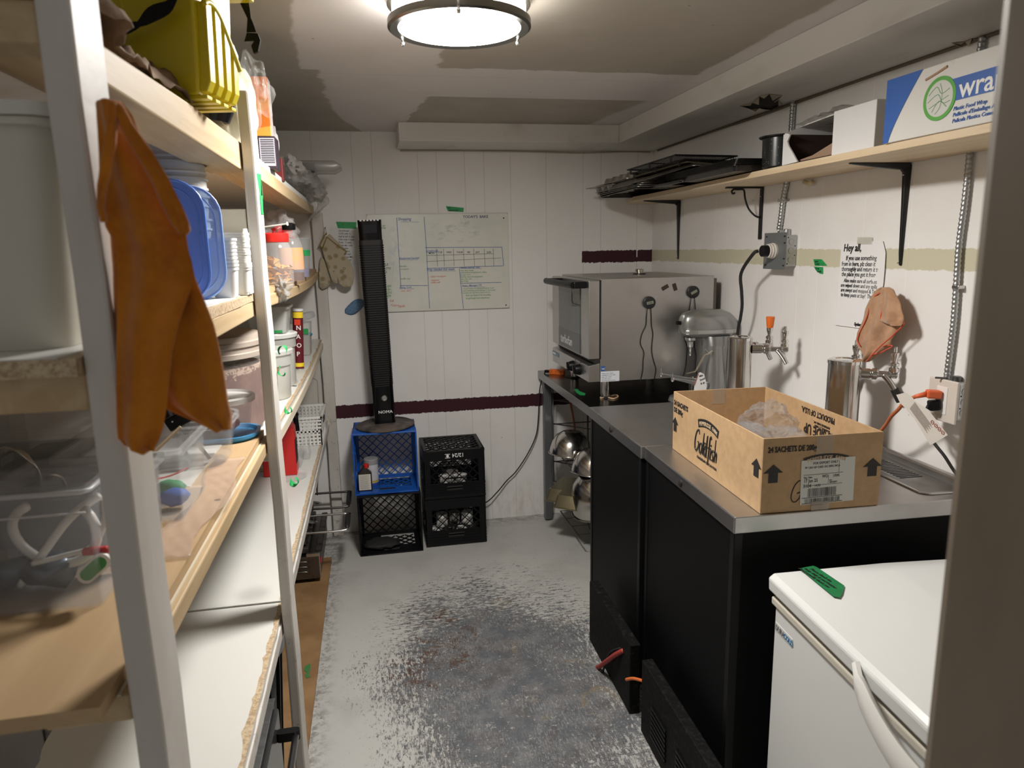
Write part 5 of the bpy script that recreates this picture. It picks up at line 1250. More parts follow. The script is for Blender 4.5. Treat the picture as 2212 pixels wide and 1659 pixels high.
# ------------------------------------------------------------------ two black coolers with steel tops
CT = .920
def cooler(T,L_,Dp,label,cat='cooler'):
    """local: x depth from the front edge to the wall, y along the wall (0..L_)"""
    t = thing('bar_cooler',label,cat,mx=T)
    obj('body', MB().box((.006,.004,.035),(Dp,L_-.004,CT-.046),T), COOLER, t, bev=.002)
    obj('corner_trim', MB().box((.003,.0,.035),(.028,.022,CT-.047),T), BLACK, t, bev=.002)
    obj('corner_trim', MB().box((.003,L_-.022,.035),(.028,L_,CT-.047),T), BLACK, t, bev=.002)
    obj('counter_top', MB().box((0,-.006,CT-.045),(Dp+.01,L_+.006,CT),T), STEELT, t, bev=.0025)
    obj('backsplash', MB().box((Dp-.012,-.004,CT),(Dp+.010,L_+.004,CT+.030),T), brushed('bright_back_ledge',(.5,.49,.48),.3,(20,1,1)), t, bev=.008)
    obj('front_lip', MB().box((-.0015,-.004,CT-.043),(.001,L_+.004,CT-.003),T), brushed('dull_front_lip',(.34,.34,.345),.38,(1,.3,14)), t)
    obj('lock', MB().lathe([(.011,0),(.011,.004),(.007,.006)],20,T=T@Matrix.Translation((-.001,L_*.52,CT-.024))@Matrix.Rotation(R(-90),4,'Y')), INK, t, smooth=35)
    return t
# far cooler: front edge from (0.877,2.862) to (0.877,2.235)
TA = Matrix.Translation((.879,2.222,0))@Matrix.Rotation(R(-1.2),4,'Z')
cl1 = cooler(TA,.622,.700,'far black bar cooler with a steel top between the work table and the near cooler')
TB2 = Matrix.Translation((.868,1.553,0))@Matrix.Rotation(R(-2.0),4,'Z')
cl2 = cooler(TB2,.652,.706,'near black bar cooler with a steel top under the cardboard box')
def guard(T,L_,h,label,fins):
    g = thing('condenser_guard',label,'guard',mx=T)
    obj('cover', MB().box((0,0,.0),(.038,L_,h),T), GUARD, g, bev=.004)
    if fins:
        for k in range(7): obj('louvre', MB().bar(T@Vector((-.002,L_-.10,h*.60-k*.017)),T@Vector((-.002,L_-.22,h*.60-k*.017)),.006,.006), BLACK, g)
        for k in range(7): obj('louvre', MB().bar(T@Vector((-.002,L_-.30,h*.60-k*.017)),T@Vector((-.002,L_-.42,h*.60-k*.017)),.006,.006), BLACK, g)
    return g
guard(Matrix.Translation((.796,2.075,0))@Matrix.Rotation(R(-1),4,'Z'),.49,.262,'dusty black guard panel at the foot of the far cooler',False)
guard(Matrix.Translation((.790,1.46,0))@Matrix.Rotation(R(-1.5),4,'Z'),.53,.262,'dusty black louvred guard panel at the foot of the near cooler',True)
single('rubber_hose', MB().tube([P(1347,1405,'x',.800),P(1330,1414,'x',.784),P(1308,1430,'x',.778),P(1290,1442,'x',.776),P(1280,1432,'x',.778),P(1277,1412,'x',.784)],.0085,10,smooth=6), REDCORD,'thick red hose looping out of the far cooler guard','hose',smooth=True)
single('loose_cable', MB().tube([P(1342,1400,'x',.800),P(1318,1410,'x',.786),P(1304,1445,'x',.784),P(1300,1462,'x',.786)],.004,8,smooth=5), BLACKR,'thin black cable hanging beside the red hose','cable',smooth=True)
single('extension_cord', MB().tube([P(1353,1468,'y',2.068),P(1370,1466,'y',2.03),P(1400,1475,'y',1.97),P(1428,1488,'y',1.90),P(1441,1499,'y',1.87)],.0055,10,smooth=6), ORCORD,'bright orange cord running from the far guard to the near guard','cord',smooth=True)
# drain tray on the near cooler top
dt = thing('drip_tray','flat steel drip tray with black slots on the near cooler top behind the box','drip tray',(1.52,1.76,CT))
q1 = (1.44,1.60); 
Td = Matrix.Translation((1.515,1.80,CT+.0012))@Matrix.Rotation(R(-2),4,'Z')
obj('tray', MB().rr([(0,.075,.235,.03),(.003,.073,.233,.03),(.003,.066,.226,.025),(.0015,.064,.224,.025)],T=Td,n=5), brushed('tray_steel',(.46,.455,.45),.3,(1,20,1)), dt, smooth=30)
sl = MB()
for i in range(16): sl.box((-.040,-.10+i*.0135,.0018),(.032,-.0935+i*.0135,.0024),Td)
obj('slots', sl, INK, dt)
mb = MB()
for i in range(12): mb.box((-.040,.125+i*.007,.0018),(.032,.1265+i*.007,.0023),Td)
obj('fine_slots', mb, simple('grey_slots',(.2,.2,.2),.5), dt)

# ------------------------------------------------------------------ convection oven
ox0,ox1,oy0,oy1,oz0,oz1 = 1.010,1.560,3.06,3.72,.984,1.455
on = thing('convection_oven','steel countertop convection oven with a glass door on the work table','oven',(1.28,3.39,TZ))
obj('cabinet', MB().box((ox0,oy0,oz0),(ox1,oy1,oz1)), STEEL, on, bev=.002)
obj('rear_panel', MB().box((ox1,oy0+.01,oz0+.02),(ox1+.018,oy1,oz1-.012)), DSTEEL, on)
obj('seam', MB().box((ox0-.002,oy0-.0005,1.09),(ox0+.0035,oy0+.01,oz1-.005)), INK, on)
dr = obj('door', MB().box((.955,oy0+.001,1.092),(1.006,oy1-.005,1.447)), STEEL, on, bev=.002)
obj('window', MB().box((.9525,oy0+.130,1.098),(.9555,oy1-.145,1.412)), M('dark_oven_glass',(.055,.065,.065),.07,spec=.8).mat, dr, bev=.0015)
obj('window_band', MB().box((.9515,oy0+.131,1.098),(.9527,oy1-.146,1.190)), simple('grey_glass_band',(.045,.05,.055),.12), dr)
obj('top_band', MB().box((.9515,oy0+.131,1.378),(.9527,oy1-.146,1.411)), simple('grey_glass_band_top',(.04,.045,.045),.12), dr)
obj('inner_frame', MB().tube([(.952,oy0+.132,1.330),(.952,oy0+.25,1.330),(.952,oy0+.262,1.336),(.952,oy0+.265,1.35),(.952,oy0+.265,1.405)],.0012,6), INK, dr)
tn = MB(); text(tn,'turbofan',.062,frame((.9508,oy1-.185,1.118),(0,-1,0),(0,0,1)),.0006,sx=1.0)
obj('lettering', tn, simple('pale_grey_print',(.60,.60,.60),.5), dr)
hb = MB().tube([(.955,oy0+.11,1.428),(.915,oy0+.105,1.428),(.893,oy0+.09,1.428)],.015,12).tube([(.955,oy1-.17,1.428),(.915,oy1-.165,1.428),(.893,oy1-.15,1.428)],.012,12)
obj('handle', MB().tube([(.893,oy0+.035,1.428),(.890,oy0+.06,1.428),(.890,oy1-.14,1.428),(.893,oy1-.12,1.428)],.0155,14), BLACK, dr, smooth=40)
obj('handle_mount', MB().box((.893,oy0+.03,1.413),(.957,oy0+.13,1.443)), BLACK, dr, bev=.006)
obj('handle_mount', MB().box((.893,oy1-.21,1.413),(.957,oy1-.15,1.443)), BLACK, dr, bev=.006)
obj('control_panel', MB().prism([(.955,.985),(.955,1.060),(1.008,1.072),(1.008,.985)],'y',oy0+.0005,oy1-.002), STEEL, on, bev=.0015)
obj('door_gap', MB().box((.985,oy0+.003,1.070),(1.01,oy1-.01,1.092)), INK, on)
for k,yy in enumerate((P(1250,795,'x',.95).y, P(1240,788,'x',.95).y+.03)):
    T = Matrix.Translation((.954,yy,1.022))@Matrix.Rotation(R(-90),4,'Y')
    kb = obj('knob', MB().lathe([(.0265,0),(.025,.012),(.021,.024),(.012,.026)],28,T=T), BLACK, on, smooth=35)
    obj('grip_ridge', MB().box((-.020,-.005,.0),(.020,.005,.034),T@Matrix.Rotation(R(18),4,'Z')), GLOSSBLK, kb, bev=.002)
    dm = MB()
    for a in range(0,360,30): dm.box((.0,.0285,0),(.002,.0315,.0005),T@Matrix.Rotation(R(a),4,'Z'))
    obj('dial_marks', dm, INK, kb)
nv = simple('navy_mark',(.015,.03,.10),.5)
for px,py in ((1242,777),(1254,783),(1264,802)): obj('indicator_mark', MB().sphere(P(px,py,'x',.9535),.004,(.3,1,1)), nv, on)
br_ = obj('maker_badge', MB().box((.9525,P(1207,770,'x',.954).y,1.022),(.9545,P(1194,765,'x',.954).y,1.045)), simple('badge_blue_grey',(.16,.25,.34),.4), on, bev=.001)
bt = MB(); text(bt,'BLUE SEAL',.014,frame((.9520,P(1195,765,'x',.954).y,1.029),(0,-1,0),(0,0,1)),.0004,sx=.9); obj('badge_lettering', bt, WHITEP, br_)
for x,y in ((1.055,3.12),(1.062,3.66),(1.50,3.12),(1.50,3.66)):
    ft_ = obj('foot', MB().lathe([(.020,TZ+.010),(.020,TZ+.015),(.0225,TZ+.016),(.0225,oz0)],28,(x,y,0)), STEELB, on, smooth=35)
    obj('rubber_pad', MB().lathe([(.019,TZ+.0005),(.019,TZ+.010)],20,(x,y,0)), BLACKR, ft_)
# vent knob on the oven top
vk = P(1373,592,'z',oz1+.012); vx,vy = 1.345,3.45
obj('vent_flange', MB().lathe([(.033,oz1+.0005),(.033,oz1+.004),(.02,oz1+.005)],28,(vx,vy,0)), BLACK, on, smooth=35)
obj('vent_cap', MB().lathe([(.0165,oz1+.004),(.0165,oz1+.013),(.022,oz1+.014),(.022,oz1+.024),(.019,oz1+.026),(.012,oz1+.024)],28,(vx,vy,0)), STEELB, on, smooth=35)
# rating label and blue sticker
q = P(1298,803,'y',oy0-.001)
rl = obj('rating_label', MB().box((ox0+.002,oy0-.0015,q.z-.048),(ox0+.092,oy0-.0005,q.z)), simple('pale_rating_label',(.66,.69,.74),.4), on)
rt_ = MB()
for i,s_ in enumerate(('Moffat Limited  E23D3','ASSEMBLED IN NZ  208V','60Hz  1PH  2.8kW','NSF  EPH  Class 1','FOR INDOOR USE ONLY')): text(rt_, s_, .0062, frame((ox0+.006,oy0-.0018,q.z-.011-i*.0085),(1,0,0),(0,0,1)), .0002)
obj('label_text', rt_, simple('label_grey_text',(.2,.2,.24),.6), rl)
bs = obj('blue_sticker', MB().box((ox0+.004,oy0-.0015,q.z+.002),(ox0+.022,oy0-.0005,q.z+.026)), simple('blue_sticker',(.03,.10,.32),.4), on)
b_t = MB(); text(b_t,'VAC',.008,frame((ox0+.006,oy0-.0018,q.z+.010),(1,0,0),(0,0,1)),.0002); obj('sticker_text', b_t, WHITEP, bs)
for i,(px,py,an) in enumerate(((1437,621,28),(1458,620,-72))):
    c = P(px,py,'y',oy0-.002); T = Matrix.Translation(c)@Matrix.Rotation(R(-an),4,'Y')
    single('fridge_magnet', MB().box((-.0165,-.0015,-.0085),(.0165,.0012,.0085),T), simple('brown_magnet_%d'%i,(.045,.022,.018),.5), ['left small brown magnet stuck high on the oven side','right small brown magnet stuck high on the oven side'][i], 'magnet', bev=.0005)
def timer(px,py,rot,label,disp,seed):
    c = P(px,py,'y',oy0-.014); T = Matrix.Translation(Vector((c.x,oy0-.0008,c.z)))@Matrix.Rotation(R(90),4,'X')@Matrix.Rotation(R(rot),4,'Z')
    t = thing('probe_timer',label,'timer',mx=T)
    obj('case', MB().lathe([(.022,0),(.0275,.003),(.0285,.010),(.0275,.014),(.024,.0155)],36,T=T), simple('matt_black_timer',(.014,.015,.015),.45), t, smooth=35)
    sc_ = obj('display', MB().rr([(.0150,.0165,.0065,.001),(.0162,.0160,.0060,.001)],T=T,n=2), simple('lcd_grey_green',(.24,.25,.19),.3), t)
    if disp: a=MB(); text(a,disp,.0105,T@Matrix.Translation((-.0125,-.0038,.0163)),.0002,sx=.95); obj('display_digits', a, INK, sc_)
    for s_ in (-1,1):
        pts=[Vector((c.x+s_*.008,oy0-.006,c.z-.024))]; rnd=random.Random(seed+s_); n=8; zb = (oz0+.006)
        for i in range(1,n+1):
            k=i/n; pts.append(Vector((c.x+s_*(.008+.014*math.sin(k*2.6))+rnd.uniform(-.013,.013)*min(1,k*2)+s_*.012*k, oy0-.004, c.z-.024-(c.z-.024-zb)*k)))
        pts.append(pts[-1]+Vector((-s_*-.006,-.004,-.012)))
        obj('probe_wire', MB().tube(pts,.0016,6,smooth=5), BLACK, t, smooth=True)
    return t
timer(1404,654,10,'round black probe timer showing 12:00 hanging wires on the oven side','12:00',3)
timer(1499,631,26,'round black probe timer with a blank display at the far end of the oven side','',11)
# little things on the table
pl_ = P(1198,800,'z',TZ+.02)
ps = thing('power_strip','orange three-way plug adapter at the table corner under the oven','plug adapter',(.965,3.80,TZ))
Tp = Matrix.Translation((1.0,3.80,TZ+.001))@Matrix.Rotation(R(-38),4,'Z')
obj('body', MB().rr([(0,.046,.016,.010),(.022,.046,.016,.010),(.026,.042,.012,.008)],T=Tp,n=5), ORANGE, ps, smooth=35)
for k in range(3):
    a = MB(); o_=-.030+k*.030
    a.box((o_-.006,-.0164,.015),(o_-.0035,-.0158,.021),Tp).box((o_+.0035,-.0164,.015),(o_+.006,-.0158,.021),Tp).lathe([(.0022,0),(.0022,.0006)],10,T=Tp@Matrix.Translation((o_,-.0158,.008))@Matrix.Rotation(R(90),4,'X'))
    obj('socket', a, INK, ps)
cp = thing('power_cable','black cable dropping from the orange adapter and trailing behind the crates','cable',(.93,3.85,.1))
obj('plug', MB().bar(Tp@Vector((-.046,-.004,.013)),Tp@Vector((-.074,-.006,.012)),.018,.016), BLACK, cp, bev=.004)
obj('cord', MB().tube([Tp@Vector((-.07,-.006,.012)),P(1170,822,'y',3.90),P(1165,850,'y',3.92),P(1163,900,'y',3.93),P(1158,940,'y',3.94),P(1140,980,'y',3.94),P(1115,1018,'y',3.94),P(1095,1038,'y',3.94),P(1075,1062,'y',3.93),P(1052,1084,'y',3.92),Vector((.53,3.955,.10))],.0035,8,smooth=6), BLACKR, cp, smooth=True)
tape_strip('tape_scrap',[(1240,841),(1248,840),(1252,845),(1265,850),(1263,854),(1252,853),(1245,848)],'z',TZ+.001,'crumpled green tape scrap on the steel table in front of the oven')
single('rubber_band', MB().tube([P(1300,857,'z',TZ+.003),P(1315,856,'z',TZ+.003),P(1330,853,'z',TZ+.003),P(1335,857,'z',TZ+.003),P(1325,861,'z',TZ+.003),P(1310,858,'z',TZ+.004),P(1298,860,'z',TZ+.003)],.0035,8,closed=True,smooth=5), simple('tan_rubber',(.52,.36,.22),.6),'tan looped cord under the near front foot of the oven','loop',smooth=True)
single('rubber_mat_scrap', MB().lathe([(.045,0),(.047,.002),(.04,.003)],20,(1.062,3.69,TZ+.0004)), simple('dark_rag',(.06,.05,.04),.8),'small dark mat under the far front foot of the oven','mat')

# ------------------------------------------------------------------ stand mixer
my = 2.935
mx_ = thing('stand_mixer','silver bowl-lift stand mixer between the oven and the far drinks tower','mixer',(1.50,my,CT))
# head lofted along x
hs = []
for x,zb,zt_,hw in ((1.342,1.235,1.265,.018),(1.347,1.212,1.288,.035),(1.362,1.196,1.302,.046),(1.40,1.185,1.312,.055),(1.46,1.182,1.316,.060),(1.53,1.182,1.312,.062),(1.565,1.186,1.300,.060),(1.588,1.195,1.280,.052),(1.600,1.212,1.255,.035)):
    zc,hh = (zb+zt_)/2,(zt_-zb)/2; ring=[]
    for i in range(28):
        a = 2*math.pi*i/28; ca,sa = math.cos(a),math.sin(a)
        e = .72
        ring.append(Vector((x,my+hw*math.copysign(abs(ca)**e,ca),zc+hh*math.copysign(abs(sa)**.85,sa))))
    hs.append(ring)
obj('motor_head', MB().rings(hs), SILVER, mx_, smooth=50)
bandr = []
for x,hw in ((1.350,.040),(1.362,.0475),(1.40,.0565),(1.46,.0615),(1.53,.0635),(1.565,.0615),(1.586,.054)): bandr.append((x,hw))
mb = MB(); rs=[]
for x,hw in bandr: rs.append([(x,my-hw,1.208),(x,my-hw,1.226),(x,my+hw,1.226),(x,my+hw,1.208)])
obj('trim_band', mb.rings(rs), SILVER2, mx_, bev=.002)
obj('hub_knob', MB().tube([(1.343,my,1.256),(1.322,my,1.258)],.0085,14), BLACK, mx_, smooth=40)
obj('planetary_hub', MB().lathe([(.026,1.190),(.024,1.178),(.013,1.170),(.013,1.150),(.011,1.146)],24,(1.392,my,0)), SILVER2, mx_, smooth=35)
obj('beater_shaft', MB().lathe([(.0045,1.147),(.0045,1.130),(.0035,1.128),(.0035,1.116),(.005,1.112),(.003,1.106)],14,(1.392,my,0)), CHROME, mx_, smooth=35)
obj('neck', MB().rr([(1.150,.058,.052,.045),(1.172,.060,.054,.045),(1.195,.066,.056,.045)],(1.512,my,0),n=6), SILVER, mx_, smooth=35)
obj('column', MB().rr([(TZ+.005,.062,.060,.05),(TZ+.03,.056,.055,.05),(1.05,.052,.052,.045),(1.152,.055,.052,.045)],(1.508,my,0),n=6), SILVER, mx_, smooth=35)
for s_ in (-1,1):
    mb = MB(); rs=[]
    for t,(x,z,h_) in enumerate(((1.46,.990,.028),(1.40,1.000,.022),(1.34,1.012,.014),(1.285,1.022,.008))):
        yy = my+s_*(.045+.018*t/3); rs.append([(x,yy-.008,z-h_),(x,yy+.008,z-h_),(x,yy+.008,z),(x,yy-.008,z)])
    a_ = obj('bowl_arm', mb.rings(rs), SILVER, mx_, bev=.003)
    obj('arm_pin', MB().lathe([(.007,1.006),(.008,1.014),(.006,1.024),(.002,1.026),(.002,1.044)],14,(1.282,my+s_*.063,0)), CHROME, a_, smooth=35)
obj('lift_lever', MB().tube([(1.470,my-.056,1.132),(1.448,my-.062,1.122),(1.430,my-.064,1.118),(1.392,my-.066,1.052),(1.384,my-.068,1.045),(1.345,my-.066,1.038)],.004,8), brushed('brassy_lever',(.55,.50,.40),.25,(1,1,1)), mx_, smooth=40)
obj('lever_clip', MB().tube([(1.452,my-.062,1.122),(1.432,my-.066,1.142),(1.426,my-.066,1.130)],.0025,6), CHROME, mx_)
obj('base_plate', MB().rr([(TZ+.001,.13,.085,.05),(TZ+.02,.125,.08,.05),(TZ+.024,.12,.075,.05)],(1.44,my,0),n=6), SILVER, mx_, smooth=35)
tg = thing('price_tag','white printed card tag leaning at the foot of the mixer behind the cardboard box','tag',P(1513,835,'y',2.80))
tq = [(1500,832),(1508,806),(1513,804),(1521,808),(1527,832),(1525,850),(1498,850)]
obj('card', MB().rings([[P(a,b,'y',2.80+dz) for a,b in tq] for dz in (0,.001)]), PAPER, tg)
tt_ = MB()
for i,s_ in enumerate(('Mix','bowl','8 qt')): o=P(1511+i*1.5,815+i*8,'y',2.799); text(tt_,s_,.012,frame(o,(.9,0,.3),(-.3,0,.9)),.0003)
obj('tag_print', tt_, INK, tg)
obj('red_edge', MB().bar(P(1500,832,'y',2.799),P(1509,806,'y',2.799),.003,.001), REDCORD, tg)
MG = PAPER

# ------------------------------------------------------------------ drinks towers
def faucet(t,o,d,handle,nozzle,k=1.0):
    """faucet from point o going along d (unit, horizontal)"""
    d = Vector(d).normalized(); q = d.to_track_quat('Z','Y').to_matrix().to_4x4(); T = Matrix.Translation(o)@q
    f = obj('faucet', MB().lathe([(.0165,-.008),(.0165,.028*k),(.0145,.030*k),(.0145,.036*k),(.018,.037*k),(.018,.052*k),(.0145,.054*k),(.010,.060*k),(.009,.10*k),(.012,.104*k),(.0125,.122*k),(.008,.126*k)],24,T=T), CHROMEB, t, smooth=35)
    e = Vector(o)+d*.112*k
    obj('spout', MB().tube([e-d*.028,e-d*.016+Vector((0,0,-.014)),e-d*.002+Vector((0,0,-.034)),e+d*.010+Vector((0,0,-.056))],lambda k:.0105-.002*k,12,smooth=5), CHROMEB, f, smooth=True)
    obj('bonnet', MB().lathe([(.010,.004),(.015,.010),(.015,.020),(.010,.024),(.014,.028),(.014,.036),(.008,.040),(.008,.046),(.012,.058),(.013,.070),(.006,.072),(.0055,.088)],20,e), CHROME, f, smooth=35)
    if handle: obj('tap_handle', MB().lathe([(.011,.070),(.013,.074),(.017,.112),(.015,.114)],24,e), handle, f, smooth=35)
    if nozzle: obj('rubber_nozzle', MB().tube([e+d*.006+Vector((0,0,-.046)),e+d*.026+Vector((0,0,-.084))],.0125,14), BLACKR, f, smooth=40)
    return f
def tower(cx_,cy_,r,zt_,label):
    t = thing('drinks_tower',label,'beer tower',(cx_,cy_,CT))
    obj('column', MB().lathe([(r,CT+.012),(r,zt_-.014)],48,(cx_,cy_,0)), STEELB, t, smooth=35)
    obj('cap', MB().lathe([(r+.002,zt_-.014),(r+.002,zt_-.004),(r-.006,zt_),(.03,zt_+.0),(.028,zt_-.002),(.005,zt_-.002)],48,(cx_,cy_,0)), CHROME, t, smooth=30)
    obj('base_flange', MB().lathe([(r+.026,CT+.0008),(r+.026,CT+.006),(r+.004,CT+.012)],40,(cx_,cy_,0)), CHROME, t, smooth=35)
    return t
q = P(1599,722,'y',2.50); t1 = tower(q.x,2.50,.046,1.246,'far steel drinks tower with an orange tap handle beside the mixer')
faucet(t1,Vector((q.x+.034,2.515,1.200)),(.98,.15,0),ORANGE,False)
faucet(t1,Vector((q.x+.044,2.47,1.198)),(.93,-.36,0),None,False)
q2_ = P(1826,775,'y',1.98); t2 = tower(q2_.x,1.98,.050,1.232,'near steel drinks tower with a black rubber nozzle behind the cardboard box')
faucet(t2,Vector((q2_.x+.035,2.015,1.185)),(.75,.65,0),None,True)
faucet(t2,Vector((q2_.x+.044,1.955,1.186)),(.85,-.53,0),None,True,.80)

# ------------------------------------------------------------------ cardboard box with plastic bags
bxT = Matrix.Translation((.940,1.552,CT+.001))@Matrix.Rotation(R(-2.9),4,'Z')
BW,BL,BH,bt_ = .328,.612,.198,.004
# local: x to the right, y away from the camera
box = thing('cardboard_box','open brown cardboard snack carton with black print on the near cooler top','cardboard box',mx=bxT)
obj('near_wall', MB().box((0,0,0),(BW,bt_,BH),bxT), KRAFT, box, bev=.001)
obj('left_wall', MB().box((0,bt_,0),(bt_,BL,BH),bxT), KRAFT, box, bev=.001)
obj('right_wall', MB().box((BW-bt_,bt_,0),(BW,BL,BH),bxT), KRAFT, box, bev=.001)
obj('far_wall', MB().box((bt_,BL-bt_,0),(BW-bt_,BL,BH),bxT), KRAFT, box, bev=.001)
obj('bottom', MB().box((bt_,bt_,0),(BW-bt_,BL-bt_,.004),bxT), KRAFT, box)
nf = lambda x,z: bxT@frame((x,-.0006,z),(1,0,0),(0,0,1))            # near face frame
lf = lambda y,z: bxT@frame((-.0006,y,z),(0,-1,0),(0,0,1))           # left face frame, reads towards the camera
inkm = MB()
text(inkm,'24 SACHETS DE 200g',.0205,nf(.013,.161),.0006,sx=.70,bold=.03)
def arrow(mb,T,s): 
    mb.prism([(-.30*s,0),(.30*s,0),(.30*s,.62*s),(.62*s,.62*s),(0,1.15*s),(-.62*s,.62*s),(-.30*s,.62*s)],'z',0,.0006,T)
arrow(inkm,nf(.030,.081),.042); arrow(inkm,nf(.303,.081),.042)
def arc_banner(mb,Tf,w,h,bend,n=14,letters=None,tmb=None,size=.02):
    top=[];bot=[]
    for i in range(n+1):
        u=-1+2*i/n; top.append((w/2*u,h+bend*(1-u*u))); bot.append((w/2*u*.92,bend*(1-u*u)))
    mb.prism(top+bot[::-1],'z',0,.0006,Tf)
    if letters:
        L=len(letters)
        for i,ch in enumerate(letters):
            u=-.86+1.72*(i+.5)/L; text(tmb,ch,size,Tf@Matrix.Translation((w/2*u*.95,h*.18+bend*(1-u*u),.0007))@Matrix.Rotation(-u*bend/w*3.4,4,'Z'),.0004,align='CENTER')
wh = MB()
arc_banner(inkm,nf(.172,.122),.125,.018,.010,14,'PEPPERIDGE FARM',wh,.0140)
# italic hand-lettered G on the near face, partly under the label
gT = nf(.080,.022)@Matrix.Translation((0,0,-.0018))
inkm.tube([gT@Vector(p) for p in ((.030,.052,.0),(.024,.060,0),(.012,.050,0),(.004,.030,0),(.003,.012,0),(.012,.003,0),(.024,.012,0),(.028,.028,0),(.018,.026,0))],.0024,6,smooth=4)
# left face lettering: the far end carries the caps text
ik2 = inkm; inkm = MB(); text(inkm,'24 SACHETS',.022,lf(BL-.008,.156),.0006,sx=1.0,bold=.03); text(inkm,'DE 200g',.022,lf(BL-.008,.132),.0006,sx=1.0,bold=.03)
obj('far_side_print', inkm, INK, box); inkm = MB(); arrow(inkm,lf(BL-.022,.066),.042); obj('side_arrow', inkm, INK, box); inkm = MB(); arrow(inkm,lf(.030,.090),.042); obj('side_arrow', inkm, INK, box); inkm = MB(); wh2 = MB()
arc_banner(inkm,lf(.330,.128),.150,.024,.012,14,'PEPPERIDGE FARM',wh2,.0165)
# small leaf motif under the banner
inkm.tube([lf(.345,.082)@Vector((.016*math.cos(a*.6),.010*math.sin(a*.6),0)) for a in range(10)],.0013,5,closed=True)
for k in range(4): inkm.tube([lf(.345,.082)@Vector((-.012+k*.007,-.008,0)),lf(.345,.082)@Vector((-.008+k*.007,.010,0))],.0009,5)
def script(mb,Tf,s,size,pen):
    """loose hand lettering built from strokes for the word on the carton"""
    S = {'G':([(.62,.80),(.50,.98),(.25,.90),(.08,.60),(.04,.30),(.14,.05),(.36,.02),(.55,.22),(.58,.42),(.40,.42)],.70),
         'o':([(.30,.46),(.10,.40),(.04,.18),(.14,.0),(.32,.06),(.38,.30),(.28,.46)],.44),
         'l':([(.14,.98),(.10,.50),(.10,.06),(.16,.0)],.22),
         'd':([(.36,.44),(.14,.42),(.04,.18),(.14,.0),(.32,.12),(.42,.95),(.40,.05),(.46,.0)],.52),
         'f':([(.46,.88),(.36,1.0),(.26,.86),(.22,.40),(.16,-.22),(.10,-.30)],.36),
         'i':([(.10,.46),(.08,.06),(.14,.0)],.20),
         's':([(.32,.42),(.16,.46),(.08,.34),(.26,.18),(.24,.02),(.04,.02)],.36),
         'h':([(.10,.98),(.08,.02),(.12,.30),(.26,.44),(.34,.34),(.33,.02)],.44)}
    x = 0
    for ch in s:
        pts,adv = S[ch]; v = [Tf@Vector((x+a*size*.72+b*size*.10,b*size,0)) for a,b in pts]
        mb.tube(v,lambda k:pen*(.7+.5*math.sin(k*3.1)),6,smooth=4)
        if ch=='f': mb.tube([Tf@Vector((x+.06*size,.44*size,0)),Tf@Vector((x+.34*size,.47*size,0))],pen*.8,6)
        if ch=='i': mb.sphere(Tf@Vector((x+.13*size,.62*size,0)),pen*1.3,(1,1,1),1)
        x += adv*size*.72
script(inkm,lf(.425,.052),'Goldfish',.070,.0026)
text(inkm,'CRAQUELINS CUITS AU FOUR',.0105,lf(.405,.030),.0005,sx=1.0)
obj('side_print', inkm, INK, box); obj('black_print', ik2, INK, box)
obj('banner_lettering', wh2, simple('kraft_banner_letters_side',(.55,.42,.28),.7), box)
obj('banner_lettering', wh, simple('kraft_banner_letters',(.55,.42,.28),.7), box)
# print inside the far right wall, upside down
ip = MB(); rf = lambda y,z: bxT@frame((BW-bt_-.0006,y,z),(0,1,0),(0,0,-1))
text(ip,'THIS SIDE UP',.042,rf(.165,.135),.0006,sx=.8,bold=.03); obj('inner_print', ip, INK, box); ip = MB(); text(ip,'PRODUCT OF U.S.A.',.024,rf(.205,.182),.0006,sx=.8,bold=.03)
text(ip,'PEPPERIDGE FARM, INC.',.009,rf(.225,.152),.0005,sx=.9); text(ip,'NORWALK, CT 06856',.009,rf(.225,.142),.0005,sx=.9)
obj('inner_print', ip, INK, box)
lb = obj('shipping_label', MB().box((.106,-.0016,.017),(.254,-.0004,.136),bxT@Matrix.Translation((.158,0,.06))@Matrix.Rotation(R(-1.2),4,'Y')@Matrix.Translation((-.158,0,-.06))), simple('label_white',(.60,.61,.58),.5), box, bev=.0004)
lm = MB(); NL = lambda x,z: bxT@Matrix.Translation((.158,0,.06))@Matrix.Rotation(R(-1.2),4,'Y')@Matrix.Translation((-.158,0,-.06))@frame((.106+(x-.122)*1.138,-.0019,.017+(z-.024)*1.7),(1,0,0),(0,0,1))@Matrix.Diagonal((1.138,1.5,1,1))
text(lm,'FOR EXPORT ONLY',.0062,NL(.150,.0865),.0002,sx=1.1); text(lm,'PF CAN GF CHED SIG 200G 24CA',.0052,NL(.131,.0805),.0002,sx=1.1)
for x,z,w,h in ((.128,.0705,.095,.0006),(.188,.055,.0006,.0155),(.128,.0535,.095,.0006),(.213,.071,.0006,.021)): lm.box((0,0,0),(w,h,.0003),NL(x,z))
text(lm,'Exp. Date',.0050,NL(.129,.0655),.0002); text(lm,'WO',.0078,NL(.173,.0645),.0002); text(lm,'17095',.0066,NL(.199,.0645),.0002)
text(lm,'17 Jun 25',.0085,NL(.129,.0590),.0002,sx=1.05); text(lm,'3104',.0088,NL(.128,.0500+.001),.0002,sx=1.1); text(lm,'14:03',.0062,NL(.155,.0515),.0002,sx=1.1); text(lm,'Item',.0035,NL(.191,.059),.0002); text(lm,'1004160077',.0038,NL(.191,.0555),.0002)
rnd = random.Random(3)
def barcode(x0,x1,z,h,dens):
    x=x0
    while x<x1:
        w_=rnd.choice((.0006,.0006,.0011,.0017))*dens; lm.box((0,0,0),(w_,h,.0003),NL(x,z)); x+=w_+rnd.choice((.0007,.0012,.0018))*dens
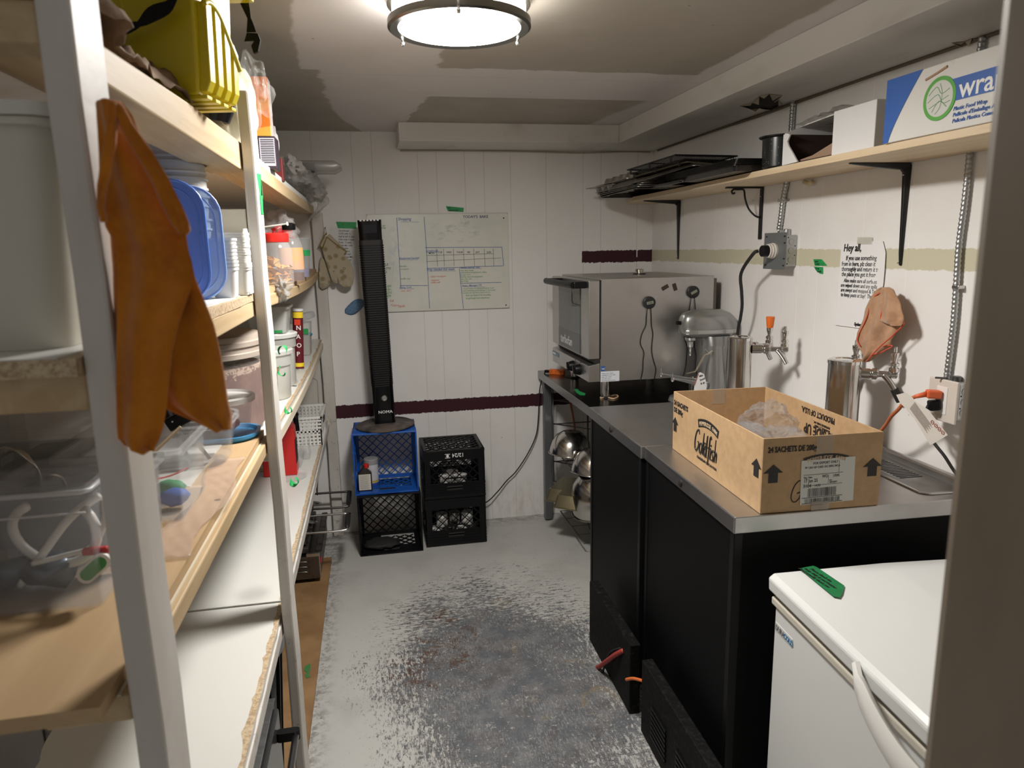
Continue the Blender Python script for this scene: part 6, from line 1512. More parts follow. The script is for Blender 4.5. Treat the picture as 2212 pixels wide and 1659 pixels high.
barcode(.140,.208,.036,.0150,.9); barcode(.133,.219,.0275-.001,.0075,1.2)
lm.box((0,0,0),(.098,.0009,.0004),NL(.126,.0343)); lm.box((0,0,0),(.098,.0009,.0004),NL(.126,.0252)); text(lm,'1 00 14100 17095 5',.0038,NL(.148,.0215-.0002),.0002)
obj('label_print', lm, simple('grey_black_print',(.05,.05,.05),.6), lb)
TAPEC = clear('clear_packing_tape',(.60,.52,.42),.28,.12)
obj('packing_tape', MB().box((.142,-.0010,.0),(.190,-.0003,BH),bxT).box((.138,-.0026,.0),(.185,-.0020,.024),bxT), TAPEC, box)
obj('packing_tape', MB().box((.135,BL-bt_-.0008,BH-.05),(.18,BL-bt_-.0002,BH),bxT), TAPEC, box)
FB = M('bag_film_shiny',(1.0,.99,1.0),.10,spec=1.0); FB.bump(FB.noise(45,6,.8,dist=1.5),1.0,.03); FB.glass(.27)
def bag(label,c,s,seed,sc_):
    mb = MB().sphere((0,0,0),1,(1,1,1),5)
    for v in mb.b.verts:
        d = v.co.normalized(); k = 1+.55*noise.noise(d*1.6+Vector((seed,0,0)))+.22*(abs(noise.noise(d*5+Vector((0,seed,0))))-.2)+.09*noise.noise(d*13+Vector((seed,seed,0)))
        v.co = Vector((d.x*sc_[0],d.y*sc_[1],d.z*sc_[2]))*s*k
    o = single('plastic_bag', mb, FB.mat, label,'plastic bag',origin=(0,0,0),smooth=45); o.location = c; return o
bag('crumpled clear plastic bag filling the near left of the cardboard box', bxT@Vector((.135,.215,.095)),.085,2,(1.2,1.3,.95))
bag('crumpled clear plastic bag poking up at the middle of the cardboard box', bxT@Vector((.190,.330,.150)),.062,7,(1.1,.9,.9))
bp_ = MB()
for i,s_ in enumerate(('Goldfish','200 g','net wt')): text(bp_, s_, .022, bxT@frame((.09+.03*i,.115,.10-.02*i),(.9,.3,.25-.2*i),(.1,.2,1)), .0003)
single('red_wrapper', MB().sphere(bxT@Vector((.07,.30,.075)),.03,(1.4,1,.5),2,.6,5), simple('dull_red_wrap',(.5,.06,.05),.4),'scrap of red wrapper showing beside the bags in the cardboard box','wrapper',smooth=True)

# ------------------------------------------------------------------ chest freezer
fT = Matrix.Translation((.925,1.470,0))@Matrix.Rotation(R(-4.5),4,'Z')        # local x right, y negative towards the camera
fz = thing('chest_freezer','white chest freezer with a curved lid handle in the near right corner','freezer',mx=fT)
FW_,FD_,FH_ = .60,.935,.80
obj('body', MB().box((.012,-FD_,.03),(FW_,-.012,FH_-.060),fT), ENAMEL, fz, bev=.006)
obj('gasket', MB().box((.014,-FD_+.01,FH_-.060),(FW_-.01,-.014,FH_-.044),fT), simple('dark_gasket_gap',(.05,.05,.045),.6), fz)
obj('body_rim', MB().box((.004,-FD_-.003,FH_-.078),(FW_+.003,-.006,FH_-.058),fT), GASKET, fz, bev=.004)
mb = MB(); rs = []
def lid_section(y):
    return [fT@Vector(p) for p in ((-.002,y,FH_-.044),(-.004,y,FH_-.010),(.010,y,FH_),(.30,y,FH_+.006),(FW_,y,FH_+.002),(FW_,y,FH_-.044))]
for y in (0,-.02,-.3,-.6,-FD_): rs.append(lid_section(y))
obj('lid', mb.rings(rs), ENAMEL, fz, bev=.005)
# handle: swept crescent on the lid front
hd = MB(); rs=[]
y0h,y1h = -.372,-.86
n=16
for i in range(n+1):
    k=i/n; y=y0h+(y1h-y0h)*k; bulge = math.sin(math.pi*k); zc = FH_-.012-.066*bulge**.75; out = .004+.036*bulge**.6; hh = .006+.026*min(1,min(k,1-k)/.12)
    c=Vector((-.004-out,y,zc)); rs.append([fT@(c+Vector(p)) for p in ((-.007,0,-hh*.6),(-.009,0,hh*.5),(-.002,0,hh),(.008,0,hh*.8),(.009,0,-hh*.6),(.0,0,-hh))])
obj('handle', hd.rings(rs), WHITEPL, fz, smooth=60)
nm = P(1669,1348,'x',.905)
nb_ = obj('name_plate', MB().box((.0105,-.104,FH_-.142),(.0125,-.020,FH_-.120),fT), simple('silver_plate',(.60,.60,.60),.3), fz, bev=.001)
dn = MB(); text(dn,'DURA',.018,fT@frame((.0100,-.023,FH_-.1375),(0,-1,0),(0,0,1)),.0004,sx=.88); obj('grey_lettering', dn, simple('grey_letters',(.16,.16,.16),.4), nb_)
dn = MB(); text(dn,'COLD',.018,fT@frame((.0100,-.064,FH_-.1375),(0,-1,0),(0,0,1)),.0004,sx=.88); obj('blue_lettering', dn, simple('teal_letters',(.01,.16,.34),.4), nb_)
gt_ = tape_strip('tape_note',[(1727,1228),(1757,1222),(1766,1226),(1824,1265),(1820,1282),(1814,1291),(1800,1288)],'z',FH_+.0062,'green tape note with handwriting lying on the freezer lid',simple('darker_green_tape',(.01,.20,.06),.5,var=(.012,.15,.05),scale=40))
gw = MB(); a_,b_ = P(1752,1228,'z',FH_+.0072),P(1815,1268,'z',FH_+.0072); dirv=(b_-a_).normalized(); upv=Vector((-dirv.y,dirv.x,0)); 
for i,s_ in enumerate(('Please check the','temp daily & seal freezer','Don\'t overfill, thank you')): text(gw, s_, .0115, frame(a_-upv*(.004+.0125*i)-dirv*(.006*i),dirv,upv), .0002, sx=.95, shear=.2)
o_ = obj('writing', gw, INK, gt_)
o_.data.transform(Matrix.Identity(4))

# ------------------------------------------------------------------ shelf on the right wall
SB = 1.830; ST = 1.851
sf = thing('wall_shelf','long pine shelf board on black brackets along the right wall','shelf',(1.5,2.5,SB))
pts = [(1.352,.80),(1.366,2.4),(1.384,3.45),(1.372,3.62),(1.45,3.93),(1.622,3.95),(1.622,.80)]
PIN2 = wood_mat('pale_pine_shelf',(.72,.58,.40),(.66,.50,.32),(.50,.36,.22),'y',1.2)
obj('board', MB().prism(pts,'z',SB,ST), PIN2, sf, bev=.0015)
def bracket(yy,label,style):
    b = thing('shelf_bracket',label,'bracket',(WX,yy,1.53))
    if style=='L':
        rs=[]
        for z,w_,d_ in ((1.825,.026,.016),(1.81,.026,.018),(1.70,.019,.014),(1.56,.014,.010),(1.522,.012,.006)):
            rs.append([(WX-.001,yy-w_/2,z),(WX-.001,yy+w_/2,z),(WX-d_,yy+w_/2*.6,z),(WX-d_,yy-w_/2*.6,z)])
        obj('wall_arm', MB().rings(rs), BLKMET, b, bev=.003)
        rs=[]
        for x,w_,d_ in ((WX-.004,.026,.018),(WX-.03,.026,.020),(WX-.12,.020,.013),(WX-.19,.016,.006),(WX-.205,.013,.004)):
            rs.append([(x,yy-w_/2,SB-.001),(x,yy+w_/2,SB-.001),(x,yy+w_/2*.6,SB-d_),(x,yy-w_/2*.6,SB-d_)])
        obj('shelf_arm', MB().rings(rs), BLKMET, b, bev=.003)
        obj('corner_gusset', MB().prism([(WX-.012,SB-.012),(WX-.042,SB-.012),(WX-.030,SB-.018),(WX-.018,SB-.030),(WX-.012,SB-.045)],'y',yy-.006,yy+.006), BLKMET, b, bev=.002)
        obj('screw', MB().sphere((WX-.012,yy,1.53),.003), CHROMEB, b)
        obj('screw', MB().sphere((WX-.018,yy,1.795),.003), CHROMEB, b)
    else:
        obj('wall_arm', MB().box((WX-.007,yy-.011,1.615),(WX-.001,yy+.011,SB-.001)), BLKMET, b, bev=.001)
        obj('shelf_arm', MB().box((WX-.165,yy-.011,SB-.007),(WX-.004,yy+.011,SB-.001)), BLKMET, b, bev=.001)
        obj('scroll', MB().tube([(WX-.007,yy,1.705),(WX-.03,yy,1.712),(WX-.06,yy,1.74),(WX-.078,yy,1.78),(WX-.084,yy,1.812),(WX-.092,yy,1.819),(WX-.115,yy,1.819),(WX-.132,yy,1.819),(WX-.140,yy,1.811),(WX-.135,yy,1.802),(WX-.126,yy,1.806)],.004,8,smooth=5), BLKMET, b, smooth=True)
        obj('screw', MB().sphere((WX-.008,yy,1.79),.003), CHROMEB, b)
    return b
bracket(3.60,'black L-shaped shelf bracket nearest the back corner','L')
bracket(2.785,'black scrolled shelf bracket in the middle of the pine shelf','S')
bracket(1.955,'black L-shaped shelf bracket nearest the camera','L')
tl_ = thing('hanging_tag','small grey tag dangling on a string from the scrolled bracket','tag',P(1628,440,'x',WX-.05))
obj('string', MB().tube([P(1643,408,'x',WX-.05),P(1632,425,'x',WX-.05),P(1627,432,'x',WX-.05)],.0007,6), simple('grey_string',(.45,.43,.40),.7), tl_)
obj('tag', MB().rings([[P(a,b,'x',WX-.05+dx) for a,b in ((1627,430),(1630,434),(1626,440),(1622,436))] for dx in (0,.0008)]), simple('grey_tag',(.35,.35,.32),.6), tl_)
single('rolled_tape', MB().tube([P(1737,393,'x',WX-.02),P(1748,396,'x',WX-.02),P(1755,392,'x',WX-.02)],.008,10,smooth=4), simple('yellowed_tape',(.60,.50,.32),.5),'yellowed rag end poking out below the pine shelf at the wall','rag',smooth=True)

# things on that shelf, far to near
DARKPAN = simple('dark_nonstick_pan',(.030,.028,.026),.32,.5,var=(.05,.045,.04),scale=10)
AGED = brushed('aged_baking_sheet',(.44,.42,.385),.42,(2,2,8),10,dirt=(.27,.25,.22))
def pan(T,hx,hy,h,mat,name,label,group=None,lip=.009,r=.02):
    return single(name, MB().rr([(0,hx-h*.45-lip,hy-h*.45-lip,r),(h,hx-lip,hy-lip,r),(h,hx,hy,r),(h+.0015,hx,hy,r),(h+.0015,hx-lip,hy-lip,r*.9),(.0018,hx-h*.45-lip,hy-h*.45-lip,r*.9)],T=T,n=4), mat, label,'baking pan',group,smooth=35)
fl = lambda x,y,z,rz=0,rx=0,ry=0: Matrix.Translation((x,y,z))@Matrix.Rotation(rz,4,'Z')@Matrix.Rotation(rx,4,'X')@Matrix.Rotation(ry,4,'Y')
FLIPX = Matrix.Rotation(math.pi,4,'X')
for i in range(4):   # upturned aged baking sheets, far end
    pan(fl(1.405,3.42,ST+.028+.008*i,R(1.5*i-2))@FLIPX,.205,.30,.026,AGED if i else DARKPAN,'baking_tray',['lowest upturned tray of the far stack, dark and overhanging the shelf end','second upturned baking tray from the bottom of the far stack','third upturned baking tray from the bottom of the far stack','topmost upturned baking tray of the far stack, under the muffin tin'][i],'far stack of upturned trays')
mt_ = thing('muffin_tin','upturned aged muffin tin with protruding cups on top of the far trays','muffin tin',(1.38,3.45,ST+.09))
obj('plate', MB().rr([(0,.175,.235,.02),(.003,.175,.235,.02)],(1.36,3.47,ST+.055),n=4), AGED, mt_, smooth=35)
for i in range(3):
    for j in range(4): obj('cup', MB().lathe([(.036,.003),(.0345,.006),(.026,.032),(.023,.034)],24,(1.245+i*.105,3.30+j*.105,ST+.055)), AGED, mt_, smooth=30)
mt2 = thing('muffin_tin','second muffin tin edge sticking out under the first at the far end','muffin tin',(1.36,3.62,ST+.06))
obj('plate', MB().rr([(0,.10,.15,.02),(.003,.10,.15,.02)],T=fl(1.27,3.62,ST+.052,R(10),0,R(-2)),n=4), AGED, mt2, smooth=35)
for i in range(2):
    for j in range(3): obj('cup', MB().lathe([(.034,.0),(.025,-.028),(.022,-.030)],20,(1.23+i*.09,3.53+j*.09,ST+.051)), AGED, mt2, smooth=30)
for i in range(6):   # dark pans, middle
    pan(fl(1.447,2.70,ST+.003+.0045*i,R(.3*i)),.163,.300,.018,DARKPAN,'baking_tray',['lowest','second from the bottom','third from the bottom','third from the top','second from the top','topmost'][i]+' dark non-stick tray of the middle stack','middle stack of dark trays')
pan(fl(1.455,3.02,ST+.003,R(3)),.19,.18,.006,DARKPAN,'baking_tray','flat dark tray bridging the middle and far stacks',lip=.012)
pan(fl(1.40,3.02,ST+.047,R(16),R(-5),R(4))@FLIPX,.16,.22,.014,AGED,'baking_tray','tilted aged tray leaning on the middle stack, lower one')
pan(fl(1.40,3.02,ST+.062,R(10),R(-3),R(5))@FLIPX,.165,.22,.010,simple('brownish_tray',(.14,.12,.085),.45,.4),'baking_tray','brownish thin tray lying above the tilted aged tray')
def rack(T,w,l,label,n=22):
    t = thing('cooling_rack',label,'cooling rack',mx=T)
    wm = MB()
    for i in range(n): wm.bar(T@Vector((-w/2+w*i/(n-1),-l/2,0)),T@Vector((-w/2+w*i/(n-1),l/2,0)),.0022,.0022)
    for k in (-1,0,1): wm.bar(T@Vector((-w/2,k*l*.48,-.002)),T@Vector((w/2,k*l*.48,-.002)),.003,.003)
    obj('wires', wm, simple('black_wire',(.012,.012,.012),.4,.5), t)
    obj('frame', MB().tube([T@Vector((sx*w/2,sy*l/2,0)) for sx,sy in ((-1,-1),(1,-1),(1,1),(-1,1))],.003,6,closed=True), simple('black_frame_wire',(.012,.012,.012),.4,.5), t)
    for sx in (-1,1):
        for sy in (-1,0,1): obj('leg', MB().tube([T@Vector((sx*w/2,sy*l*.42-.009,0)),T@Vector((sx*w/2,sy*l*.42-.003,-.022)),T@Vector((sx*w/2,sy*l*.42+.003,-.022)),T@Vector((sx*w/2,sy*l*.42+.009,0))],.0018,6), simple('black_leg_wire',(.012,.012,.012),.4,.5), t)
    return t
rack(fl(1.345,3.00,ST+.096,R(4),R(-1.2)),.28,.46,'upper black wire cooling rack on top of the tilted trays')
rack(fl(1.355,3.00,ST+.078,R(10),R(-2.0)),.26,.42,'lower black wire cooling rack, just under the first')
# black speckled pot
pc = Vector((P(1662,340,'y',2.33).x+.012,2.335,ST+.050))
pt = thing('stock_pot','small black speckled enamel pot on the dark trays','pot',(pc.x,pc.y,pc.z))
m = M('speckled_enamel',(.015,.017,.017),.25); m.setc(m.mix((.015,.017,.017),(.5,.5,.5), m.voro(130).step(.16,.10)*m.noise(60).step(.5,.55))); 
obj('body', MB().lathe([(.058,-.046),(.062,-.042),(.064,.052),(.075,.056),(.076,.060),(.064,.060),(.060,.05),(.058,-.040)],40,(pc.x+.035,pc.y,pc.z)), m.mat, pt, smooth=30)
# open white carton lying on its side
WC = simple('white_corrugated_card',(.74,.73,.72),.7,bump=.1); BRIN = simple('shaded_brown_inside',(.055,.03,.022),.9)  # inside brown is darkened to paint the shade within the open carton
def R3(px,py,x): return P(px,py,'x',x)
y_far,y_mid,y_near = 2.225,1.985,1.80
wc = thing('open_carton','open white cardboard carton with a torn side beside the wrap box','carton',(1.45,2.0,ST))
obj('back_wall', MB().box((1.60,1.80,ST),(1.606,2.24,ST+.135)), WC, wc)
obj('inside_base', MB().box((1.385,1.985,ST+.0005),(1.60,2.235,ST+.006)), BRIN, wc)
obj('inside_back', MB().box((1.594,1.99,ST+.006),(1.5995,2.235,ST+.130)), BRIN, wc)
obj('far_side', MB().prism([(1.375,ST),(1.60,ST),(1.60,ST+.13),(1.44,ST+.128),(1.378,ST+.105)],'y',2.234,2.239), WC, wc)
obj('inner_side', MB().box((1.392,2.228,ST+.006),(1.594,2.2335,ST+.100)), BRIN, wc)  # extra dark panel, deepens the painted shade on the far inner side
obj('inner_block_face', MB().box((1.384,1.9855,ST+.006),(1.594,1.990,ST+.122)), BRIN, wc)
obj('torn_flap', MB().prism([(2.238,ST+.002),(2.150,ST+.004),(2.175,ST+.030),(2.205,ST+.060),(2.215,ST+.075),(2.200,ST+.095),(2.218,ST+.102),(2.238,ST+.100)],'x',1.372,1.377), WC, wc)
obj('top_flap', MB().prism([(2.235,ST+.128),(1.985,ST+.140),(1.985,ST+.136),(2.235,ST+.124)],'x',1.43,1.60), WC, wc)
obj('near_block', MB().box((1.378,1.80,ST+.0005),(1.594,1.985,ST+.128)), WC, wc, bev=.002)
obj('brown_liner', MB().prism([(2.22,ST+.008),(1.99,ST+.008),(1.99,ST+.045),(2.10,ST+.018)],'x',1.392,1.396), simple('brown_liner',(.32,.21,.14),.8), wc)
obj('crumpled_film', MB().grid(lambda u,v: Vector((1.40+.18*u+.01*noise.noise(Vector((u*9,v*9,2))),2.23-.25*v,ST+.128+.018*v+.012*noise.noise(Vector((u*6,v*9,5))))),14,18), film.mat, wc, smooth=40)
# wrap box
wy1 = P(1913,240,'x',1.352).y; wx_ = 1.352
wp = thing('wrap_box','large white and blue food wrap carton with a green ring, nearest on the shelf','carton',(1.47,1.4,ST))
m = M('scuffed_white_card',(.70,.68,.64),.6); m.setc(m.mix((.70,.68,.64),(.50,.44,.36), m.noise(9,6,.8,off=3).step(.58,.75)*.6)); 
wz = P(1916,175,'x',wx_).z
obj('carton', MB().box((wx_,1.02,ST),(1.60,wy1,wz)), m.mat, wp, bev=.002)
WF = lambda y,z,o=.0008: frame((wx_-o,y,z),(0,-1,0),(0,0,1))
hh = wz-ST; bl_ = MB(); 
cur = [(0,0),(.018,0)]+[(.018+.105*(k/10)**1.25*1.0,hh*k/10) for k in range(1,11)]+[(0,hh)]
bl_.prism(cur,'z',0,.0004,WF(wy1,ST))
CBLUE = simple('carton_blue',(.035,.12,.42),.5)
yr = P(2043,210,'x',wx_); yr2 = P(2008,215,'x',wx_); rad = abs(yr2.y-yr.y)*.98+.004
zc_ = P(2030,213,'x',wx_).z
yc_ = P(2030,213,'x',wx_).y
bl_.box((0,-.018,0),(.35,.032,.0004),WF(yc_-.02,zc_+.004))
obj('blue_print', bl_, CBLUE, wp)
obj('ring_disc', MB().lathe([(.043,0),(.043,.0006)],40,T=WF(yc_,zc_)), simple('ring_white',(.62,.62,.57),.5), wp)
rg = MB(); rg.lathe([(.050,0),(.050,.0010),(.041,.0010),(.041,0)],48,T=WF(yc_,zc_))
obj('green_ring', rg, simple('ring_green',(.10,.38,.06),.5), wp)
sk = MB(); T_=WF(yc_,zc_,.0014)
for p_ in ([(-.034,.012),(-.010,.028),(.006,.010),(.030,.018)],[(-.036,-.004),(-.005,.010),(.012,-.012),(.034,-.010)],[(-.02,-.028),(.0,-.006),(.024,-.022)],[(.0,.034),(.008,.010),(.004,-.02),(-.01,-.034)],[(-.030,-.018),(.028,.002)]): sk.tube([T_@Vector((a,b,0)) for a,b in p_],.0008,5,smooth=4)
obj('sketch_lines', sk, simple('sketch_green',(.10,.28,.10),.5), wp)
wt_ = MB(); text(wt_,'wrap',.062,WF(yc_-.058,zc_-.010,.0014),.0005,sx=1.0); obj('white_title', wt_, WHITEP, wp)
w2 = MB()
for i,s_ in enumerate(('Plastic Food Wrap','Pellicule d\'Emballage Alimentaire','Pelicula Plastica Comestible')): text(w2,s_,.0125,WF(yc_-.045,zc_-.036-.0135*i,.001),.0003,shear=.2)
obj('small_print', w2, CBLUE, wp)
obj('brown_stain', MB().tube([WF(wy1-.135,wz-.028)@Vector((0,0,0)),WF(wy1-.17,wz-.020)@Vector((0,0,0)),WF(wy1-.20,wz-.012)@Vector((0,0,0))],.003,6), simple('stain_brown',(.42,.26,.16),.7), wp)

# ------------------------------------------------------------------ conduits and electric boxes
def conduit(px,r,label,axis_x):
    pts = spline([Vector(p) for p in px],10); t = thing('flexible_conduit',label,'conduit',px[-1])
    L = sum((b-a).length for a,b in zip(pts,pts[1:])); n = int(L/.0032); rs=[]; 
    # resample evenly and ripple the radius
    acc=[0]
    for a,b in zip(pts,pts[1:]): acc.append(acc[-1]+(b-a).length)
    def at(s):
        for i in range(len(acc)-1):
            if acc[i+1]>=s: k=(s-acc[i])/max(acc[i+1]-acc[i],1e-9); return pts[i].lerp(pts[i+1],k)
        return pts[-1]
    P_=[at(L*i/n) for i in range(n+1)]
    obj('armour', MB().tube(P_,lambda k: r*(1+.13*math.sin(k*n*math.pi*.5)),12), GALV, t, smooth=60)
    return t
x1 = WX-.013
c1_ = conduit([P(1715,200,'x',x1),P(1708,300,'x',x1),P(1701,380,'x',x1),P(1692,430,'x',x1),P(1687,470,'x',x1),P(1683,497,'x',x1)],.0105,'flexible metal conduit running down to the upper plug box',0)
q = P(1690,433,'x',x1)
obj('strap', MB().box((WX-.026,q.y-.014,q.z-.006),(WX-.001,q.y+.014,q.z+.006)).box((WX-.004,q.y-.030,q.z-.005),(WX-.001,q.y-.01,q.z+.005)), CHROMEB, c1_, bev=.002)
c2_ = conduit([P(2122,80,'x',x1),P(2108,180,'x',x1),P(2098,300,'x',x1),P(2085,430,'x',x1),P(2072,530,'x',x1),P(2066,620,'x',x1),P(2060,700,'x',x1),P(2050,780,'x',x1),P(2044,822,'x',x1)],.0085,'long flexible metal conduit running down to the lower socket box',0)
q = P(2070,620,'x',x1)
obj('strap', MB().box((WX-.024,q.y-.012,q.z-.005),(WX-.001,q.y+.012,q.z+.005)), CHROMEB, c2_, bev=.002)
# upper box: body on the wall, large grey cover plate, round plug
jb_ = thing('junction_box','galvanised junction box with a grey cover plate on the right wall','junction box',(WX-.03,2.53,1.50))
y0j,y1j,zj0,zj1 = 2.515,2.63,1.508,1.628
obj('body', MB().box((WX-.050,y0j,zj0),(WX-.001,y1j,zj1)), GALV, jb_, bev=.004)
for dz in (-.034,0,.034): 
    T = Matrix.Translation((WX-.026,y0j-.0003,(zj0+zj1)/2+dz))@Matrix.Rotation(R(90),4,'X')
    obj('knockout', MB().lathe([(.0115,0),(.0115,.0010),(.0100,.0012),(.0100,.0004),(.006,.0008)],24,T=T), GALV, jb_, smooth=30)
for dz in (-.05,.05,.018,-.018): obj('hole', MB().sphere((WX-.010-.03*(abs(dz)>.03),y0j-.0004,(zj0+zj1)/2+dz),.0025,(1,.3,1)), INK, jb_)
CX = WX-.054
pl2 = obj('cover_plate', MB().box((CX-.002,y0j-.012,zj0-.012),(CX,y1j+.03,zj1+.010)), simple('grey_cover_plate',(.22,.235,.24),.4,.5), jb_, bev=.001)
for yy,zz in ((y0j+.0,zj1-.005),(y1j+.012,zj1-.005),(y0j+.0,zj0+.004),(y1j+.012,zj0+.004),(y0j-.002,.5*(zj0+zj1)+.03),(y0j-.002,.5*(zj0+zj1)-.03)): obj('slot', MB().rr([(0,.003,.006,.003),(.0006,.003,.006,.003)],T=Matrix.Translation((CX-.0022,yy,zz))@Matrix.Rotation(R(-90),4,'Y'),n=3), INK, pl2)
obj('connector', MB().lathe([(.014,0),(.014,.022),(.011,.024)],20,(x1,y0j+.055,zj1)).box((WX-.045,y0j+.055,zj1+.008),(WX-.02,y0j+.065,zj1+.018)).tube([(WX-.02,y0j+.06,zj1+.013),(WX-.02,y0j+.105,zj1+.013)],.004,8), GALV, jb_, smooth=35)
pgc = Vector((CX-.002,2.585,(zj0+zj1)/2))
pg = thing('power_plug','white and black heavy plug in the upper junction box with a thick black cable','plug',pgc)
TP = Matrix.Translation(pgc)@Matrix.Rotation(R(-90),4,'Y')
WG = simple('grubby_white_plug',(.70,.66,.60),.45)
obj('collar', MB().lathe([(.030,0),(.031,.008),(.028,.010),(.029,.018),(.026,.020),(.027,.028),(.024,.030)],32,T=TP), WG, pg, smooth=35)
obj('black_core', MB().lathe([(.023,.028),(.022,.052)],28,T=TP), BLACK, pg, smooth=35)
obj('white_clamp', MB().prism([(-.016,0),(.016,0),(.020,.014),(.010,.022),(.012,.040),(.006,.048),(-.008,.046),(-.018,.030),(-.012,.018)],'y',-.012,.012,TP@Matrix.Translation((0,0,.038))@Matrix.Rotation(R(90),4,'X')@Matrix.Rotation(R(90),4,'X')), WHITEPL, pg, bev=.003)
e = TP@Vector((0,0,.075))
obj('cable', MB().tube([TP@Vector((0,0,.07)),e+Vector((-.010,.01,-.012)),P(1601,590,'x',1.50),P(1602,630,'x',1.515),P(1603,660,'x',1.53),P(1599,690,'x',1.54),P(1594,715,'x',1.55),Vector((1.572,2.85,1.10)),Vector((1.60,2.92,.95))],.0068,10,smooth=6), BLACKR, pg, smooth=True)
# lower box with orange and black plugs
lb_ = thing('socket_box','galvanised socket box with a white face plate on the right wall above the drip tray','socket box',(WX-.03,1.70,1.10))
y0l,y1l = 1.640,1.735; zl0,zl1 = 1.100,1.205
obj('body', MB().box((WX-.045,y0l,zl0),(WX-.001,y1l,zl1)), GALV, lb_, bev=.005)
for dz in (-.030,0,.030): 
    T = Matrix.Translation((WX-.024,y0l-.0003,(zl0+zl1)/2+dz))@Matrix.Rotation(R(90),4,'X')
    obj('knockout', MB().lathe([(.0115,0),(.0115,.0010),(.0100,.0012),(.0100,.0004),(.006,.0008)],24,T=T), GALV, lb_, smooth=30)
for yy,zz in ((0,.018),(.02,-.017),(.0,-.017),(.02,.018)): obj('hole', MB().sphere((WX-.012-yy*1.2,y0l-.0004,(zl0+zl1)/2+zz),.0025,(1,.3,1)), INK, lb_)
fp = obj('face_plate', MB().box((WX-.054,y0l-.004,zl0-.010),(WX-.046,y1l+.004,zl1+.006)), simple('grubby_face_plate',(.66,.60,.54),.45), lb_, bev=.003)
obj('outlet', MB().box((WX-.0556,y0l+.028,zl0+.012),(WX-.0535,y1l-.028,zl1-.014)), WHITEPL, fp, bev=.001)
obj('connector', MB().lathe([(.012,0),(.012,.012),(.010,.014)],18,(x1,y0l+.045,zl1)).tube([(WX-.04,y0l+.05,zl1+.008),(WX-.07,y0l+.06,zl1+.010)],.003,8), simple('dark_connector',(.12,.12,.12),.35,.8), lb_, smooth=35)
op = thing('extension_cord','orange extension cord plugged into the lower socket box','cord',(WX-.09,1.70,1.15))
zc1 = zl1-.038
obj('plug', MB().bar((WX-.056,1.690,zc1),(WX-.092,1.704,zc1+.002),.026,.024), simple('orange_plug',(.75,.14,.05),.45), op, bev=.005)
obj('strain_relief', MB().tube([(WX-.09,1.704,zc1+.001),(WX-.118,1.716,zc1-.008)],lambda k:.0085-.003*k,10), simple('orange_relief',(.75,.14,.05),.45), op, smooth=True)
obj('cord', MB().tube([Vector((WX-.115,1.715,zc1-.007)),P(1955,868,'x',1.50),P(1940,885,'x',1.50),P(1925,900,'x',1.505),P(1912,920,'x',1.515),P(1895,938,'x',1.53),P(1870,955,'x',1.55),P(1850,975,'x',1.56)],.0055,10,smooth=6), simple('terracotta_cord',(.52,.15,.06),.55), op, smooth=True)
bpg = thing('black_plug','black plug and cord hanging from the lower socket box','plug',(WX-.07,1.69,1.12))
obj('plug', MB().bar((WX-.056,1.690,zl0+.038),(WX-.085,1.700,zl0+.034),.026,.030), BLACK, bpg, bev=.006)
obj('cord', MB().tube([Vector((WX-.085,1.700,zl0+.034)),P(1990,915,'x',1.535),P(2005,938,'x',1.54),P(2020,960,'x',1.545),P(2040,985,'x',1.55),P(2056,1010,'x',1.56),P(2070,1030,'x',1.57)],.0045,10,smooth=6), BLACKR, bpg, smooth=True)
ct_ = thing('cord_label','long white printed warning label hanging on the orange cord','label',P(1990,905,'x',1.49))
def ribbon(pp,w,x,mat,name,parent):
    mb=MB(); 
    a=[P(p[0],p[1],'x',x) for p in pp]; b=[P(p[2],p[3],'x',x) for p in pp]
    rs=[]
    for i in range(len(a)): rs.append([a[i],b[i],b[i]+Vector((.0008,0,0)),a[i]+Vector((.0008,0,0))])
    return obj(name, mb.rings(rs), mat, parent, smooth=30)
ribbon([(1936,853,1955,848),(1944,870,1970,858),(1954,880,1978,868),(1975,905,2005,885),(2010,962,2047,940)],0,1.49,simple('cream_label',(.66,.62,.57),.6),'strip',ct_)
lp = MB(); A0,B0 = P(1962,882,'x',1.489),P(2012,952,'x',1.489); dv=(B0-A0); dn_=dv.normalized(); nrm_ = Vector((0,dn_.z,-dn_.y)) if False else Vector((0,-dn_.z,dn_.y))
if (P(1978,866,'x',1.489)-A0).dot(nrm_)<0: nrm_=-nrm_
Lw=(P(1990,890,'x',1.489)-P(1970,900,'x',1.489)).length
for i in range(11):
    s0=A0+nrm_*(Lw*(.12+.068*i)); lp.bar(s0+dn_*.004,s0+dn_*(dv.length*(.80-.05*(i%3))),.0004,.0013,(1,0,0))
obj('fine_print', lp, simple('brownish_print',(.22,.17,.14),.6), ct_)
rr_ = MB()
for k in range(4):
    c_=P(2014+k*7.5,912+k*7.5,'x',1.4888); rr_.tube([c_+Vector((0,.0052*math.cos(a*.5236),.0052*math.sin(a*.5236))) for a in range(12)],.0007,5,closed=True); rr_.bar(c_+Vector((0,.0035,-.0035)),c_+Vector((0,-.0035,.0035)),.0006,.0008,(1,0,0))
obj('red_symbols', rr_, simple('label_red',(.45,.12,.08),.6), ct_)

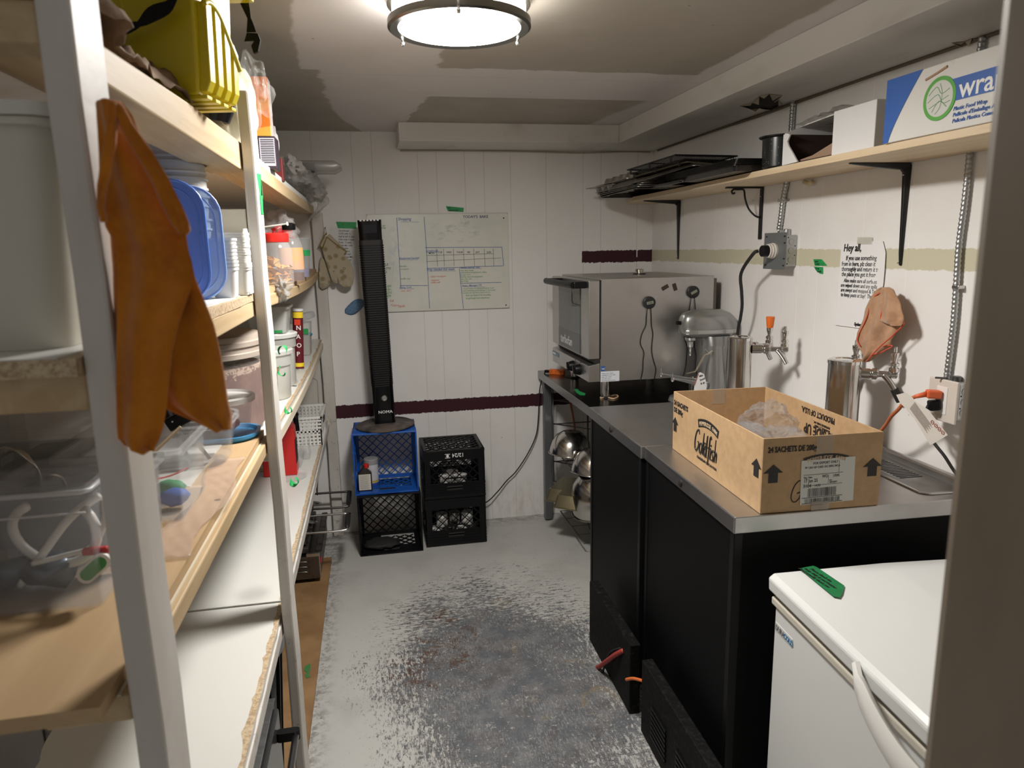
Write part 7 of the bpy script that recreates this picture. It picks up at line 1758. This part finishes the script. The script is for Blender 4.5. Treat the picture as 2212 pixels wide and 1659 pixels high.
# ------------------------------------------------------------------ right wall papers and cloth
no = thing('wall_note','handwritten white paper note beginning Hey all taped to the right wall','note',P(1860,710,'x',WX))
px_ = [(1818,522),(1850,522),(1885,521),(1907,520),(1913,545),(1911,580),(1908,615),(1898,660),(1888,711),(1850,708),(1804,702),(1808,650),(1813,590)]
obj('paper', MB().rings([[P(a,b,'x',WX-.004-dx+.003*noise.noise(Vector((a*.05,b*.05,1)))) for a,b in px_] for dx in (0,.0008)]), simple('bright_paper',(.84,.83,.83),.75), no)
nw = MB(); 
def nwrite(px,py,s,size,sx=.9):
    a=P(px,py,'x',WX-.0055); text(nw,s,size,frame(a,(0,-1,.01),(0,0,1)),.0006,sx=sx,shear=.12)
nwrite(1822,543,'Hey all,',.036,.85); nwrite(1827,562,'If you use something',.0225,.82)
for i,s_ in enumerate(('from in here, plz clean it','thoroughly and return it to','the place you got it from')): nwrite(1818,574+i*11,s_,.0215,.80)
for i,s_ in enumerate(('    Also make sure all surfaces','are wiped down and any spills','are swept and mopped & Trying','to keep pests at bay!  Thanks!')): nwrite(1816,609+i*10.2,s_,.0185,.82)
n2w = nw; nw = MB(); nwrite(1845,703,'Sydney',.016,.9); nw.bar(P(1844,700,'x',WX-.006),P(1866,700.5,'x',WX-.006),.0006,.0022,(1,0,0))
obj('signature', nw, INK, no); obj('handwriting', n2w, INK, no)
obj('clear_tape', MB().rings([[P(a,b,'x',WX-.0052-dx) for a,b in ((1852,512),(1884,512),(1884,528),(1851,528))] for dx in (0,.0003)]), clear('note_tape',(.70,.68,.60),.45,.3), no)
g1 = tape_strip('tape_note',[(1757,560),(1775,560),(1787,574),(1760,574)],'x',WX-.0012,'upper of the two green tape scraps on the right wall beside the note')
g2 = tape_strip('tape_note',[(1758,576),(1778,577),(1778,592),(1771,591),(1763,585)],'x',WX-.0012,'lower of the two green tape scraps on the right wall beside the note')
for g_,L2 in ((g1,((1760,567,'NEW'),(1761,572,'START'))),(g2,((1761,582,'TO BE'),(1765,588,'DONE')))):
    a = MB()
    for x,y,s_ in L2: text(a,s_,.0085,frame(P(x,y,'x',WX-.0020),(0,-1,0),(0,0,1)),.0003)
    obj('scribble', a, INK, g_)
bc_ = thing('cleaning_cloth','tan microfibre cloth with red stitched hem hanging on the right wall','cloth',P(1915,622,'x',1.60))
obj('cloth', sheet([(621,1908,1922),(626,1896,1932),(636,1888,1938),(650,1882,1944),(670,1874,1950),(690,1868,1954),(705,1862,1950),(720,1856,1938),(735,1852,1928),(745,1856,1926),(760,1864,1908),(772,1868,1890),(781,1870,1876)],'x',1.585,nu=24,amp=.006,fold=2.2,bulge=.016), BCLOTH, bc_, solid=.003, smooth=True)
obj('front_fold', sheet([(622,1912,1924),(640,1912,1937),(660,1908,1944),(680,1903,1950),(692,1902,1954),(698,1910,1953),(704,1925,1950)],'x',1.560,nu=14,amp=.004,fold=1.5,bulge=.010,seed=2), BCLOTH, bc_, solid=.003, smooth=True)
obj('hem', MB().tube([P(a,b,'x',1.560) for a,b in ((1918,624),(1913,645),(1908,665),(1902,688),(1910,694),(1930,694),(1945,692),(1953,697),(1948,706),(1937,716),(1925,728),(1905,745),(1888,762),(1872,781))],.0022,6,smooth=4), HEM, bc_, smooth=True)
obj('hem', MB().tube([P(a,b,'x',1.572) for a,b in ((1902,632),(1888,641),(1880,655),(1874,680),(1866,700),(1856,720),(1852,735),(1858,748))],.0020,6,smooth=4), HEM, bc_, smooth=True)
obj('hem', MB().tube([P(a,b,'x',1.572) for a,b in ((1880,768),(1900,762),(1918,754),(1927,749),(1924,746),(1908,748))],.0020,6,smooth=4), HEM, bc_, smooth=True)
